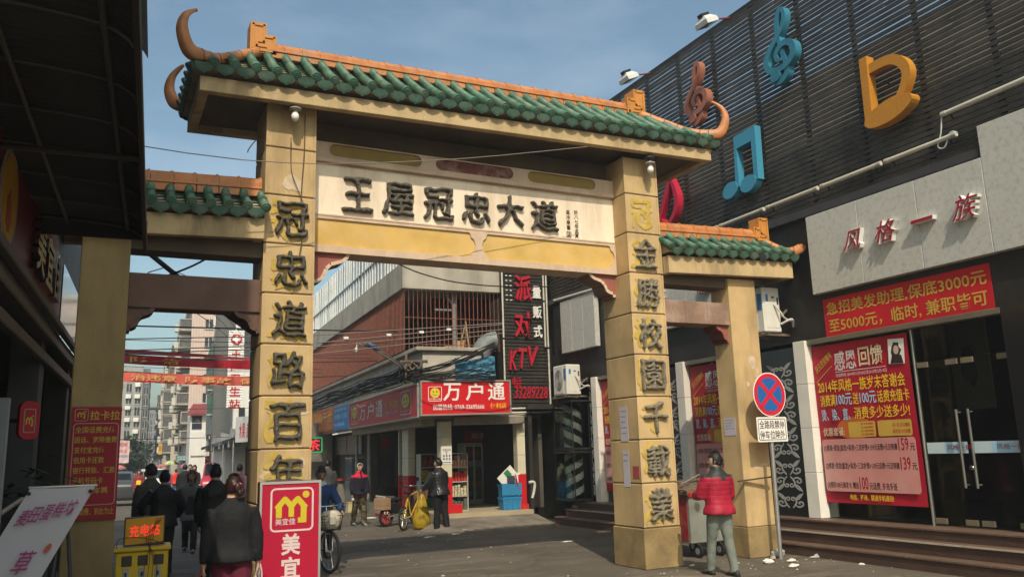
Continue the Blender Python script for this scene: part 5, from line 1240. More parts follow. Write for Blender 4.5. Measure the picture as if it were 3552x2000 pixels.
# signboard
t = thing('shop_sign', 'dark red shop sign with a yellow emblem and metal letters under the left canopy', 'shop sign', (-1,7.5,3.15), T=ST)
b = sb(); b.box(-1.05,4.2,3.15,-1.0,9.9,3.84); b.build('board', mat('dark_red_board', (.13,.008,.010), .4, .1, 2), t)
fr = F_uL(-.998, 6.28, 3.16)
b = MB(); b.prism(ellipse(.05,.33,.36,.34), fr, .008); b.m = 1; b.prism(ellipse(.05,.33,.31,.295), fr, .012); b.m = 2; b.prism(blob(.02,.22,.22,.3,random.Random(4)), fr, .016)
b.build('emblem', [mat('grey_white_rim', (.30,.27,.27), .5, .05), mat('deep_yellow_emblem', (.48,.27,.01), .5, .1), mat('orange_patch', (.30,.06,.02), .5, .1)], t)
mir = mat('mirror_steel_letter', (.55,.55,.57), .12, 0, metal=1.0)
for k, ch in enumerate('美宜佳'):
    b = MB(); b.text(ch, F_uL(-.998, 7.45+k*.62, 3.24), 0, 0, .52, .46, .06, .016); b.build('metal_letter', mir, t)
t = thing('shop_sign', 'reflective silver shop sign further along the left row', 'shop sign', (-1,12,3.15), T=ST)
b = sb(); b.box(-1.05,10.05,3.15,-1.0,15.8,3.84); b.build('board', mat('mirror_sheet', (.35,.35,.36), .12, .1, metal=.9), t)
# oval projecting sign
t = thing('hanging_sign', 'red rounded sign with a yellow house logo sticking out beside the left pillar', 'hanging sign', (-.95,7.7,2.0), T=ST)
b = MB(); b.rrect((st(-.95,7.7,2.04), (EU*.86+EV*.5).normalized(), EZ), -.075,-.15,.075,.15,.06,.05); b.build('case', mat('red_sign_glow', (.42,.012,.015), .4, .05), t)
def house_logo(b, fr, x, y, w, h):
    """rounded-roof twin-arch emblem; all in box units"""
    P = lambda pts: [(x+p[0]*w, y+p[1]*h) for p in pts]
    b.prism(P([(.08,.62),(.0,.52),(.045,.48),(.05,.18),(.22,.18),(.22,.52),(.31,.64),(.42,.50),(.42,.20),(.58,.20),(.58,.50),(.68,.64),(.78,.52),(.78,.17),(.70,.17),(.70,.0),(.95,.0),(.96,.5),(1.0,.52),(.74,.84),(.69,.86),(.63,.83),(.5,.68),(.37,.83),(.31,.86),(.25,.83)])[::-1], fr, .004)
    b.prism([(x+w*.93+w*.105*cos(a), y+h*.90+w*.105*sin(a)) for a in [2*pi*k/20 for k in range(20)]], fr, .004)
lf = (st(-.95,7.7,2.04)+Vector((0,0,0))+(EU*.86+EV*.5).normalized().cross(EZ)*.05, (EU*.86+EV*.5).normalized(), EZ)
b = MB(); b.rrect(lf, -.045,-.10,.045,.09,.015,.003,.007); b.build('logo_border', mat('grey_white_rim', (.30,.27,.27)), t)
b = MB(); house_logo(b, lf, -.032,-.05,.06,.09); b.build('house_logo', yel_dim, t)
b = sb(); b.bar((-1.1,7.8,2.04),(-.99,7.73,2.04),.03); b.build('bracket', blackm, t)
t = thing('door_panel', 'pale grey panel of an opened shop door at the far left edge', 'door panel', (-1.0,6.85,1.3), T=ST); b = sb(); b.bbox(-1.30,6.82,.9,-.955,6.87,2.16,.006); b.build('panel', mat('pale_grey_panel', (.27,.285,.285), .5, .06), t)
b = sb(); b.tube([(-.97,6.88,1.36),(-.94,7.7,1.43)], .018, 6); b.build('rail', steel, t)
t = thing('potted_plant', 'dark leafy plant with pink blossoms inside the left shop front', 'plant', (-1.0,9.0,.8), T=ST)
b = sb(); rr = random.Random(12)
for k in range(150):
    c_ = Vector((-1.0+rr.gauss(0,.16), 8.9+rr.gauss(0,.2), 1.35+rr.gauss(0,.16))); a_ = rr.uniform(0,6.3); d_ = Vector((cos(a_),sin(a_),rr.uniform(-.4,.5)))*.09; s_ = Vector((-sin(a_),cos(a_),0))*.03
    b.add([c_-d_,c_+s_,c_+d_,c_-s_], [(0,1,2,3)])
b.build('leaves', mat('dark_leaf', (.02,.045,.018), .6, .4, 9), t)
b = sb(); b.lathe([(.12,.8),(.16,1.1),(.16,1.12)], 12, Matrix.Translation((-1.0,8.9,0))); b.tube([(-1.0,8.9,1.1),(-1.0,8.9,1.4)],.015,5); b.box(-1.2,8.7,0,-.85,9.1,.8); b.build('pot', mat('dark_pot', (.05,.035,.03), .7, .1), t)
for (u, v, z) in ((-.93,8.72,1.33),(-.86,8.78,1.36)):
    b = sb(); 
    for a in range(5): b.ell((u+.022*cos(a*1.256),v-.03,z+.022*sin(a*1.256)),(.016,.008,.016),7,5)
    b.build('blossom', mat('pink_blossom', (.65,.12,.22), .5, .1), t)
# ---- canopy
t = thing('canopy', 'dark corrugated canopy with a thin steel frame jutting from the left shops', 'canopy', (-.6,5.4,3.7), T=ST)
b = sb(); prof = [(-1.06,3.80),(-.6,3.775),(-.42,3.76),(-.33,3.745),(-.26,3.72),(-.20,3.68),(-.165,3.63),(-.15,3.56)]
n = 150
for i in range(n):
    v0, v1 = 2.6+5.25*i/n, 2.6+5.25*(i+1)/n; h0, h1 = .012*(i % 2), .012*((i+1) % 2)
    for (a, c) in zip(prof, prof[1:]): b.add([(a[0],v0,a[1]+h0),(a[0],v1,a[1]+h1),(c[0],v1,c[1]+h1),(c[0],v0,c[1]+h0)], [(0,1,2,3)])
b.build('corrugated_sheet', mat('dark_corrugated_sheet', (.035,.033,.03), .6, .25, 3), t)
fm = mat('grey_frame_steel', (.075,.075,.072), .5, .15, 6)
for v in [2.75+.64*k for k in range(8)]+[7.80]:
    b = sb(); b.tube([(p[0],v,p[1]-.035) for p in prof], .011, 5); b.build('rib', fm, t)
b = sb(); b.tube([(-.31,2.6,3.70),(-.31,7.85,3.70)], .018, 6); b.build('rail', fm, t)
b = sb(); b.tube([(-.78,2.6,3.73),(-.78,7.85,3.73)], .016, 6); b.build('rail', fm, t)
b = sb(); b.tube([(-1.05,5.9,3.70),(-.16,5.72,3.64)], .020, 6); b.build('brace', fm, t)
b = sb(); b.bbox(-.17,2.6,3.50,-.14,7.86,3.58,.004); b.bbox(-1.05,7.84,3.62,-.15,7.87,3.80,.004); b.build('edge_trim', mat('dark_edge_trim', (.03,.028,.026), .6, .2), t)
t = thing('roof_sheet', 'bright curved roof sheet edge above the near end of the canopy', 'roof sheet', (-.3,3.8,3.9), T=ST); b = sb()
for i in range(24):
    a0, a1 = 1.0*i/24, 1.0*(i+1)/24; z = lambda a: 3.80+.20*(1-a)**.5 if a < 1 else 3.80
    b.add([(-.75+.62*a0,3.55+.012*(i%2),z(a0)),(-.75+.62*a1,3.55+.012*((i+1)%2),z(a1)),(-.75+.62*a1,4.6,z(a1)+.03),(-.75+.62*a0,4.6,z(a0)+.03)], [(0,1,2,3)])
b.build('sheet', mat('zinc_sheet', (.50,.53,.54), .35, .1, 4, metal=.5), t)
# ---- info poster on the left pillar
t = thing('info_poster', 'dull red price poster with yellow lines of text on the leftmost pillar', 'poster', (-1.68,-.03,1.1))
fr = F_Y(-1.92, -.028, 1.11); b = MB(); b.quad((fr[0]+EY*.024,EX,EZ), 0,0,.475,1.17,.022); b.build('board', mat('dark_red_poster', (.33,.012,.022), .5, .12, 2), t)
fr = F_Y(-1.92, -.0285, 1.11)
b = MB(); b.rrect(fr, .02,.15,.455,1.00,.04,.003,.009); b.build('border', mat('pinkish_border', (.50,.28,.28), .5, .05), t)
b = MB(); b.rrect(fr, .025,1.02,.155,1.15,.02,.003,.007); b.build('logo_border', MATS['pinkish_border'], t)
b = MB(); house_logo(b, fr, .045,1.045,.085,.085); b.build('house_logo', yel_dim, t)
b = MB(); b.text('拉卡拉', fr, .17,1.03,.29,.10,.002,.016); b.build('lettering', yel_dim, t)
for k, (tx, w) in enumerate((('全国话费充值',.38),('固话、宽带缴费',.40),('支付宝充值',.29),('信用卡还款',.29),('银行转账、汇款',.40),('手机号码卡',.29),('代售火车票',.34))):
    b = MB(); b.text(tx, fr, .04,.895-k*.105,w,.068,.002,.012); b.build('lettering', yel_dim, t)
b = MB(); b.text('免手续费、到此为止', fr, .03,.05,.42,.075,.002,.012); b.build('lettering', yel_dim, t)
# ---- red and white light box before the left main pillar
t = thing('light_box_sign', 'tall red light box with a yellow house logo standing before the left main pillar', 'light box', (1.3,8.95,0), T=ST)
fr = (st(1.0,8.9,0), (EU+EZ*.0).normalized(), EZ); W_ = .61
b = sb(); b.bbox(1.0,8.9,.02,1.61,9.12,1.45,.006); b.build('cabinet', mat('dark_red_cabinet', (.09,.012,.015), .5, .1), t)
b = MB(); fr2 = (fr[0]-EV*0.0, fr[1], fr[2]); b.quad(fr2, .022,.04,W_-.022,1.425,.006); b.build('face', mat('deep_red_face', (.42,.006,.035), .4, .04), t)
b = MB(); e = .022
for q in ((0,.02,e,1.45),(W_-e,.02,W_,1.45),(e,1.425,W_-e,1.45),(e,.02,W_-e,.04)): b.quad(fr2, *q, .014)
b.build('frame', alu, t)
pw = mat('pale_pink_vinyl', (.68,.52,.52), .5, .04)
L_ = lambda f: (f[0]-EV*.0062, f[1], f[2])
b = MB(); b.rrect(L_(fr2), .105,.955,.535,1.385,.05,.003,.018); b.build('logo_border', pw, t)
b = MB(); house_logo(b, L_(fr2), .145,1.035,.335,.31); b.build('house_logo', mat('olive_yellow_vinyl', (.58,.46,.025), .5, .04), t)
b = MB(); b.text('美宜佳', L_(fr2), .155,1.02,.20,.065,.002,.010); b.build('lettering', pw, t)
for ch, z in (('美',.725),('宜',.50),('佳',.27)):
    b = MB(); b.text(ch, L_(fr2), .22,z,.19,.21,.003,.030); b.build('lettering', pw, t)
# ---- yellow charging station
t = thing('charging_station', 'yellow coin charging station with three screens and a lit sign on top', 'charging station', (-.05,8.8,0), T=ST)
ym = mat('yellow_enamel', (.55,.36,.015), .45, .12, 3, stain=(.25,.18,.04), stain_amt=.4)
b = sb(); b.bbox(-.28,8.7,.0,.17,9.05,.88,.012); b.bbox(-.30,8.68,.88,.19,9.07,.915,.008); b.build('cabinet', ym, t)
for k in range(3):
    u = -.225+k*.135
    b = sb(); b.bbox(u,8.688,.755,u+.085,8.70,.845,.004); b.build('screen', mat('grey_screen', (.035,.035,.035), .2, .1), t)
    b = sb(); b.bbox(u+.012,8.69,.62,u+.066,8.70,.735,.003); b.m = 1; b.bbox(u+.028,8.686,.66,u+.048,8.69,.70,.002); b.build('coin_slot', [mat('grey_plate', (.30,.30,.29), .5, .1), blackm], t)
b = sb(); b.bbox(-.22,8.72,.925,.13,8.79,1.185,.006); sg = b.build('sign_box', mat('dark_bronze_frame', (.06,.04,.03), .5, .1), t)
fr = (st(-.22,8.718,.925), (EU+EZ*.05).normalized(), EZ); b = MB(); b.quad(fr, .012,.014,.338,.246,.003); b.build('sign_face', mat('amber_face', (.52,.27,.015), .5, .08, 3), t)
b = MB(); b.text('充电站', fr, .045,.075,.26,.11,.004,.012,lift=.004); b.build('lit_lettering', mat('red_led_letter', (.6,.03,.02), .5, 0, emit=(1,.06,.03), estr=.8), t)
b = sb()
for k in range(4): b.tube(spline([(.05+.02*k,8.69,1.17),(.03-.02*k,8.66,1.0),(-.02+.03*k,8.67,.8),(-.05+.04*k,8.675,.55)],4), .0026, 4)
b.tube(spline([(-.27,8.70,.9),(-.25,8.67,1.0),(-.05,8.66,1.0),(.14,8.67,.93)],5), .0035, 5); b.build('wire', mat('dark_red_wire', (.08,.02,.02), .6, 0), t)
# ---- leaning vinyl banner
t = thing('vinyl_banner', 'white vinyl banner with magenta brush lettering slanting at the lower left', 'banner', (-.6,6,0), T=ST)
sh = .50
def bp_(x, y): return Vector((-.69+x*.36-sh*y*1.0, 5.98+.02*sin(x*3), 1.545-y))
b = sb(); n = 10
for i in range(n):
    for j in range(n):
        a, c, d, e = i/n, (i+1)/n, j/n*1.1, (j+1)/n*1.1
        b.add([bp_(a,d),bp_(a,e),bp_(c,e),bp_(c,d)], [(0,1,2,3)], smooth=True)
b.build('sheet', mat('white_vinyl', (.50,.48,.52), .5, .06, 2), t)
frb = (st(-.69,5.965,1.545), EU, (EZ+EU*sh).normalized()); kz = math.sqrt(1+sh*sh)
mg = mat('magenta_ink', (.33,.03,.16), .5, .05)
for k, (ch, w) in enumerate((('麦',.072),('田',.06),('蛋',.062),('糕',.062),('坊',.066))):
    b = MB(); b.text(ch, (frb[0]+EZ*(.012*k), frb[1], frb[2]), .035+k*.064, -.235*kz+.02, w*.85, .105, .002, .006); b.build('lettering', mg, t)
b = MB(); b.text('草', frb, .165, -.50*kz, .09, .15, .002, .004); b.build('lettering', mg, t)
b = MB(); b.text('莓', frb, .165, -.70*kz, .09, .15, .002, .004); b.build('lettering', mg, t)
b = MB(); rr = random.Random(6)
for k in range(16):
    x = -.10+k*.016; h = rr.uniform(.10,.22); b.prism([(x-.012,-.72*kz),(x+.012,-.72*kz),(x+.016,-.72*kz+h*.6),(x+.006,-.72*kz+h),(x-.010,-.72*kz+h*.7)], frb, .002+.0004*k)
b.build('printed_cake', mat('orange_brown_print', (.40,.12,.05), .5, .3, 12), t)
b = MB(); b.prism(ellipse(.30,-.40,.016,.03), frb, .002); b.build('printed_strawberry', mat('small_red_print', (.45,.08,.04), .5, .1), t)
b = sb(); b.tube([(-.70,6.0,1.55),(-.32,6.0,1.55)], .010, 6); b.build('top_rod', alu, t)
b = sb(); b.tube([(-.5,6.03,1.55),(-.62,6.1,.0)], .012, 6); b.tube([(-.5,6.03,1.55),(-.35,6.25,.0)], .012, 6); b.tube([(-.55,6.04,1.0),(-.95,6.04,.0)], .012, 6); b.build('stand', darkgrey, t)
for (x, y) in ((.03,.03),(.97,.03)):
    b = sb(); p = bp_(x, y); b.tube([p-Vector((0,.012,0)),p+Vector((0,.012,0))], .012, 10); b.build('grommet', blackm, t)
# ------------------------------------------------------------------ the street beyond the gate
winm = mat('dark_window', (.035,.04,.045), .25, .2, 3); winframe = mat('pale_window_frame', (.45,.44,.42), .5, .05)
def box_building(name, label, u0, u1, v0, v1, h, m, front_cols=0, side=None, side_cols=0, floors=1, z0=1.2, win=(1.0,1.3), roof=None, acs=False, cages=False, seed=1):
    """block with its own windows on the near face (v0) and on one street side"""
    t = thing(name, label, 'building', ((u0+u1)/2, (v0+v1)/2, gz(v0)), T=ST); rr = random.Random(seed); g0 = gz(v0)
    b = sb(); b.box(u0,v0,g0-.5,u1,v1,h); b.build('wall', m, t)
    if roof: b = sb(); b.bbox(u0-.3,v0-.3,h,u1+.3,v1+.3,h+.35,.05); b.build('roof', roof, t)
    fh = (h-.6-z0)/max(1,floors)
    for k in range(floors):
        z = z0+k*fh+.35*fh-.3
        for j in range(front_cols):
            u = u0+(u1-u0)*(j+.5)/front_cols
            b = sb(); b.m = 0; b.box(u-win[0]/2,v0-.05,z,u+win[0]/2,v0-.01,z+win[1]); b.m = 1; b.box(u-.03,v0-.07,z,u+.03,v0-.05,z+win[1]); b.box(u-win[0]/2-.06,v0-.09,z-.08,u+win[0]/2+.06,v0-.005,z); b.build('window', [winm, winframe], t)
            if acs and rr.random() < .6:
                b = sb(); b.bbox(u-.35,v0-.35,z-.75,u+.25,v0-.02,z-.25,.03); b.build('wall_unit', white_p, t)
        if side:
            us = u0 if side == 'l' else u1; sg = -1 if side == 'l' else 1
            for j in range(side_cols):
                v = v0+(v1-v0)*(j+.5)/side_cols
                if cages:
                    b = sb(); d = rr.choice((.5,.7,.9)); w = (v1-v0)/side_cols*.36; b.m = 0; b.box(us+sg*.01,v-w,z,us+sg*(d-.1),v+w,z+win[1]); b.m = 1
                    b.box(us,v-w-.08,z-.14,us+sg*d,v+w+.08,z); b.box(us,v-w-.05,z+win[1],us+sg*d,v+w+.05,z+win[1]+.08)
                    for q in range(5): vv = v-w+2*w*q/4; b.box(us+sg*(d-.06),vv-.025,z,us+sg*d,vv+.025,z+win[1])
                    b.box(us+sg*(d-.06),v-w,z+win[1]*.5,us+sg*d,v+w,z+win[1]*.5+.05)
                    if rr.random() < .5: b.m = 2; b.bbox(us+sg*d,v-.3,z-.1,us+sg*(d+.3),v+.3,z+.5,.02)
                    b.build('balcony', [mat('shaded_balcony', (.10,.10,.095), .7, .3, 4), mat('balcony_concrete', (.36,.33,.28), .8, .15, 3), mat('aged_white_unit', (.55,.54,.50), .6, .1)], t)
                else:
                    b = sb(); b.m = 0; b.box(us+sg*.01,v-win[0]/2,z,us+sg*.05,v+win[0]/2,z+win[1]); b.m = 1; b.box(us+sg*.04,v-.03,z,us+sg*.07,v+.03,z+win[1]); b.build('window', [winm, winframe], t)
    return t
stripe_pink = mat('pink_tiled_wall', (.56,.43,.37), .8, .06, 2, stain=(.42,.31,.27), stain_amt=.4)
white_wall = mat('white_tiled_wall', (.66,.65,.62), .7, .06, 2, stain=(.45,.43,.40), stain_amt=.5, streak=True)
cream_wall = mat('cream_block_wall', (.54,.48,.40), .8, .10, 2, stain=(.35,.30,.25), stain_amt=.5)
greyb = mat('grey_green_block_wall', (.33,.335,.31), .8, .10, 2)
greyd = mat('dark_grey_block_wall', (.15,.16,.165), .8, .12, 2)
# clinic, white with a rounded corner tower
t = thing('clinic_building', 'white clinic building with a round corner tower and dark window strips', 'building', (4.2,45,0), T=ST)
b = sb(); b.box(3.3,45,-1,9,58,10.2); b.build('wall', white_wall, t)
b = sb(); b.lathe([(.52,2.2),(.52,10.6),(.58,10.6),(.58,10.75)], 20, Matrix.Translation((3.15,45.2,0))); b.build('corner_tower', mat('white_painted_tower', (.72,.71,.68), .6, .05), t)
b = sb(); b.add([(2.30,45.6,5.0),(2.62,45.3,5.0),(2.62,45.3,8.1),(2.30,45.9,6.9)], [(0,1,2,3)]); b.box(2.55,45.4,3.0,3.2,49,7.6); b.build('bay', mat('dark_glass_bay', (.10,.115,.12), .35, .2, 3), t)
for k in range(3):
    b = sb(); b.box(2.40,45.32,4.0+k*1.25,2.62,45.40,4.9+k*1.25); b.m = 1; b.box(2.36,45.30,3.95+k*1.25,2.64,45.34,4.0+k*1.25); b.build('window', [mat('green_grey_pane', (.06,.12,.09), .25, .2), winframe], t)
for k in range(5):
    b = sb(); b.box(3.9+k*.55,44.93,2.6,4.2+k*.55,44.98,4.3); b.build('window', [winm], t)
b = sb(); b.add([(3.55,44.2,7.1),(4.6,44.2,7.1),(4.6,45,8.4),(3.7,45,8.4)], [(0,1,2,3),(3,2,1,0)]); b.build('awning', mat('dark_tin_awning', (.07,.07,.075), .6, .2), t)
# clinic blade sign
t = thing('clinic_sign', 'tall white ribbed clinic sign with a cross and red characters', 'sign', (3.27,40,3.9), T=ST)
b = sb(); b.box(2.93,40.0,3.98,3.61,40.16,7.55); b.build('panel', mat('pale_sign_panel', (.70,.66,.62), .6, .04), t)
b = sb(); z = 4.02
while z < 7.5: b.box(2.92,39.975,z,3.62,40.0,z+.055); z += .115
b.build('ribs', mat('white_rib', (.80,.79,.77), .5, 0), t)
frc = F_v(3.27, 39.97, 7.13); b = MB(); P_ = [(-.10,.24),(.10,.24),(.24,.10),(.24,-.10),(.10,-.24),(-.10,-.24),(-.24,-.10),(-.24,.10)]
b.m = 0; b.prism(P_[::-1], frc, .01); b.m = 1; c_ = .06; k_ = .17; b.prism([(-c_,-k_),(c_,-k_),(c_,-c_),(k_,-c_),(k_,c_),(c_,c_),(c_,k_),(-c_,k_),(-c_,c_),(-k_,c_),(-k_,-c_),(-c_,-c_)], frc, .014); b.build('cross', [mat('clinic_red', (.45,.012,.03), .5, .05), white_p], t)
for k, ch in enumerate('王屋卫生站'):
    b = MB(); b.text(ch, F_v(3.27, 39.97, 6.45-k*.57), -.23,-.22,.46,.44,.01,.014); b.build('red_character', MATS['clinic_red'], t)
b = MB(); b.text('东城社区卫生', F_v(3.27,39.97,4.0), -.28,.0,.56,.07,.004,.004); b.build('lettering', ink, t)
box_building('apartment_block', 'pink striped apartment block rising behind the clinic', 2.30, 7.5, 70, 84, 13.9, stripe_pink, 2, 'l', 4, 7, z0=3, win=(.55,.75), cages=True, seed=3, roof=mat('pale_eaves', (.50,.44,.40), .8, .05))
b = sb()
for k in range(26): b.box(2.36+k*.195,69.96,0,2.40+k*.195,69.99,13.8)
p_ = [o for o in COL.objects if o.get('label','').startswith('pink striped')][0]; b.build('stripes', mat('pale_pink_stripe', (.64,.55,.49), .8, .04), p_)
b = sb(); b.box(3.98,69.9,0,4.06,69.97,13.8); b.build('downpipe', white_p, p_)
box_building('apartment_block', 'cream apartment block bristling with caged balconies down the street', 1.45, 5.5, 86, 112, 12.6, cream_wall, 3, 'l', 7, 8, z0=2.5, win=(.7,.9), cages=True, seed=5, roof=mat('pale_eaves', (.50,.44,.40)))
box_building('apartment_block', 'narrow cream block with balconies behind the striped one', .95, 4.5, 116, 140, 11.4, cream_wall, 2, 'l', 6, 7, z0=2, win=(.8,1.0), cages=True, seed=6)
box_building('apartment_block', 'pale grey green apartment block with white wall units on the left', -9.5, -1.62, 110, 122, 13.2, greyb, 8, 'r', 3, 8, z0=1.5, win=(.55,1.0), acs=True, seed=7)
box_building('apartment_block', 'dark slab wing beside the pale grey green block', -1.6, -.85, 110.2, 121, 12.9, greyd, 1, 'r', 3, 8, z0=1.5, win=(.4,.8), seed=9)
box_building('tower_block', 'hazy grey tower at the far end of the street', -1.0, 1.0, 150, 170, 10.4, mat('hazy_grey_wall', (.25,.26,.27), .8, .1, 2), 3, None, 0, 8, z0=1, win=(.3,.8), seed=10, roof=mat('hazy_roof', (.20,.21,.22), .8, .05))
t = thing('house', 'white corner house with a small red tiled roof and big dark window', 'building', (2.4,55,0), T=ST)
b = sb(); b.box(1.97,55,gz(55),2.9,60,4.55); b.box(2.05,54.9,2.0,2.9,55,3.4); b.build('wall', white_wall, t)
b = sb(); b.add([(1.72,54.6,4.50),(2.95,54.6,4.55),(2.95,57,5.25),(2.15,57,5.25)], [(0,1,2,3),(3,2,1,0)]); b.box(1.74,54.62,4.42,2.95,54.75,4.5); b.build('roof', mat('dark_red_tiles', (.22,.05,.05), .7, .2, 14), t)
b = sb(); b.box(2.06,54.95,3.60,2.62,54.98,4.4); b.m = 1; b.box(2.06,54.93,3.95,2.62,54.95,3.98); b.m = 2; b.text('广告', (Vector((2.22,54.94,4.05)), Vector((1,0,0)), Vector((0,0,1))), 0,0,.26,.12,.004,.01); b.build('window', [mat('blue_black_window', (.03,.035,.06), .2, .1), winframe, yel_dim], t)
def simple_sign(name, label, fr, w, h, bm_, lines, thick=.08, cat='sign', group=None):
    t = thing(name, label, cat, fr[0], group=group); o, ax, ay = fr; nn = ax.cross(ay)
    b = MB(); b.quad((o-nn*thick, ax, ay), 0,0,w,h,thick); b.build('board', bm_, t)
    for tx, x, y, ww, hh, m in lines:
        b = MB(); b.text(tx, fr, x, y, ww, hh, .004, .010); b.build('lettering', m, t)
    return t
simple_sign('hanging_sign', 'small red square sign with a yellow arrow emblem below the clinic', F_v(2.93,55,3.42), .48, .44, mat('far_red', (.45,.02,.05), .5, .05), [('K',.05,.13,.14,.24,mat('far_white', (.70,.68,.66), .5, 0)),('‹',.24,.12,.16,.26,yel_s),('药店',.12,.03,.24,.07,MATS['far_white'])])
simple_sign('hanging_sign', 'small blue square notice board with white lines of text', F_v(2.07,55,2.90), .62, .56, mat('far_blue', (.02,.20,.36), .5, .05), [('公告',.2,.42,.2,.10,MATS['far_white']),('便民服务点',.06,.28,.5,.10,MATS['far_white']),('欢迎光临本店',.06,.15,.5,.09,MATS['far_white']),('电话咨询',.06,.03,.4,.08,MATS['far_white'])])
simple_sign('shop_sign', 'grey white upright shop sign with red characters by the main pillar', (st(2.62,31.2,2.28), (EU*.42-EV*.9).normalized(), EZ), 1.3, .88, mat('grey_white_sign', (.55,.55,.54), .5, .05), [('水果',.25,.12,.38,.55,MATS['clinic_red']),('超市',.75,.12,.38,.55,MATS['clinic_red'])])
simple_sign('poster_board', 'pink and white advertising boards far down the left side', F_v(-2.5,70,1.7), .78, 1.65, mat('pink_white_board', (.55,.40,.40), .5, .3, 3), [('招租',.1,1.2,.55,.3,MATS['clinic_red']),('电话',.1,.75,.55,.25,MATS['clinic_red']),('旺铺出租',.08,.4,.6,.2,MATS['far_blue'])])
simple_sign('hanging_sign', 'tiny yellow upright sign on the far right side of the street', F_v(.32,75,2.3), .28, .85, mat('far_yellow', (.55,.36,.05), .5, .05), [('旅馆',.05,.3,.18,.4,MATS['clinic_red'])])
simple_sign('road_sign', 'teal road direction sign above the far umbrellas', F_v(1.35,60,1.72), .85, .36, mat('teal_sign', (.05,.18,.20), .5, .05), [('东城中路',.08,.2,.65,.11,MATS['far_white']),('王屋路口',.08,.05,.65,.11,MATS['far_white'])])
simple_sign('hanging_sign', 'small red and white flag sign by the far umbrellas', F_v(2.25,60,2.0), .36, .36, MATS['far_red'], [('特价',.04,.1,.28,.16,MATS['far_white'])])
# shop row under the clinic: awnings and stalls
t = thing('shop_row', 'low row of shops with grey awnings along the right of the street', 'building', (3.6,46,0), T=ST)
b = sb(); b.box(4.35,31,-.3,6,54,2.9); b.build('wall', conc_d, t)
for k, (v0, v1, m) in enumerate(((31.5,36,mat('grey_awning', (.10,.105,.11), .7, .2)),(36.3,42,mat('light_awning', (.30,.30,.30), .6, .2)),(42.3,53,MATS['grey_awning']))):
    b = sb(); b.add([(4.4,v0,3.05),(4.4,v1,3.05),(2.55,v1,2.45),(2.55,v0,2.45),(2.55,v0,2.3),(2.55,v1,2.3)], [(0,1,2,3),(3,2,1,0),(3,2,5,4),(4,5,2,3)]); b.build('awning', m, t)
    b = sb(); b.tube([(2.6,v0+.1,-.1),(2.6,v0+.1,2.4)], .03, 6); b.build('post', steel, t)
b = sb(); b.box(4.30,31.2,.0,4.35,53,2.3); b.build('shop_front', mat('dark_shop_opening', (.04,.036,.03), .8, .3, 2), t)
for k in range(4):
    b = sb(); v = 33+k*5; b.add([(2.5,v,2.15),(3.0,v,2.15),(3.0,v,2.75),(2.6,v,2.85)], [(0,1,2,3),(3,2,1,0)]); b.build('side_sheet', mat('pale_sheet', (.42,.43,.44), .6, .2), t)
t = thing('shop_row', 'row of small red fronted stalls further down the right side', 'building', (3.0,66,0), T=ST)
b = sb(); b.box(2.5,61,-.9,6,69.5,2.0); b.build('wall', mat('reddish_stall_wall', (.20,.09,.07), .8, .3, 1.5), t)
b = sb(); b.add([(2.5,61,2.2),(2.5,84,2.2),(1.7,84,1.75),(1.7,61,1.75)], [(0,1,2,3),(3,2,1,0)]); b.build('awning', mat('tan_awning', (.30,.24,.17), .7, .2), t)
# left side far: dark market hall, trees
t = thing('market_shed', 'long dark market shed on the far left of the street', 'building', (-3,88,0), T=ST); b = sb(); b.box(-9,80,-1.2,-1.1,100,1.6); b.m = 1; b.add([(-9,79.5,1.6),(-.9,79.5,1.6),(-1.6,100,2.6),(-9,100,2.6)], [(0,1,2,3),(3,2,1,0)]); b.build('shed_body', [mat('dark_shed', (.06,.06,.055), .8, .2), mat('dark_shed_roof', (.08,.08,.08), .7, .2)], t)
def tree(u, v, h, r, label, seed, leaf):
    t = thing('tree', label, 'tree', (u, v, gz(v)), T=ST, group='street trees far on the left'); rr = random.Random(seed); g0 = gz(v)
    b = sb(); b.tube([(u,v,g0),(u+.05,v,g0+h*.3),(u-.03,v,g0+h*.62)], [.14,.11,.05], 7)
    for k in range(6):
        a = rr.uniform(0,6.3); b.tube([(u,v,g0+h*rr.uniform(.3,.5)),(u+cos(a)*r*.4,v+sin(a)*r*.4,g0+h*.6),(u+cos(a)*r*.75,v+sin(a)*r*.75,g0+h*rr.uniform(.7,.9))], [.05,.035,.012], 5)
    b.build('trunk', mat('grey_bark', (.10,.085,.07), .9, .2), t)
    b = sb(); cl = [(rr.gauss(0,.45)*r, rr.gauss(0,.45)*r, h*rr.uniform(.45,1.0), rr.uniform(.25,.5)*r) for _ in range(16)]
    for k in range(900):
        c = rr.choice(cl); d = Vector((rr.gauss(0,1),rr.gauss(0,1),rr.gauss(0,.8))).normalized()*c[3]*rr.uniform(.5,1.05); p = Vector((u+c[0],v+c[1],g0+c[2]))+d
        a = Vector((rr.uniform(-1,1),rr.uniform(-1,1),rr.uniform(-.6,.6))).normalized()*.16; e = a.cross(Vector((rr.uniform(-1,1),rr.uniform(-1,1),1))).normalized()*.08; b.m = rr.randrange(2)
        b.add([p-a,p+e,p+a,p-e], [(0,1,2,3)])
    b.build('crown', [leaf, mat('mid_leaf', (.05,.075,.03), .6, .3, 3)], t)
lf_ = mat('dark_leaf', (.02,.045,.018))
tree(-1.55, 72, 4.2, 1.0, 'bushy dark tree in front of the far left apartment block', 1, lf_); tree(-.6, 95, 4.6, 1.4, 'darker tree below the hazy grey tower', 2, lf_); tree(-2.6, 78, 3.6, .9, 'low tree behind the pink advertising boards', 3, lf_)
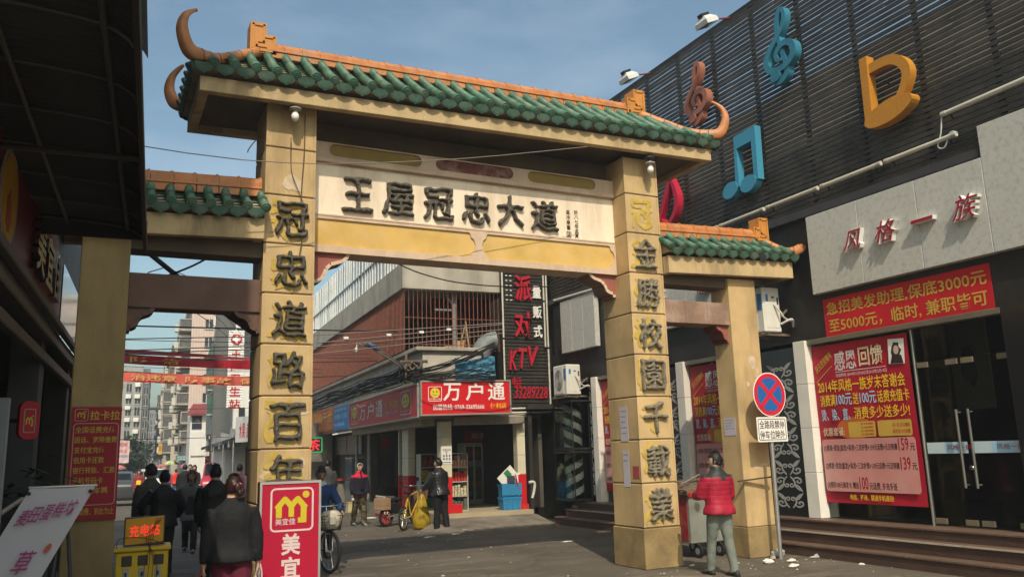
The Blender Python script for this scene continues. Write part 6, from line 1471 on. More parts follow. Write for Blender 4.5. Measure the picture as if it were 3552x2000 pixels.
# umbrellas
def umbrella(u, v, z, r, cols, label):
    t = thing('market_umbrella', label, 'umbrella', (u, v, gz(v)), T=ST, group='market umbrellas over the street stalls')
    b = sb(); N = 16
    for i in range(N):
        a0, a1, am = 2*pi*i/N, 2*pi*(i+1)/N, 2*pi*(i+.5)/N; b.m = i % 2
        p = lambda a, f, dz=0: (u+r*f*cos(a), v+r*f*sin(a), z-.42*r*f**1.7+dz)
        b.add([(u,v,z),p(a0,.5),p(a1,.5)], [(0,1,2)]); b.add([p(a0,.5),p(a0,1),p(am,1,.02),p(a1,1),p(a1,.5)], [(0,1,2,3,4)]); b.add([p(a0,1),p(a0,1,-.12),p(am,1,-.09),p(a1,1,-.12),p(a1,1),p(am,1,.02)], [(0,1,2,3,4,5)])
    b.build('canopy', cols, t); b = sb(); b.tube([(u,v,gz(v)),(u,v,z+.06)], .025, 6); b.build('pole', steel, t)
ur = mat('umbrella_red', (.45,.02,.04), .6, .1); uw = mat('umbrella_white', (.62,.60,.56), .6, .1); ug = mat('umbrella_lime', (.40,.55,.08), .6, .1); up = mat('umbrella_pink', (.50,.16,.17), .6, .1); ub = mat('umbrella_blue', (.12,.16,.36), .6, .1)
umbrella(3.05, 58.5, 1.88, .72, [ur, mat('umbrella_red_print', (.50,.16,.16), .6, .3, 30)], 'red patterned umbrella right behind the red van'); umbrella(1.45, 82, 1.82, .66, [uw, ug], 'white and lime green umbrella down the street'); umbrella(-2.35, 66, 1.62, .62, [up, up], 'pink umbrella at the left edge of the street'); umbrella(.75, 84, 1.55, .5, [up, up], 'small pink umbrella beside the lime green one'); umbrella(2.1, 60, 1.60, .5, [ub, up], 'small blue and pink umbrella left of the red patterned one')
# banners across the street
def street_banner(v, z0l, z0r, h, txts, m, tm, label, sag, uL=-1.3, uR=3.6):
    t = thing('street_banner', label, 'banner', ((uL+uR)/2, v, z0l), T=ST); n = 36
    def P(f, g):
        return Vector((uL+(uR-uL)*f, v+.04*sin(f*17)*(g-.5)+.02*sin(f*40), z0l+(z0r-z0l)*f - sag*sin(pi*f) + h*g*(1-.08*sin(f*9)**2)))
    b = sb()
    for i in range(n):
        for j in range(4): b.add([P(i/n,j/4),P((i+1)/n,j/4),P((i+1)/n,(j+1)/4),P(i/n,(j+1)/4)], [(0,1,2,3)], smooth=True)
    b.build('cloth', m, t)
    for tx, f, w in txts:
        p = P(f, .18); q = P(f+w/(uR-uL), .18); ax = ((ST.to_3x3() @ (q-p)).normalized())
        b = MB(); b.text(tx, (ST @ p - EV*.055, ax, EZ), 0, 0, w, h*.62, .004, .010); b.build('lettering', tm, t)
    b = sb(); b.tube([P(0,1)-Vector((3,0,-.2)),P(0,1),P(.5,1),P(1,1),P(1,1)+Vector((3,0,.1))], .012, 5); b.build('rope', cable_m, t)
bp1 = mat('salmon_banner_cloth', (.52,.10,.075), .7, .12, 2); bp2 = mat('red_creased_banner', (.36,.014,.026), .55, .3, 3)
street_banner(26, 3.97, 3.80, .29, [('治违章',.12,1.21),('防事故',.416,1.29),('保',.727,.34)], bp1, mat('pale_orange_ink', (.66,.36,.13), .6, .05), 'salmon red street banner with pale orange characters, lower of the two', .02)
street_banner(22, 4.06, 3.90, .22, [('防',.135,.46),('治',.284,.38)], bp2, yel_dim, 'crumpled dark red street banner hanging above the salmon one', .03)
b = sb(); b.add([(-1.3,22.03,4.28),(1.0,22.03,4.22),(3.6,22.03,4.05),(3.6,22.06,4.12),(1.0,22.06,4.30),(-1.3,22.06,4.42)], [(0,1,2,3,4,5),(5,4,3,2,1,0)]); p_ = [o for o in COL.objects if o.get('label','').startswith('crumpled dark red street')][0]; b.build('cloth_fold', mat('dark_red_fold', (.20,.012,.02), .6, .3, 3), p_)
rw = random.Random(4)
for k, (v, zl, zr, sg, rad, lab) in enumerate(((20,4.66,4.70,.02,.018,'thick black cable straight across the left bay'),(21,4.50,4.54,.05,.008,'thin cable just under the thick black one'),(22.5,4.45,4.30,.04,.008,'thin cable meeting the top of the crumpled banner'),(23,4.30,4.50,.10,.008,'thin cable sagging behind the crumpled banner'),(28,3.3,3.38,.06,.007,'low thin cable under the salmon banner'),(34,2.55,2.58,.03,.012,'pair of low dark cables far across the street'),(30,4.9,4.62,.05,.008,'thin cable sloping down to the clinic sign'),(30,5.35,4.75,.05,.008,'upper thin cable sloping down to the clinic sign'))):
    pts = [st(-3+8.5*f, v, zl+(zr-zl)*f-sg*sin(pi*f)) for f in [i/8 for i in range(9)]]
    cable('overhead_cable', lab, pts, rad, group='cables strung across the old street')
for k, (z1, lab) in enumerate(((4.36,'topmost of three wires fanning from the left corbel'),(4.10,'middle wire fanning from the left corbel'),(3.85,'lowest of three wires fanning from the left corbel'))):
    cable('overhead_cable', lab, [st(-.42,10.7,3.42),st(.35,15,z1+.45),st(3.6,39,z1+2.6-k*.0)], .008, group='cables strung across the old street')
# ------------------------------------------------------------------ people
def fk(P):
    J = {}; le = P.get('legs', (4,2,-4,2)); ar = P.get('arms', (8,8,12,-6,8,12))
    for s, (h, k) in ((-1, le[:2]), (1, le[2:4])):
        hip = Vector((s*.088, 0, .90)); a = RAD(h); b_ = RAD(h-k)
        kn = hip+Vector((s*P.get('splay',.0), sin(a), -cos(a)))*.42; an = kn+Vector((0, sin(b_), -cos(b_)))*.40
        J[s] = dict(hip=hip, knee=kn, ank=an)
    dz = .08-min(J[-1]['ank'].z, J[1]['ank'].z)
    if P.get('seat'): dz = P['seat']-.90
    ln = RAD(P.get('lean', 0)); tw = RAD(P.get('twist', 0))
    RX = Matrix.Rotation(-ln, 3, 'X'); RT = Matrix.Rotation(tw, 3, 'Z')
    def up(p):
        p = Vector(p); o = Vector((0,0,.92)); return o + RX @ (RT @ (p-o))
    for s, (f, ab, e) in ((-1, ar[:3]), (1, ar[3:6])):
        sh = Vector((s*.168*P.get('wide',1), -.005, 1.362)); a = RAD(f); b_ = RAD(ab); inn = RAD(P.get('inw', 10))
        d1 = Vector((s*sin(b_), sin(a)*cos(b_), -cos(a)*cos(b_))); el = sh+d1*.275
        a2 = RAD(f+e); b2 = b_-inn; d2 = Vector((s*sin(b2), sin(a2)*cos(b2), -cos(a2)*cos(b2))); wr = el+d2*.245
        J[s].update(sh=up(sh), el=up(el), wr=up(wr), d2=(RX @ (RT @ d2)))
    for s in (-1,1):
        for k in ('hip','knee','ank','sh','el','wr'): J[s][k] = J[s][k]+Vector((0,0,dz))
    return J, (lambda p: up(p)+Vector((0,0,dz)))
TORSO = [(.82,.125,.095,0),(.90,.160,.112,-.008),(.98,.152,.105,-.004),(1.06,.138,.098,.002),(1.16,.148,.105,.004),(1.27,.165,.113,.0),(1.34,.160,.105,-.004),(1.395,.122,.085,-.010),(1.425,.092,.068,-.012),(1.45,.066,.060,-.006),(1.48,.056,.057,.002),(1.53,.054,.057,.010)]
def ring(up, z, a, b, y, n=16, sq=.85):
    return [up((a*math.copysign(abs(cos(t))**sq, cos(t)), y+b*math.copysign(abs(sin(t))**sq, sin(t)), z)) for t in [2*pi*k/n for k in range(n)]]
def tube_r(b, pts, rs, n=10): b.tube(pts, rs, n, smooth=True)
def person(label, pos, head, H, P, top, bottom, shoe, hair='short', hairm=None, sk=None, group=None, hem=.80, puff=.020, sleeve=True, hi=True, trim=None, extras=None, face=True, coat=None, headturn=0.0, wide=1.0, trousers_puff=.016, yoke=None):
    P = dict(P); P['wide'] = wide
    sk = sk or skin; hairm = hairm or hair_m; s = H/1.70; J, up = fk(P); Sc = Matrix.Scale(s, 4)
    t = thing('person', label, 'person', pos, -head, group=group)     # head: compass angle from +Y towards +X
    vx = .0125 if hi else .02
    hc = Vector((0, .018, 1.60)); RH = Matrix.Rotation(headturn, 3, 'Z')
    hp = lambda p: up(hc + RH @ (Vector(p)-hc) - Vector((0,.0,.030)))
    b = MB()
    b.loft([ring(up, z, a*wide*(.86 if z < 1.05 else 1), d*wide*(.82 if z < 1.05 else 1), y) for z,a,d,y in TORSO], True)
    hr = []
    for k in range(11):
        f = -1+2*k/10; rr_ = math.sqrt(max(.02, 1-f*f)); z = 1.605+f*.112
        jaw = 1.0 if f > -.1 else 1-.30*(-f-.1)/.9
        hr.append([hp((.073*rr_*jaw*cos(q), .018+(.094 if sin(q) < 0 else .090)*rr_*(jaw**.5)*sin(q)+(.012*(-f) if f < 0 else 0), z)) for q in [2*pi*j/14 for j in range(14)]])
    b.loft(hr, True)
    b.ell(hp((0,.112,1.588)), (.013,.018,.022), 8, 6); b.ell(hp((0,.100,1.535)), (.022,.012,.010), 8, 5)
    for q in (-1,1): b.ell(hp((q*.076,.012,1.592)), (.010,.020,.030), 8, 6)
    for q in (-1,1):
        j = J[q]; m1 = j['hip'].lerp(j['knee'],.45); m2 = j['knee'].lerp(j['ank'],.35)
        tube_r(b, [j['hip']+Vector((0,0,.03)), m1, j['knee'], m2, j['ank'], j['ank']+Vector((0,0,-.03))], [.070*wide,.064*wide,.050,.053,.036,.036])
        tube_r(b, [j['ank']+Vector((0,-.045,-.04)), j['ank']+Vector((0,.06,-.045)), j['ank']+Vector((0,.15,-.055))], [.036,.040,.026])
        e1 = j['sh'].lerp(j['el'],.5); e2 = j['el'].lerp(j['wr'],.35)
        tube_r(b, [j['sh'], e1, j['el'], e2, j['wr'], j['wr']+j['d2']*.03], [.052,.047,.040,.039,.026,.026])
        h = j['wr']+j['d2']*.075; sd = j['d2'].cross(Vector((1,0,0))).normalized()
        b.loft([[j['wr']+j['d2']*f+Vector((1,0,0))*.015*w*cos(k2)+sd*.036*w*sin(k2) for k2 in [2*pi*k/8 for k in range(8)]] for f,w in ((.02,.75),(.05,1),(.085,1.05),(.105,.8))], True)
    V, F = remesh(b.v, b.f, vx, 2, .5)
    body = MB(); body.m = 0; body.add([Sc @ p for p in V], F, smooth=True)
    if face:
        ey = [Sc @ hp((q*.032,.098,1.615)) for q in (-1,1)]; mo = Sc @ hp((0,.108,1.545))
        for i, f in enumerate(F):
            c = sum((body.v[k] for k in f), Vector())/len(f)
            if min((c-e).length for e in ey) < .012*s*1.2: body.mi[i] = 1
            elif abs((c-mo).x) < .024*s and abs((c-mo).z) < .007*s and (c-mo).length < .035*s: body.mi[i] = 2
    for q in (-1,1):    # five fingers, unequal and slightly bent
        j = J[q]; d = j['d2']; sd = d.cross(Vector((1,0,0))).normalized(); inw = Vector((-q,0,0)); cur = RAD(P.get('curl', 28))
        for k, L in enumerate((.070,.080,.075,.058)):
            p0 = j['wr']+d*.098+sd*(.027-.018*k); d1 = (d*cos(cur)+inw*sin(cur)).normalized(); d2_ = (d*cos(2*cur)+inw*sin(2*cur)).normalized()
            body.tube([Sc @ p for p in (p0-d*.015, p0+d1*L*.5, p0+d1*L*.5+d2_*L*.5)], [.0088*s,.0080*s,.0062*s], 6)
        p0 = j['wr']+d*.045+sd*.034; d1 = (d*.7+sd*.55+inw*.3).normalized(); body.tube([Sc @ p for p in (p0-d1*.01, p0+d1*.03, p0+d1*.03+(d*.9+inw*.4).normalized()*.03)], [.0105*s,.0095*s,.0075*s], 6)
    body.build('body', [sk, eye_m, lip_m], t, world=False)
    def cloth(name, rings_, limbs, m, vox=.016, sm=4, wr=.006, seed=0):
        b = MB(); 
        if rings_: b.loft(rings_, True)
        for pts, rs in limbs: tube_r(b, pts, rs, 12)
        V, F = remesh(b.v, b.f, vox if hi else .022, sm, .5)
        c = MB(); c.add([Sc @ (p+Vector(noise.noise_vector(p*11+Vector((seed,0,0))))*wr+Vector(noise.noise_vector(p*26))*wr*.35) for p in V], F, smooth=True)
        return c
    rs_ = [(z,a,d,y) for z,a,d,y in TORSO if z > hem+.10 and z < 1.45]
    rings_ = [ring(up, hem, .180*wide+puff+.012, .126*wide+puff+.022, -.006), ring(up, hem+.07, .176*wide+puff+.006, .122*wide+puff+.016, -.006)] + [ring(up, z, max(a*wide, .155*wide if z < 1.3 else a*wide)+max(.012, puff*(1 if z < 1.36 else .5)), d*wide+puff*(1 if z < 1.38 else .6), y) for z,a,d,y in rs_] + [ring(up, 1.452, .078+puff*.3, .072+puff*.3, -.006), ring(up, 1.478, .066+puff*.25, .066+puff*.25, -.002)]
    lim = []
    for q in (-1,1):
        j = J[q]; e1 = j['sh'].lerp(j['el'],.5); e2 = j['el'].lerp(j['wr'],.5); k = puff
        pts = [j['sh']+Vector((-q*.02,0,.0)), e1, j['el'], e2, j['wr']-j['d2']*.005]; rr_ = [.056+k,.052+k,.046+k,.042+k*.9,.034+k*.7]
        if not sleeve: pts, rr_ = pts[:3], rr_[:3]
        lim.append((pts, rr_))
    c = cloth('jacket', rings_, lim, top, seed=hash(label) % 50)
    mats = [top]
    if yoke:     # contrasting shoulder piece
        ym_, z0 = yoke; mats.append(ym_)
        for i, f in enumerate(c.f):
            p = sum((c.v[k] for k in f), Vector())/len(f)
            if p.z > z0(p.x/s, p.y/s)*s: c.mi[i] = 1
    c.build('jacket' if hem > .5 else 'coat', mats, t, world=False)
    lim = []
    for q in (-1,1):
        j = J[q]; k = trousers_puff
        lim.append(([j['hip']+Vector((0,0,.04)), j['hip'].lerp(j['knee'],.45), j['knee'], j['knee'].lerp(j['ank'],.4), j['ank']+Vector((0,0,-.035))], [.090*wide+k*.6,.078*wide+k,.060+k,.056+k,.048+k]))
    if bottom:
        upl = lambda p: up(p)
        c = cloth('trousers', [ring(up, z, a*wide+trousers_puff+.008, d*wide+trousers_puff+.010, y) for z,a,d,y in ((.83,.135,.10,0),(.90,.162,.114,-.008),(.96,.150,.100,-.004))], lim, bottom, seed=3)
        c.build('trousers', bottom, t, world=False)
    for q in (-1,1):
        j = J[q]; b = MB(); a = j['ank']
        b.loft([[Sc @ (a+Vector((w*cos(k2)*.042, y, -.078+max(0,h*sin(k2)+.0)*.07))) for k2 in [2*pi*k/12 for k in range(12)]] for y,w,h in ((-.075,.6,.8),(-.055,.95,1.25),(0,1,1.35),(.06,1.05,1.0),(.13,1.05,.75),(.18,.85,.5),(.20,.45,.3))], True)
        b.build('shoe', shoe, t, world=False)
    # hair
    b = MB(); N, K = 22, 16; V = []; F = []
    hx, hy, hz = (.084,.106,.120) if hair != 'bob' else (.098,.118,.128)
    low = {'short': 1.548, 'bob': 1.455, 'up': 1.54, 'band': 1.50}[hair]
    for i in range(K+1):
        a = -pi/2+pi*i/K
        for j_ in range(N):
            q = 2*pi*j_/N; n_ = 1+.05*noise.noise(Vector((cos(q)*3, sin(q)*3, i*.7+len(label))))
            z = 1.612+hz*sin(a)*n_
            if hair == 'bob' and a < 0: rad = 1.0-.12*(a/(-pi/2))
            else: rad = cos(a)
            V.append(Sc @ hp((hx*rad*cos(q)*n_, .010+hy*rad*sin(q)*n_, max(z, low-.01))))
    for i in range(K):
        for j_ in range(N):
            q = (2*pi*(j_+.5)/N); a = -pi/2+pi*(i+.5)/K; z = 1.612+hz*sin(a); y = .010+hy*cos(a)*sin(q)
            if z < low: continue
            fr_y = .045 if hair != 'bob' else .055
            if y > fr_y and z < 1.655: continue
            if hair in ('short','up','band') and y > .0 and z < 1.60 and not (y < .03 and z > 1.575): continue
            F.append((i*N+j_, i*N+(j_+1)%N, (i+1)*N+(j_+1)%N, (i+1)*N+j_))
    b.add(V, F, smooth=True)
    if hi:     # loose locks that break the outline
        rh = random.Random(len(label))
        for _ in range(420):
            q = rh.uniform(0, 2*pi); a = rh.uniform(-.25 if hair != 'bob' else -1.1, 1.5); z = 1.612+hz*sin(a); y = .010+hy*cos(a)*sin(q)
            if z < low+.01 or (y > .04 and z < 1.66): continue
            n_ = Vector((cos(a)*cos(q), cos(a)*sin(q), sin(a))); p = Vector((hx*cos(a)*cos(q), .010+hy*cos(a)*sin(q), z))
            dn = (Vector((rh.uniform(-.6,.6), -.5 if hair != 'bob' else 0, -.8 if a < .9 else .1))+n_*rh.uniform(.2,.7)).normalized(); L = rh.uniform(.012,.030) if hair != 'up' else .014
            sd = n_.cross(dn).normalized()*rh.uniform(.004,.008)
            b.add([Sc @ hp(p-sd-n_*.003), Sc @ hp(p+sd-n_*.003), Sc @ hp(p+dn*L+n_*.004)], [(0,1,2)])
    if hair == 'up':
        for (x, y, z, r) in ((.03,-.115,1.60,.04),(.05,-.12,1.55,.03),(.075,-.06,1.56,.03)): b.ell(Sc @ hp((x,y,z)), (r*s,r*.8*s,r*1.4*s), 9, 7)
    b.build('hair', hairm, t, world=False)
    if hair == 'up':
        b = MB(); b.tube([Sc @ hp((.03+.035*cos(a), -.118+.0*a, 1.63+.018*sin(a))) for a in [pi*k/6 for k in range(7)]], .006*s, 6); b.build('hair_band', mat('pink_hair_clip', (.6,.15,.2), .5, 0), t, world=False)
    if hair == 'band':
        b = MB(); b.tube([Sc @ hp((.084*cos(a), .035, 1.628+.098*sin(a))) for a in [pi*k/10 for k in range(11)]], .012*s, 6); b.build('head_band', mat('cream_head_band', (.6,.54,.45), .6, .05), t, world=False)
    if extras: extras(t, J, up, Sc)
    return t
def cloth_mat(name, col, rough=.8, var=.15, quilt=None, check=False, qs=.4, **k):
    m = mat(name, col, rough, var, 6, .25, 40, **k)
    if quilt and not m.get('q'):
        m['q'] = 1; t_ = m.node_tree; L = t_.links.new; b = t_.nodes['Principled BSDF']; co = [n for n in t_.nodes if n.type == 'TEX_COORD'][0]
        w = _n(t_, 'ShaderNodeTexWave', bands_direction='Z'); w.inputs['Scale'].default_value = quilt; w.inputs['Distortion'].default_value = .6; w.inputs['Detail'].default_value = 1; L(co.outputs['Object'], w.inputs['Vector'])
        h = w.outputs['Fac']
        if check:
            w2 = _n(t_, 'ShaderNodeTexWave', bands_direction='X'); w2.inputs['Scale'].default_value = quilt; w2.inputs['Distortion'].default_value = .4; L(co.outputs['Object'], w2.inputs['Vector'])
            mm = _n(t_, 'ShaderNodeMath', operation='MULTIPLY'); L(w.outputs['Fac'], mm.inputs[0]); L(w2.outputs['Fac'], mm.inputs[1]); h = mm.outputs[0]
        pw_ = _n(t_, 'ShaderNodeMath', operation='POWER'); pw_.inputs[1].default_value = qs; L(h, pw_.inputs[0])
        bu = _n(t_, 'ShaderNodeBump'); bu.inputs['Strength'].default_value = .5; bu.inputs['Distance'].default_value = .010; L(pw_.outputs[0], bu.inputs['Height']); L(bu.outputs[0], b.inputs['Normal'])
    return m
black_c = cloth_mat('black_cloth', (.012,.012,.014)); navy_c = cloth_mat('navy_black_cloth', (.014,.015,.026)); leather = cloth_mat('black_leather', (.016,.016,.018), .35, quilt=5.0, check=True, qs=.15, spec=.6)
def shop_bag(t, J, up, Sc, q, m, name='plastic_bag', sz=1.0):
    """carrier bag hanging from hand q: a thing of its own"""
    p = PM[t] @ (Sc @ (J[q]['wr']+J[q]['d2']*.12)); return p
def carrier(p, m, label, r=.10, h=.26, seed=1):
    t = thing('carrier_bag', label, 'bag', (p.x, p.y, p.z-h-.14)); rr = random.Random(seed); b = MB(); n = 16; rings_ = []
    for f, w in ((0,.55),(.08,.95),(.35,1.1),(.65,.95),(.85,.6),(1.0,.32)):
        rings_.append([(r*w*cos(a)*(1+.2*noise.noise(Vector((cos(a)*2,sin(a)*2,f*4+seed)))), r*.75*w*sin(a)*(1+.25*noise.noise(Vector((cos(a)*2,sin(a)*2,f*4+seed+9)))), h*f) for a in [2*pi*k/n for k in range(n)]])
    b.loft(rings_, True); b.build('bag_body', m, t, world=False)
    b = MB()
    for s in (-1,1): b.tube(spline([(s*.03,s*.012,h-.01),(s*.022,0,h+.07),(0,0,h+.145)],4), .008, 5)
    b.build('handle', m, t, world=False); return t
def at(u, v, z=None): p = st(u, v, gz(v) if z is None else z); return p
# 1 man in the red quilted jacket
redq = cloth_mat('red_quilted_nylon', (.34,.012,.035), .6, quilt=5.2, qs=.12); dkcol = cloth_mat('dark_leatherette', (.03,.036,.034), .45)
gt = cloth_mat('grey_green_cotton', (.17,.19,.165), .9)
def _x(t, J, up, Sc):
    b = MB(); j = J[-1]; p = Sc @ (j['wr']+j['d2']*.10); b.bbox(p.x-.03,p.y-.02,p.z-.02,p.x+.03,p.y+.06,p.z+.05,.008); b.build('glove', mat('red_glove', (.55,.04,.03), .6, .05), t, world=False)
    b = MB(); b.loft([ring(up, z, a, a*1.0, -.004) for z,a in ((1.44,.092),(1.47,.084),(1.50,.080),(1.505,.072))], False); bb = MB(); bb.add([Sc @ p for p in b.v], b.f, smooth=True); bb.build('collar', dkcol, t, world=False)
person('man in a red quilted jacket with a dark yoke by the right main pillar', (5.80,-1.02,0), RAD(2), 1.60, dict(legs=(14,4,-6,8), arms=(22,10,62,6,9,18), inw=26), redq, gt, mat('dark_shoe', (.03,.03,.03), .5, .1), 'short', sk=skin, hem=.84, puff=.035, extras=_x, headturn=RAD(48), wide=1.08, yoke=(dkcol, lambda x, y: 1.335-.05*(abs(x)<.04)), trousers_puff=.012)
# 2 woman with shopping in the left bay
mar = cloth_mat('maroon_trousers', (.115,.012,.030), .8)
w2 = person('stocky woman from behind in a black top and maroon trousers with two bags', at(.69,8.2), -TH*-1+RAD(2), 1.56, dict(legs=(10,2,-8,10), arms=(0,10,6,2,10,6), inw=6), black_c, mar, mat('dark_shoe', (.03,.03,.03)), 'up', hair_r, skin, hem=.86, puff=.020, wide=1.12, sleeve=True)
M2 = PM[w2]
carrier(M2 @ Vector((-.245,.03,.74)), mat('pink_red_plastic', (.42,.03,.08), .35, .2), 'pinkish red plastic carrier bag in the left hand of the woman in maroon trousers', seed=3)
carrier(M2 @ Vector((.245,.04,.76)), mat('white_plastic_film', (.62,.58,.60), .35, .1), 'white plastic carrier bag in the right hand of the woman in maroon trousers', seed=5)
# 3-6 walkers in the shade
person('man in a black leather jacket walking away beside the left main pillar', at(.84,13), TH+RAD(3), 1.63, dict(legs=(10,2,-10,12), arms=(4,9,12,-6,9,14)), cloth_mat('dull_black_leather', (.014,.014,.016), .45), black_c, mat('dark_shoe', (.03,.03,.03)), 'short', hem=.80, puff=.032, wide=1.1)
greyc = cloth_mat('grey_green_cardigan', (.085,.095,.095), .9)
person('woman in a black dress and open grey cardigan walking towards the camera', at(.69,17.4), TH+pi+RAD(4), 1.52, dict(legs=(12,6,-12,12), arms=(8,7,10,-8,7,12)), greyc, black_c, mat('dark_boot', (.012,.012,.012), .5, .1), 'bob', hair_r, skin_d, hem=.66, puff=.024, yoke=(black_c, lambda x, y: -1 if (y > .02 and abs(x) < .085 and False) else 9),
  extras=lambda t, J, up, Sc: (lambda b: (b.loft([[Sc @ q for q in ring(up, z, a, d, .052)] for z,a,d in ((.45,.13,.075),(.70,.125,.082),(.95,.115,.085),(1.15,.10,.085),(1.32,.085,.068),(1.40,.06,.05))], True), b.build('dress', black_c, t, world=False)))(MB()))
person('man in a black jacket with his elbows out, seen from behind among the walkers', at(.17,14), TH+RAD(-4), 1.56, dict(legs=(9,2,-9,12), arms=(12,34,44,8,26,34), inw=44), cloth_mat('black_nylon', (.013,.014,.017), .5), black_c, mat('dark_shoe', (.03,.03,.03)), 'short', hem=.80, puff=.034, wide=1.1)
person('man in an olive grey coat looking left, leftmost in the group of walkers', at(-.03,14.9), TH+RAD(-30), 1.66, dict(legs=(9,2,-9,12), arms=(4,8,12,-4,8,12)), cloth_mat('olive_grey_coat', (.075,.075,.062), .85), black_c, mat('dark_shoe', (.03,.03,.03)), 'short', hem=.78, puff=.030, headturn=RAD(40), sk=skin_d)
# 7 woman in camouflage trousers
def camo(t, co, out):
    nz = _n(t,'ShaderNodeTexNoise'); nz.inputs['Scale'].default_value = 11; nz.inputs['Detail'].default_value = 2; t.links.new(co.outputs['Object'], nz.inputs['Vector'])
    r = _n(t,'ShaderNodeValToRGB'); r.color_ramp.interpolation = 'CONSTANT'; e = r.color_ramp.elements; e[0].position = 0; e[0].color = (.02,.018,.012,1); e[1].position = .43; e[1].color = (.11,.075,.04,1)
    for p, c in ((.5,(.05,.042,.022,1)),(.58,(.19,.14,.085,1))): k = e.new(p); k.color = c
    t.links.new(nz.outputs['Fac'], r.inputs[0]); return r.outputs[0]
camo_m = mat('camouflage_cloth', (.1,.07,.04), .9, 0, fn=camo)
rj = cloth_mat('navy_fleece', (.012,.012,.026), .8); rjr = cloth_mat('red_fleece', (.55,.015,.045), .8)
def _hem(t, J, up, Sc):
    b = MB(); b.loft([[Sc @ q for q in ring(up, z, .176+e, .122+e, -.004)] for z,e in ((.795,.012),(.80,.022),(.835,.022),(.84,.012))], True); b.build('shirt_hem', mat('dark_red_shirt', (.10,.015,.02), .8, .1), t, world=False)
    b = MB(); b.ell(Sc @ (J[1]['wr']+J[1]['d2']*.1+Vector((0,.02,-.02))), (.035,.03,.045), 8, 6); b.build('tissue', paper, t, world=False)
person('woman in a navy jacket with red shoulders and camouflage trousers', at(4.72,20.9), TH+pi-RAD(14), 1.52, dict(legs=(14,8,-10,12), arms=(10,9,8,-4,10,14)), rj, camo_m, mat('teal_slipper', (.05,.17,.17), .6, .1), 'band', hair_r, skin, hem=.84, puff=.028, extras=_hem, yoke=(rjr, lambda x, y: 1.285+.02*abs(x)*5 if abs(x) < .21 and abs(x) > .03 and y > -.05 else (1.30 if abs(x) > .03 else 9)), trousers_puff=.024)
# 8 man in quilted leather by the bikes
person('man in a black quilted leather jacket bending over the parked bikes by the shop corner', st(5.93,18.15,.0), TH-RAD(28), 1.58, dict(legs=(5,2,-5,6), arms=(34,10,26,10,8,20), lean=6), leather, black_c, mat('grey_trainer', (.20,.22,.24), .6, .1), 'short', hem=.82, puff=.040, wide=1.1, headturn=RAD(25), trousers_puff=.026)
# hooded person
person('person in a grey hooded coat with their back turned by the dark side shops', at(4.25,22.6), TH+RAD(10), 1.62, dict(arms=(10,8,20,10,8,20)), cloth_mat('grey_padded_coat', (.055,.055,.058), .8), black_c, mat('dark_shoe', (.03,.03,.03)), 'short', hem=.74, puff=.036, hi=False, face=False)
# far walkers
lo = dict(hi=False, face=False)
orj = cloth_mat('orange_red_anorak', (.60,.035,.02), .7); blu = cloth_mat('blue_anorak', (.03,.07,.22), .7); jean = cloth_mat('blue_jeans', (.05,.08,.14), .9)
person('far walker in a bright orange red jacket and jeans', at(1.17,50), TH, 1.58, dict(legs=(8,2,-8,10)), orj, jean, black_c, 'short', hem=.84, puff=.04, **lo)
person('far walker in a blue anorak ahead of the orange red jacket', at(.86,56), TH, 1.66, dict(legs=(8,2,-8,10)), blu, black_c, black_c, 'short', puff=.04, **lo)
person('far walker in dark clothes between the orange red jacket and the woman in grey', at(.97,30), TH, 1.60, dict(legs=(8,2,-8,10)), black_c, navy_c, black_c, 'short', puff=.035, **lo)
person('far pedestrian facing the camera in a brown top, left of the red van', at(1.28,34), TH+pi, 1.58, dict(legs=(8,2,-8,10)), cloth_mat('brown_top', (.06,.04,.03), .8), black_c, black_c, 'short', hi=False)
person('far pedestrian facing the camera in a dark coat beside the brown top', at(1.50,35.5), TH+pi, 1.54, dict(legs=(8,2,-8,10)), black_c, black_c, black_c, 'bob', hi=False)
person('far woman in a pink and grey top half hidden by the left main pillar', at(2.02,22.5), TH+RAD(20), 1.58, dict(legs=(8,2,-8,10)), cloth_mat('pink_grey_top', (.24,.12,.15), .8), black_c, black_c, 'short', hair_r, hi=False)
person('far pedestrian in a red coat with a yellow bag left of the white van', at(-.50,37), TH+pi, 1.45, dict(legs=(8,2,-8,10)), cloth_mat('dull_red_coat', (.22,.03,.04), .8), black_c, black_c, 'bob', hi=False,
  extras=lambda t, J, up, Sc: (lambda b: (b.bbox(-.09,.14,.78,.09,.24,1.02,.03), b.build('yellow_bag', yel_s, t, world=False)))(MB()))
person('far child in a red jacket just behind the olive grey coat', at(-.1,24), TH+pi, 1.18, dict(), cloth_mat('far_red_jacket', (.40,.03,.03), .8), black_c, black_c, 'short', hi=False)
for k, (u, v, m) in enumerate(((-1.5,60,black_c),(-1.15,64,cloth_mat('grey_top', (.14,.14,.15))),(-1.85,58,cloth_mat('dull_red_coat', (.22,.03,.04))),(-.95,62,navy_c))):
    person(['tiny far pedestrian in black on the left side of the street','tiny far pedestrian in grey on the left side of the street','tiny far pedestrian in dull red under the pink umbrella','tiny far pedestrian in navy on the left side of the street'][k], at(u,v), TH+pi*(k%2), 1.6, dict(legs=(8,2,-8,10)), m, black_c, black_c, 'short', **lo)
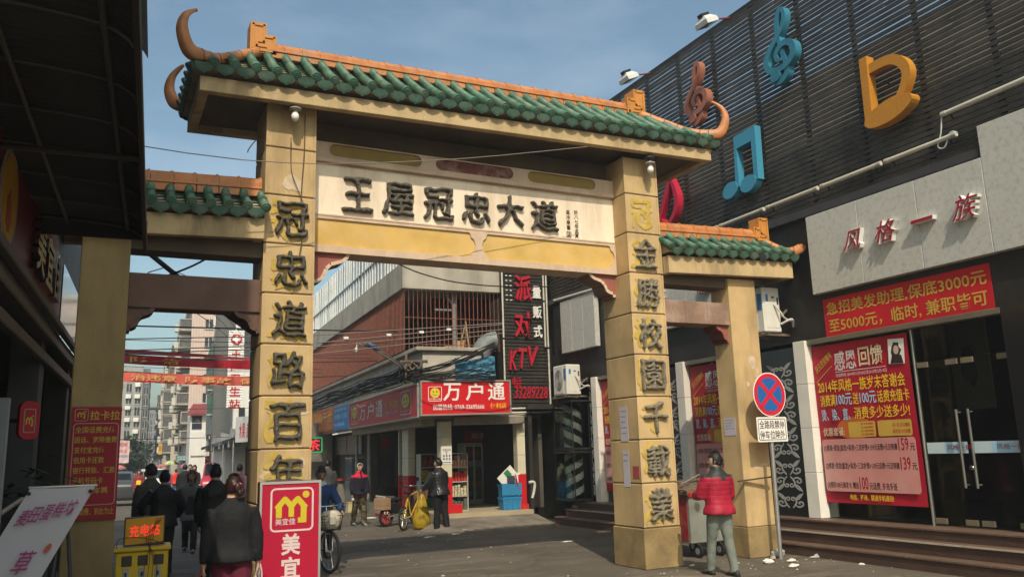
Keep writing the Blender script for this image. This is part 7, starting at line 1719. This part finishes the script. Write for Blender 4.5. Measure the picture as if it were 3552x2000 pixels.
# ------------------------------------------------------------------ bicycles
def wheel_parts(t, c, r, ax, tyre_w=.022, rim_m=None, spokes=14, name='wheel'):
    """tyre with rim and spokes; ax = axle direction"""
    c = Vector(c); ax = Vector(ax).normalized(); e1 = Vector((0,0,1)); e2 = ax.cross(e1).normalized()
    P = lambda a, q: c+(e1*cos(a)+e2*sin(a))*q
    b = MB(); b.tube([P(2*pi*k/30, r-tyre_w) for k in range(30)], tyre_w, 8, closed=True); w = b.build(name, rubber, t, world=False)
    b = MB(); b.tube([P(2*pi*k/28, r-tyre_w*2.3) for k in range(28)], tyre_w*.5, 6, closed=True); b.tube([c-ax*.04,c+ax*.04], .018, 8)
    for k in range(spokes): b.tube([c+ax*(.02 if k%2 else -.02), P(2*pi*k/spokes, r-tyre_w*2.3)], .0022, 4)
    b.build('rim', rim_m or chrome, w, world=False); return w
def bicycle(name, label, pos, head, fm_, r=.31, basket=None, steer=0.0, rack=False, group=None):
    t = thing(name, label, 'bicycle', pos, -head, group=group)
    wheel_parts(t, (0,-.50,r), r, (1,0,0)); sA = Vector((cos(steer),sin(steer),0)); wheel_parts(t, (0,.52,r), r, sA)
    b = MB(); bb = (0,-.06,.28); seat = (0,-.22,.74); hd = (0,.36,.82); hd2 = (0,.40,.62)
    for p, q, rr_ in ((bb,seat,.016),(seat,hd,.013),(bb,hd2,.018),(hd,hd2,.018),((.04,-.50,r),bb,.010),((-.04,-.50,r),bb,.010),((.035,-.50,r),seat,.008),((-.035,-.50,r),seat,.008)): b.tube([p,q], rr_, 7)
    b.build('frame', fm_, t, world=False)
    b = MB(); b.tube([hd2,(.05*cos(steer),.50,r+.30),(.05*cos(steer),.52,r)], .012, 6); b.tube([hd2,(-.05*cos(steer),.50,r+.30),(-.05*cos(steer),.52,r)], .012, 6); b.tube([hd,(0,.34,.95)], .014, 6); b.build('fork', chrome, t, world=False)
    b = MB(); b.tube(spline([(-.29,.22,.96),(-.16,.34,.955),(0,.35,.95),(.16,.34,.955),(.29,.22,.96)],4), .011, 6); hb = b.build('handlebar', chrome, t, world=False)
    for s in (-1,1): b = MB(); b.tube([(s*.29,.22,.96),(s*.33,.14,.965)], .017, 7); b.build('grip', rubber, hb, world=False)
    b = MB(); b.tube([seat,(0,-.235,.82)], .012, 6); b.loft([[(w*cos(a), y, .83+.03*sin(a)) for a in [2*pi*k/10 for k in range(10)]] for y,w in ((-.36,.06),(-.30,.085),(-.2,.06),(-.10,.03),(-.05,.015))], True); b.build('saddle', rubber, t, world=False)
    b = MB(); b.tube([(-.09,-.06,.28),(.09,-.06,.28)], .012, 6); b.bar((.09,-.06,.28),(.09,.05,.17),.014); b.bar((-.09,-.06,.28),(-.09,-.17,.39),.014); b.bbox(.09,.01,.15,.18,.09,.18,.006); b.bbox(-.18,-.21,.38,-.09,-.13,.41,.006); b.tube([(.05,-.06+.09*cos(a),.28+.09*sin(a)) for a in [2*pi*k/18 for k in range(18)]], .005, 4, closed=True); b.build('crank', chrome, t, world=False)
    if basket:
        b = MB(); M = Matrix.Translation((0,.56,.62))
        for k in range(6):
            z = k*.042; w = .13+.025*k/5; d = .09+.025*k/5; b.tube([(-w,-d,z),(w,-d,z),(w,d,z),(-w,d,z)], .004, 4, closed=True, T=M)
        for k in range(10):
            f = -1+2*k/9
            for sg in (-1,1): b.tube([(.13*f,sg*.09,0),(.155*f,sg*.115,.21)], .003, 4, T=M); b.tube([(sg*.13,.09*f,0),(sg*.155,.115*f,.21)], .003, 4, T=M)
        b.tube([(-.13,-.09,0),(.13,.09,0)], .004, 4, T=M); b.tube([(.13,-.09,0),(-.13,.09,0)], .004, 4, T=M)
        b.build('basket', basket, t, world=False)
    if rack:
        b = MB(); b.tube([(-.07,-.24,.62),(-.07,-.68,.64),(.07,-.68,.64),(.07,-.24,.62)], .007, 5); b.build('rack', chrome, t, world=False)
    return t
bk = at(2.40,13.35)
bicycle('bicycle', 'silver bicycle with a front basket ridden towards the camera beside the light box', bk, TH+pi-RAD(6), mat('worn_red_frame', (.25,.03,.03), .4, .1), basket=blackm, steer=RAD(14))
t = thing('cloth_bag', 'pale patterned cloth bag stuffed in the bicycle basket', 'bag', bk+Vector((0,0,.62)), -(TH+pi-RAD(6)))
bagm = mat('pale_patterned_cloth', (.50,.45,.37), .9, .15, 5, stain=(.12,.10,.07), stain_amt=.8, stain_scale=13)
b = MB(); rings_ = [[(.155*w*cos(a)*(1+.12*noise.noise(Vector((cos(a)*2,sin(a)*2,z*9)))), .57+.115*w*sin(a), z) for a in [2*pi*k/18 for k in range(18)]] for z,w in ((.02,.85),(.08,1.05),(.16,1.12),(.22,1.02),(.27,.7),(.28,.3))]
b.loft(rings_, True); b.build('bag_body', bagm, t, world=False)
b = MB(); b.bbox(-.04,.685,.08,.06,.715,.20,.01); b.build('bag_pocket', mat('pale_cloth_pocket', (.42,.38,.32), .9, .1), t, world=False)
person('cyclist in a blue and white school jacket riding towards the camera', bk+EV*.22, TH+pi-RAD(6), 1.62, dict(legs=(62,78,38,72), arms=(42,20,22,42,20,22), lean=16, seat=.84, inw=14, curl=50), cloth_mat('blue_school_jacket', (.018,.055,.17), .75), black_c, mat('dark_shoe', (.03,.03,.03)), 'short', hem=.84, puff=.028, sk=skin_d, yoke=(cloth_mat('white_school_yoke', (.55,.56,.60), .8), lambda x, y: 1.33-.25*max(0, .12-abs(x+.0))))
# electric bike
def ebike(pos, head):
    t = thing('electric_bike', 'small black electric bike with red wheels and a brown carton on the back', 'electric bike', pos, -head)
    rr_ = mat('red_wheel_rim', (.42,.03,.03), .4, .1)
    for y in (-.48,.50):
        w = wheel_parts(t, (0,y,.225), .225, (1,0,0), .032, rr_, 0); b = MB()
        for k in range(8): a = 2*pi*k/8; b.bar((0,y,.225),(0,y+.16*sin(a),.225+.16*cos(a)),.03,.02)
        b.tube([(-.05,y,.225),(.05,y,.225)], .05, 10); b.build('hub_spokes', rr_, w, world=False)
    b = MB(); b.loft([[(x*w, y+q, z) for x,z in ((-1,z0),(1,z0),(1.1,z1),(-1.1,z1))] for y,q,w,z0,z1 in ((-.5,0,.06,.42,.56),(-.2,0,.08,.30,.55),(.1,0,.08,.24,.32),(.3,0,.06,.26,.36))], True, None, False); b.bar((0,.28,.32),(0,.40,.78),.06,.05); b.build('body_shell', mat('black_gloss_plastic', (.015,.015,.016), .3, .1), t, world=False)
    b = MB(); b.loft([[(.10*w*cos(a), y, .62+.05*sin(a)) for a in [2*pi*k/12 for k in range(12)]] for y,w in ((-.62,.6),(-.5,1),(-.25,1.05),(-.05,.8),(.02,.4))], True); b.tube([(0,-.3,.5),(0,-.3,.6)], .03, 6); b.build('saddle', rubber, t, world=False)
    for s in (-1,1):
        b = MB(); b.tube([(s*.06,.50,.225),(s*.05,.40,.62)], .018, 6); b.build('fork', chrome, t, world=False)
    b = MB(); b.tube([(0,.40,.75),(0,.38,.86)], .02, 6); b.tube(spline([(-.27,.24,.90),(-.12,.37,.88),(.12,.37,.88),(.27,.24,.90)],4), .013, 6); b.build('handlebar', blackm, t, world=False)
    for s in (-1,1):
        b = MB(); b.tube([(s*.2,.30,.89),(s*.27,.30,1.04)], .006, 5); b.prism(ellipse(s*.29,1.08,.06,.05), (Vector((0,.29,0)),Vector((1,0,0)),Vector((0,0,1))), .012); b.build('mirror', blackm, t, world=False)
    b = MB(); b.bbox(-.07,.50,.62,.07,.56,.74,.02); b.build('headlight', chrome, t, world=False)
    b = MB(); b.tube([(.0,-.05,.24),(.12,-.02,.03)], .010, 5); b.build('kick_stand', chrome, t, world=False)
    b = MB(); b.tube([(.06,-.48,.225),(.06,-.05,.28)], .02, 6); b.tube([(-.06,-.48,.225),(-.06,-.05,.28)], .02, 6); b.build('swing_arm', steel, t, world=False)
    return t
eb = at(5.62,20.35); ebike(eb, TH+RAD(62))
hd_ = TH+RAD(62); fw = Vector((sin(hd_),cos(hd_),0)); rt = Vector((cos(hd_),-sin(hd_),0))
t = thing('carton', 'brown cardboard carton strapped behind the electric bike saddle', 'carton', eb-fw*.60+Vector((0,0,.40)), -hd_); b = MB(); b.bbox(-.16,-.13,.0,.16,.13,.27,.008); b.m = 1; b.box(-.162,-.132,.10,.162,.132,.115); b.build('box', [cardboard, mat('brown_tape', (.25,.15,.07), .4, .05)], t, world=False)
bicycle('bicycle', 'yellow framed bicycle with a wire basket parked beside the man in quilted leather', at(5.55,19.15), TH+RAD(38), mat('yellow_cycle_paint', (.55,.36,.01), .4, .1), .27, basket=mat('rusty_pink_wire', (.30,.14,.11), .6, .1), group='bicycles')
t = thing('sack', 'crumpled yellow and black printed sack hanging on the yellow bicycle', 'sack', at(5.72,18.9)); rr = random.Random(3)
sk_m = mat('yellow_black_print', (.40,.27,.015), .45, .2, 5, stain=(.03,.025,.01), stain_amt=.95, stain_scale=7)
b = MB(); n = 22
b.loft([[(.17*w*cos(a)*(1+.25*noise.noise(Vector((cos(a)*2,sin(a)*2,z*5)))), .15*w*sin(a)*(1+.25*noise.noise(Vector((cos(a)*2,sin(a)*2,z*5+7)))), z) for a in [2*pi*k/n for k in range(n)]] for z,w in ((.01,1.0),(.06,1.25),(.2,1.2),(.4,.95),(.6,.62),(.72,.4),(.78,.15))], True); b.build('sack_body', sk_m, t, world=False)
# ------------------------------------------------------------------ food cart and litter
t = thing('food_cart', 'battered white food cart with a red side panel behind the person in the red jacket', 'cart', (6.9,.85,0))
crust = mat('scuffed_cart_white', (.22,.23,.205), .6, .12, 3, stain=(.12,.085,.05), stain_amt=.7, stain_scale=2.5)
b = MB(); b.bbox(6.50,.50,.22,7.14,1.25,.93,.012); b.build('body', crust, t)
b = MB(); b.quad(F_X(6.499,1.22,0), .03,.26,.66,.90,.006); b.build('red_panel', mat('faded_red_panel', (.30,.015,.022), .5, .2, 3, stain=(.40,.22,.08), stain_amt=.5, stain_scale=5), t)
b = MB(); b.bbox(6.44,.44,.93,7.2,1.31,1.0,.012); b.build('counter_top', mat('greasy_wood', (.14,.10,.065), .7, .25, 6), t)
rr = random.Random(9)
b = MB()
for k in range(9): y = .5+.08*k; b.bar((6.42,y+rr.uniform(-.1,.1),1.01+.012*k),(7.2,y+rr.uniform(-.15,.15),1.015+.012*k+rr.uniform(0,.05)),.07,.02)
b.build('plank_pile', mat('old_planks', (.16,.11,.075), .85, .3, 9), t)
b = MB(); b.tube([(6.5,.9,1.06),(6.53,.75,1.32)], .014, 6); b.tube([(6.45,.6,1.1),(7.1,.95,1.22)], .012, 6); b.build('stick', mat('dull_grey_stick', (.25,.23,.21), .7, .1), t)
for (x, y) in ((6.66,.55),(7.05,1.15),(6.6,1.18),(7.08,.55)):
    b = MB(); b.tube([(x-.02,y,.10),(x+.02,y,.10)], .10, 16); b.m = 1; b.tube([(x-.024,y,.10),(x+.024,y,.10)], .05, 10); b.bar((x,y,.12),(x,y,.24),.03); b.build('wheel', [rubber, steel], t)
def scrap(x, y, sx, sy, sz, m, label, seed, z=0.0, group=None):
    rr = random.Random(seed); V = []; F = []; n, k = 9, 5; b = MB(); rings_ = []
    for i in range(k+1):
        a = pi*(.02+.96*i/k)-pi/2; rings_.append([(x+sx*cos(a)*cos(q)*rr.uniform(.6,1.2), y+sy*cos(a)*sin(q)*rr.uniform(.6,1.2), z+max(.002, sz*(.45+.5*sin(a))*rr.uniform(.7,1.2))) for q in [2*pi*j/n for j in range(n)]])
    b.loft(rings_, True, None, False); o = b.build('paper_scrap', m); return tag(o, label, 'litter', group)
wp_ = mat('crumpled_white_paper', (.66,.64,.60), .8, .1); gp = mat('grey_film', (.36,.36,.35), .4, .1)
scrap(7.02,-.55,.10,.06,.07,wp_,'largest lump of crumpled white paper by the foot of the right outer pillar',1); scrap(7.38,-.62,.08,.05,.05,wp_,'white scrap on the road left of the sign pole foot',2); scrap(7.62,-.12,.12,.08,.12,gp,'grey plastic wrapped round the foot of the sign pole',3); scrap(8.0,-.55,.18,.05,.06,gp,'grey crumpled film in front of the granite steps',4)
scrap(7.02,-1.02,.10,.06,.05,wp_,'white wrapper on the road below the sign pole',5); scrap(7.85,-1.45,.05,.04,.03,wp_,'small white scrap in front of the granite steps, nearest the doors',6); scrap(7.35,-.30,.05,.04,.06,mat('broken_stone', (.40,.34,.26), .9, .2),'lump of broken stone beside the sign pole',7)
scrap(6.05,-.05,.05,.03,.02,wp_,'white scrap at the foot of the right main pillar',8); scrap(4.6,6.6,.16,.05,.02,wp_,'thin white paper lying on the road beyond the arch',9); b4 = at(5.5,23); scrap(b4.x,b4.y,.18,.07,.04,wp_,'white paper lying behind the woman in camouflage trousers',10); b4 = at(6.3,17.6); scrap(b4.x,b4.y,.10,.05,.03,mat('pinkish_scrap', (.55,.38,.34), .8, .1),'pinkish scrap on the gutter ramp',11,.02); b4 = at(5.9,17.1); scrap(b4.x,b4.y,.12,.05,.03,wp_,'white scrap at the edge of the gutter ramp',12)
scrap(6.3,3.9,.14,.05,.02,wp_,'white paper scrap by the lowest granite step',13)
b = MB(); b.bar((7.05,-.012,1.13),(7.62,-.16,1.18),.045,.02); tag(b.build('bracket', mat('rusty_iron', (.07,.045,.03), .8, .3)), 'rusty iron strap tying the sign pole to the right outer pillar', 'bracket')
rr = random.Random(77); b = MB()
for k in range(420):
    x = rr.uniform(.8, 8.2); y = rr.uniform(-3.2, 9.0) if rr.random() < .7 else rr.uniform(-1.4,.2); s_ = rr.uniform(.006,.022)*(1 if rr.random() < .85 else 1.8); a = rr.uniform(0,6.28)
    if 6.9 < x and 7.6 > y > .5: continue
    b.m = rr.choice((0,0,1,1,2)); pts = [(x+s_*rr.uniform(.5,1.3)*cos(a+q*1.26), y+s_*rr.uniform(.5,1.3)*sin(a+q*1.26), .003+rr.uniform(0,.006)) for q in range(5)]
    b.add([(x,y,.004+s_*.5)]+pts, [(0,1+q,1+(q+1)%5) for q in range(5)])
o = b.build('road_grit', [mat('pale_grit', (.42,.38,.32), .9, .1), mat('brown_grit', (.13,.10,.07), .9, .1), wp_]); tag(o, 'scattered grit and paper specks on the road', 'grit', kind='stuff')
# notices pasted on the pillars
def notice(fr, w, h, m, label, lines=5):
    t = thing('notice', label, 'notice', fr[0]); b = MB(); b.quad(fr, -w/2,-h/2,w/2,h/2,.0025); b.m = 1
    for k in range(lines): b.quad(fr, -w*.4, h*.36-k*h*.16, w*(.4-.12*(k%3)), h*.36-k*h*.16+h*.035, .0032)
    b.build('sheet', [m, mat('faint_print', (.28,.27,.33), .8, .1)], t)
lil = mat('lilac_paper', (.52,.48,.55), .8, .05)
notice((Vector((5.298,.36,2.02)),-EY,EZ), .20,.50,lil,'upper lilac notice on the inner side of the right main pillar'); notice((Vector((5.298,.36,1.38)),-EY,EZ), .16,.52,lil,'lower lilac notice on the inner side of the right main pillar',2); notice((Vector((5.298,.12,1.33)),-EY,EZ), .15,.17,mat('red_scrap_paper', (.36,.06,.06), .8, .1),'small red paper scrap beside the lower lilac notice',0); notice((Vector((7.178,.22,1.95)),-EY,EZ), .26,.27,lil,'grey notice on the inner side of the right outer pillar',4)
# ------------------------------------------------------------------ vehicles
def vehicle(name, label, cat, pos, head, secs, W_, paint, wheels, r, glass_seg, lights, kind):
    """body lofted from cross-sections (y, z_bottom, z_belt, z_top, w_belt, w_top)"""
    t = thing(name, label, cat, pos, -head); b = MB(); R_ = []
    def rg(sec):
        y, zb, zl, zt, wl, wt = sec; h = zl-zb
        half = [(wl*.86,zb),(wl*.98,zb+h*.22),(wl,zb+h*.6),(wl*.985,zl),(wt+(wl-wt)*.12,zl+(zt-zl)*.86),(wt*.93,zt-.012),(wt*.5,zt)]
        return [(x,y,z) for x,z in half]+[(-x,y,z) for x,z in half[::-1]]
    b.loft([rg(s_) for s_ in secs], True); body = b.build('body', paint, t, world=False)
    for i0, i1, typ in glass_seg:
        A, B = secs[i0], secs[i1]; b = MB()
        ra, rb = rg(A), rg(B)
        if typ == 'side':
            for sg in (0, 1):
                ix = (3,4) if sg == 0 else (10,9); q = []
                for rr_, f in ((ra,.06),(rb,-.06)):
                    for k_, ff in zip(ix, (.10,.92)): p = Vector(rr_[ix[0]]).lerp(Vector(rr_[ix[1]]), ff); q.append(p+Vector((.008 if sg == 0 else -.008, f if B[0] > A[0] else -f, 0)))
                bb = MB(); bb.add([q[0],q[2],q[3],q[1]], [(0,1,2,3),(3,2,1,0)]); bb.build('window', winm, t, world=False)
        else:
            n_ = Vector((0, 1 if typ == 'front' else -1, .6)).normalized()*.008; lo_, hi_ = (A, B) if A[3] < B[3] else (B, A)
            f0, f1 = .08, .92; q = []
            for f in (f0, f1):
                y = lo_[0]+(hi_[0]-lo_[0])*f; z = lo_[3]+(hi_[3]-lo_[3])*f; w = (lo_[5]+(hi_[5]-lo_[5])*f)*.90; q += [Vector((-w,y,z))+n_, Vector((w,y,z))+n_]
            b.add([q[0],q[1],q[3],q[2]], [(0,1,2,3),(3,2,1,0)]); b.build('windscreen' if typ == 'front' else 'rear_window', winm, t, world=False)
    for x, y in wheels:
        b = MB(); sg = 1 if x > 0 else -1; b.tube([(x-.09*sg,y,r),(x+.07*sg,y,r),(x+.09*sg,y,r)], [r,r,r*.9], 20); w = b.build('wheel', rubber, t, world=False)
        b = MB(); b.tube([(x+.085*sg,y,r),(x+.098*sg,y,r)], [r*.62,r*.55], 14); b.build('rim', steel, w, world=False)
    for nm, x0, x1, y, z0, z1, m in lights:
        b = MB(); b.bbox(x0,y-.02,z0,x1,y+.02,z1,.01); b.build(nm, m, t, world=False)
    return t
tl = mat('red_tail_light', (.35,.015,.02), .25, .1); hlm = mat('headlight_lens', (.6,.6,.58), .15, .05); plate_b = mat('blue_number_plate', (.04,.12,.42), .4, .05)
sed = [(-2.28,.42,.80,.84,.70,.62),(-2.20,.30,.86,.98,.84,.70),(-1.95,.26,.90,1.06,.87,.70),(-1.55,.25,.92,1.08,.88,.68),(-.95,.24,.93,1.36,.89,.60),(-.45,.24,.93,1.44,.89,.60),(.35,.24,.92,1.43,.89,.60),(.70,.24,.91,1.34,.89,.62),(1.25,.24,.88,1.0,.88,.70),(1.9,.25,.80,.88,.86,.70),(2.2,.30,.70,.76,.80,.62),(2.28,.40,.62,.66,.7,.5)]
vehicle('car', 'dark grey saloon car seen from behind at the left of the street', 'car', at(-1.44,40.9), TH, sed, .89, mat('dark_grey_car_paint', (.055,.058,.062), .25, .05, spec=.6), [(.80,-1.35),(-.80,-1.35),(.80,1.35),(-.80,1.35)], .31, [(3,4,'rear'),(4,5,'side'),(5,6,'side'),(7,8,'front')],
  [('tail_light',.48,.84,-2.17,.78,.94,tl),('tail_light',-.84,-.48,-2.17,.78,.94,tl),('number_plate',-.24,.24,-2.26,.66,.80,plate_b),('bumper_trim',-.75,.75,-2.24,.50,.54,chrome),('boot_trim',-.45,.45,-2.24,.82,.86,chrome)], 'saloon')
van = [(-1.75,.35,1.0,1.70,.68,.60),(-1.68,.25,1.02,1.84,.73,.64),(-.9,.24,1.02,1.87,.74,.64),(0,.24,1.02,1.88,.74,.64),(.75,.24,1.02,1.84,.74,.63),(1.35,.24,1.0,1.12,.73,.62),(1.68,.28,.80,.92,.71,.62),(1.76,.38,.62,.68,.66,.58)]
def microvan(label, pos, head, paint, sc=1.0):
    return vehicle('van', label, 'van', pos, head, van, .74, paint, [(.66,-1.2),(-.66,-1.2),(.66,1.15),(-.66,1.15)], .28, [(1,2,'side'),(2,3,'side'),(3,4,'side'),(4,5,'front')],
      [('headlight',.44,.68,1.66,.66,.82,hlm),('headlight',-.68,-.44,1.66,.66,.82,hlm),('number_plate',-.2,.2,1.79,.42,.54,plate_b),('grille',-.4,.4,1.735,.58,.66,blackm)], 'van')
rv = microvan('red microvan facing the camera half way down the street', at(3.42,51.5), TH+pi+RAD(10), mat('red_van_paint', (.42,.022,.05), .3, .06, spec=.5))
microvan('white van facing the camera beyond the grey saloon', at(.02,69), TH+pi+RAD(-14), mat('white_van_paint', (.70,.69,.66), .3, .05, spec=.5))
vehicle('car', 'white saloon car half hidden by the left main pillar beyond the red van', 'car', at(4.6,56), TH+pi, sed, .89, mat('white_car_paint', (.66,.65,.63), .3, .05, spec=.5), [(.80,-1.35),(-.80,-1.35),(.80,1.35),(-.80,1.35)], .31, [(4,5,'side'),(5,6,'side'),(7,8,'front')], [('headlight',.5,.8,2.15,.6,.72,hlm),('headlight',-.8,-.5,2.15,.6,.72,hlm)], 'saloon')
vehicle('car', 'dark blue car with a pale roof behind the grey saloon', 'car', at(-1.5,76), TH+pi, sed, .89, mat('blue_grey_car_paint', (.16,.20,.28), .3, .05, spec=.5), [(.80,-1.35),(-.80,-1.35),(.80,1.35),(-.80,1.35)], .31, [(4,5,'side'),(5,6,'side'),(7,8,'front')], [('headlight',.5,.8,2.15,.6,.72,hlm),('headlight',-.8,-.5,2.15,.6,.72,hlm)], 'saloon')
# ------------------------------------------------------------------ the hazy air of the street
hz = MB(); hz.box(-40, -14, -2.4, 40, 190, 16.5)
hm = bpy.data.materials.new('haze_air'); hm.use_nodes = True; t_ = hm.node_tree; t_.nodes.clear()
o_ = t_.nodes.new('ShaderNodeOutputMaterial'); v_ = t_.nodes.new('ShaderNodeVolumePrincipled'); v_.inputs['Color'].default_value = (.80,.84,.90,1); v_.inputs['Density'].default_value = .0022; v_.inputs['Anisotropy'].default_value = .3
t_.links.new(v_.outputs[0], o_.inputs['Volume'])
ho = hz.build('haze', hm); ho['kind'] = 'stuff'
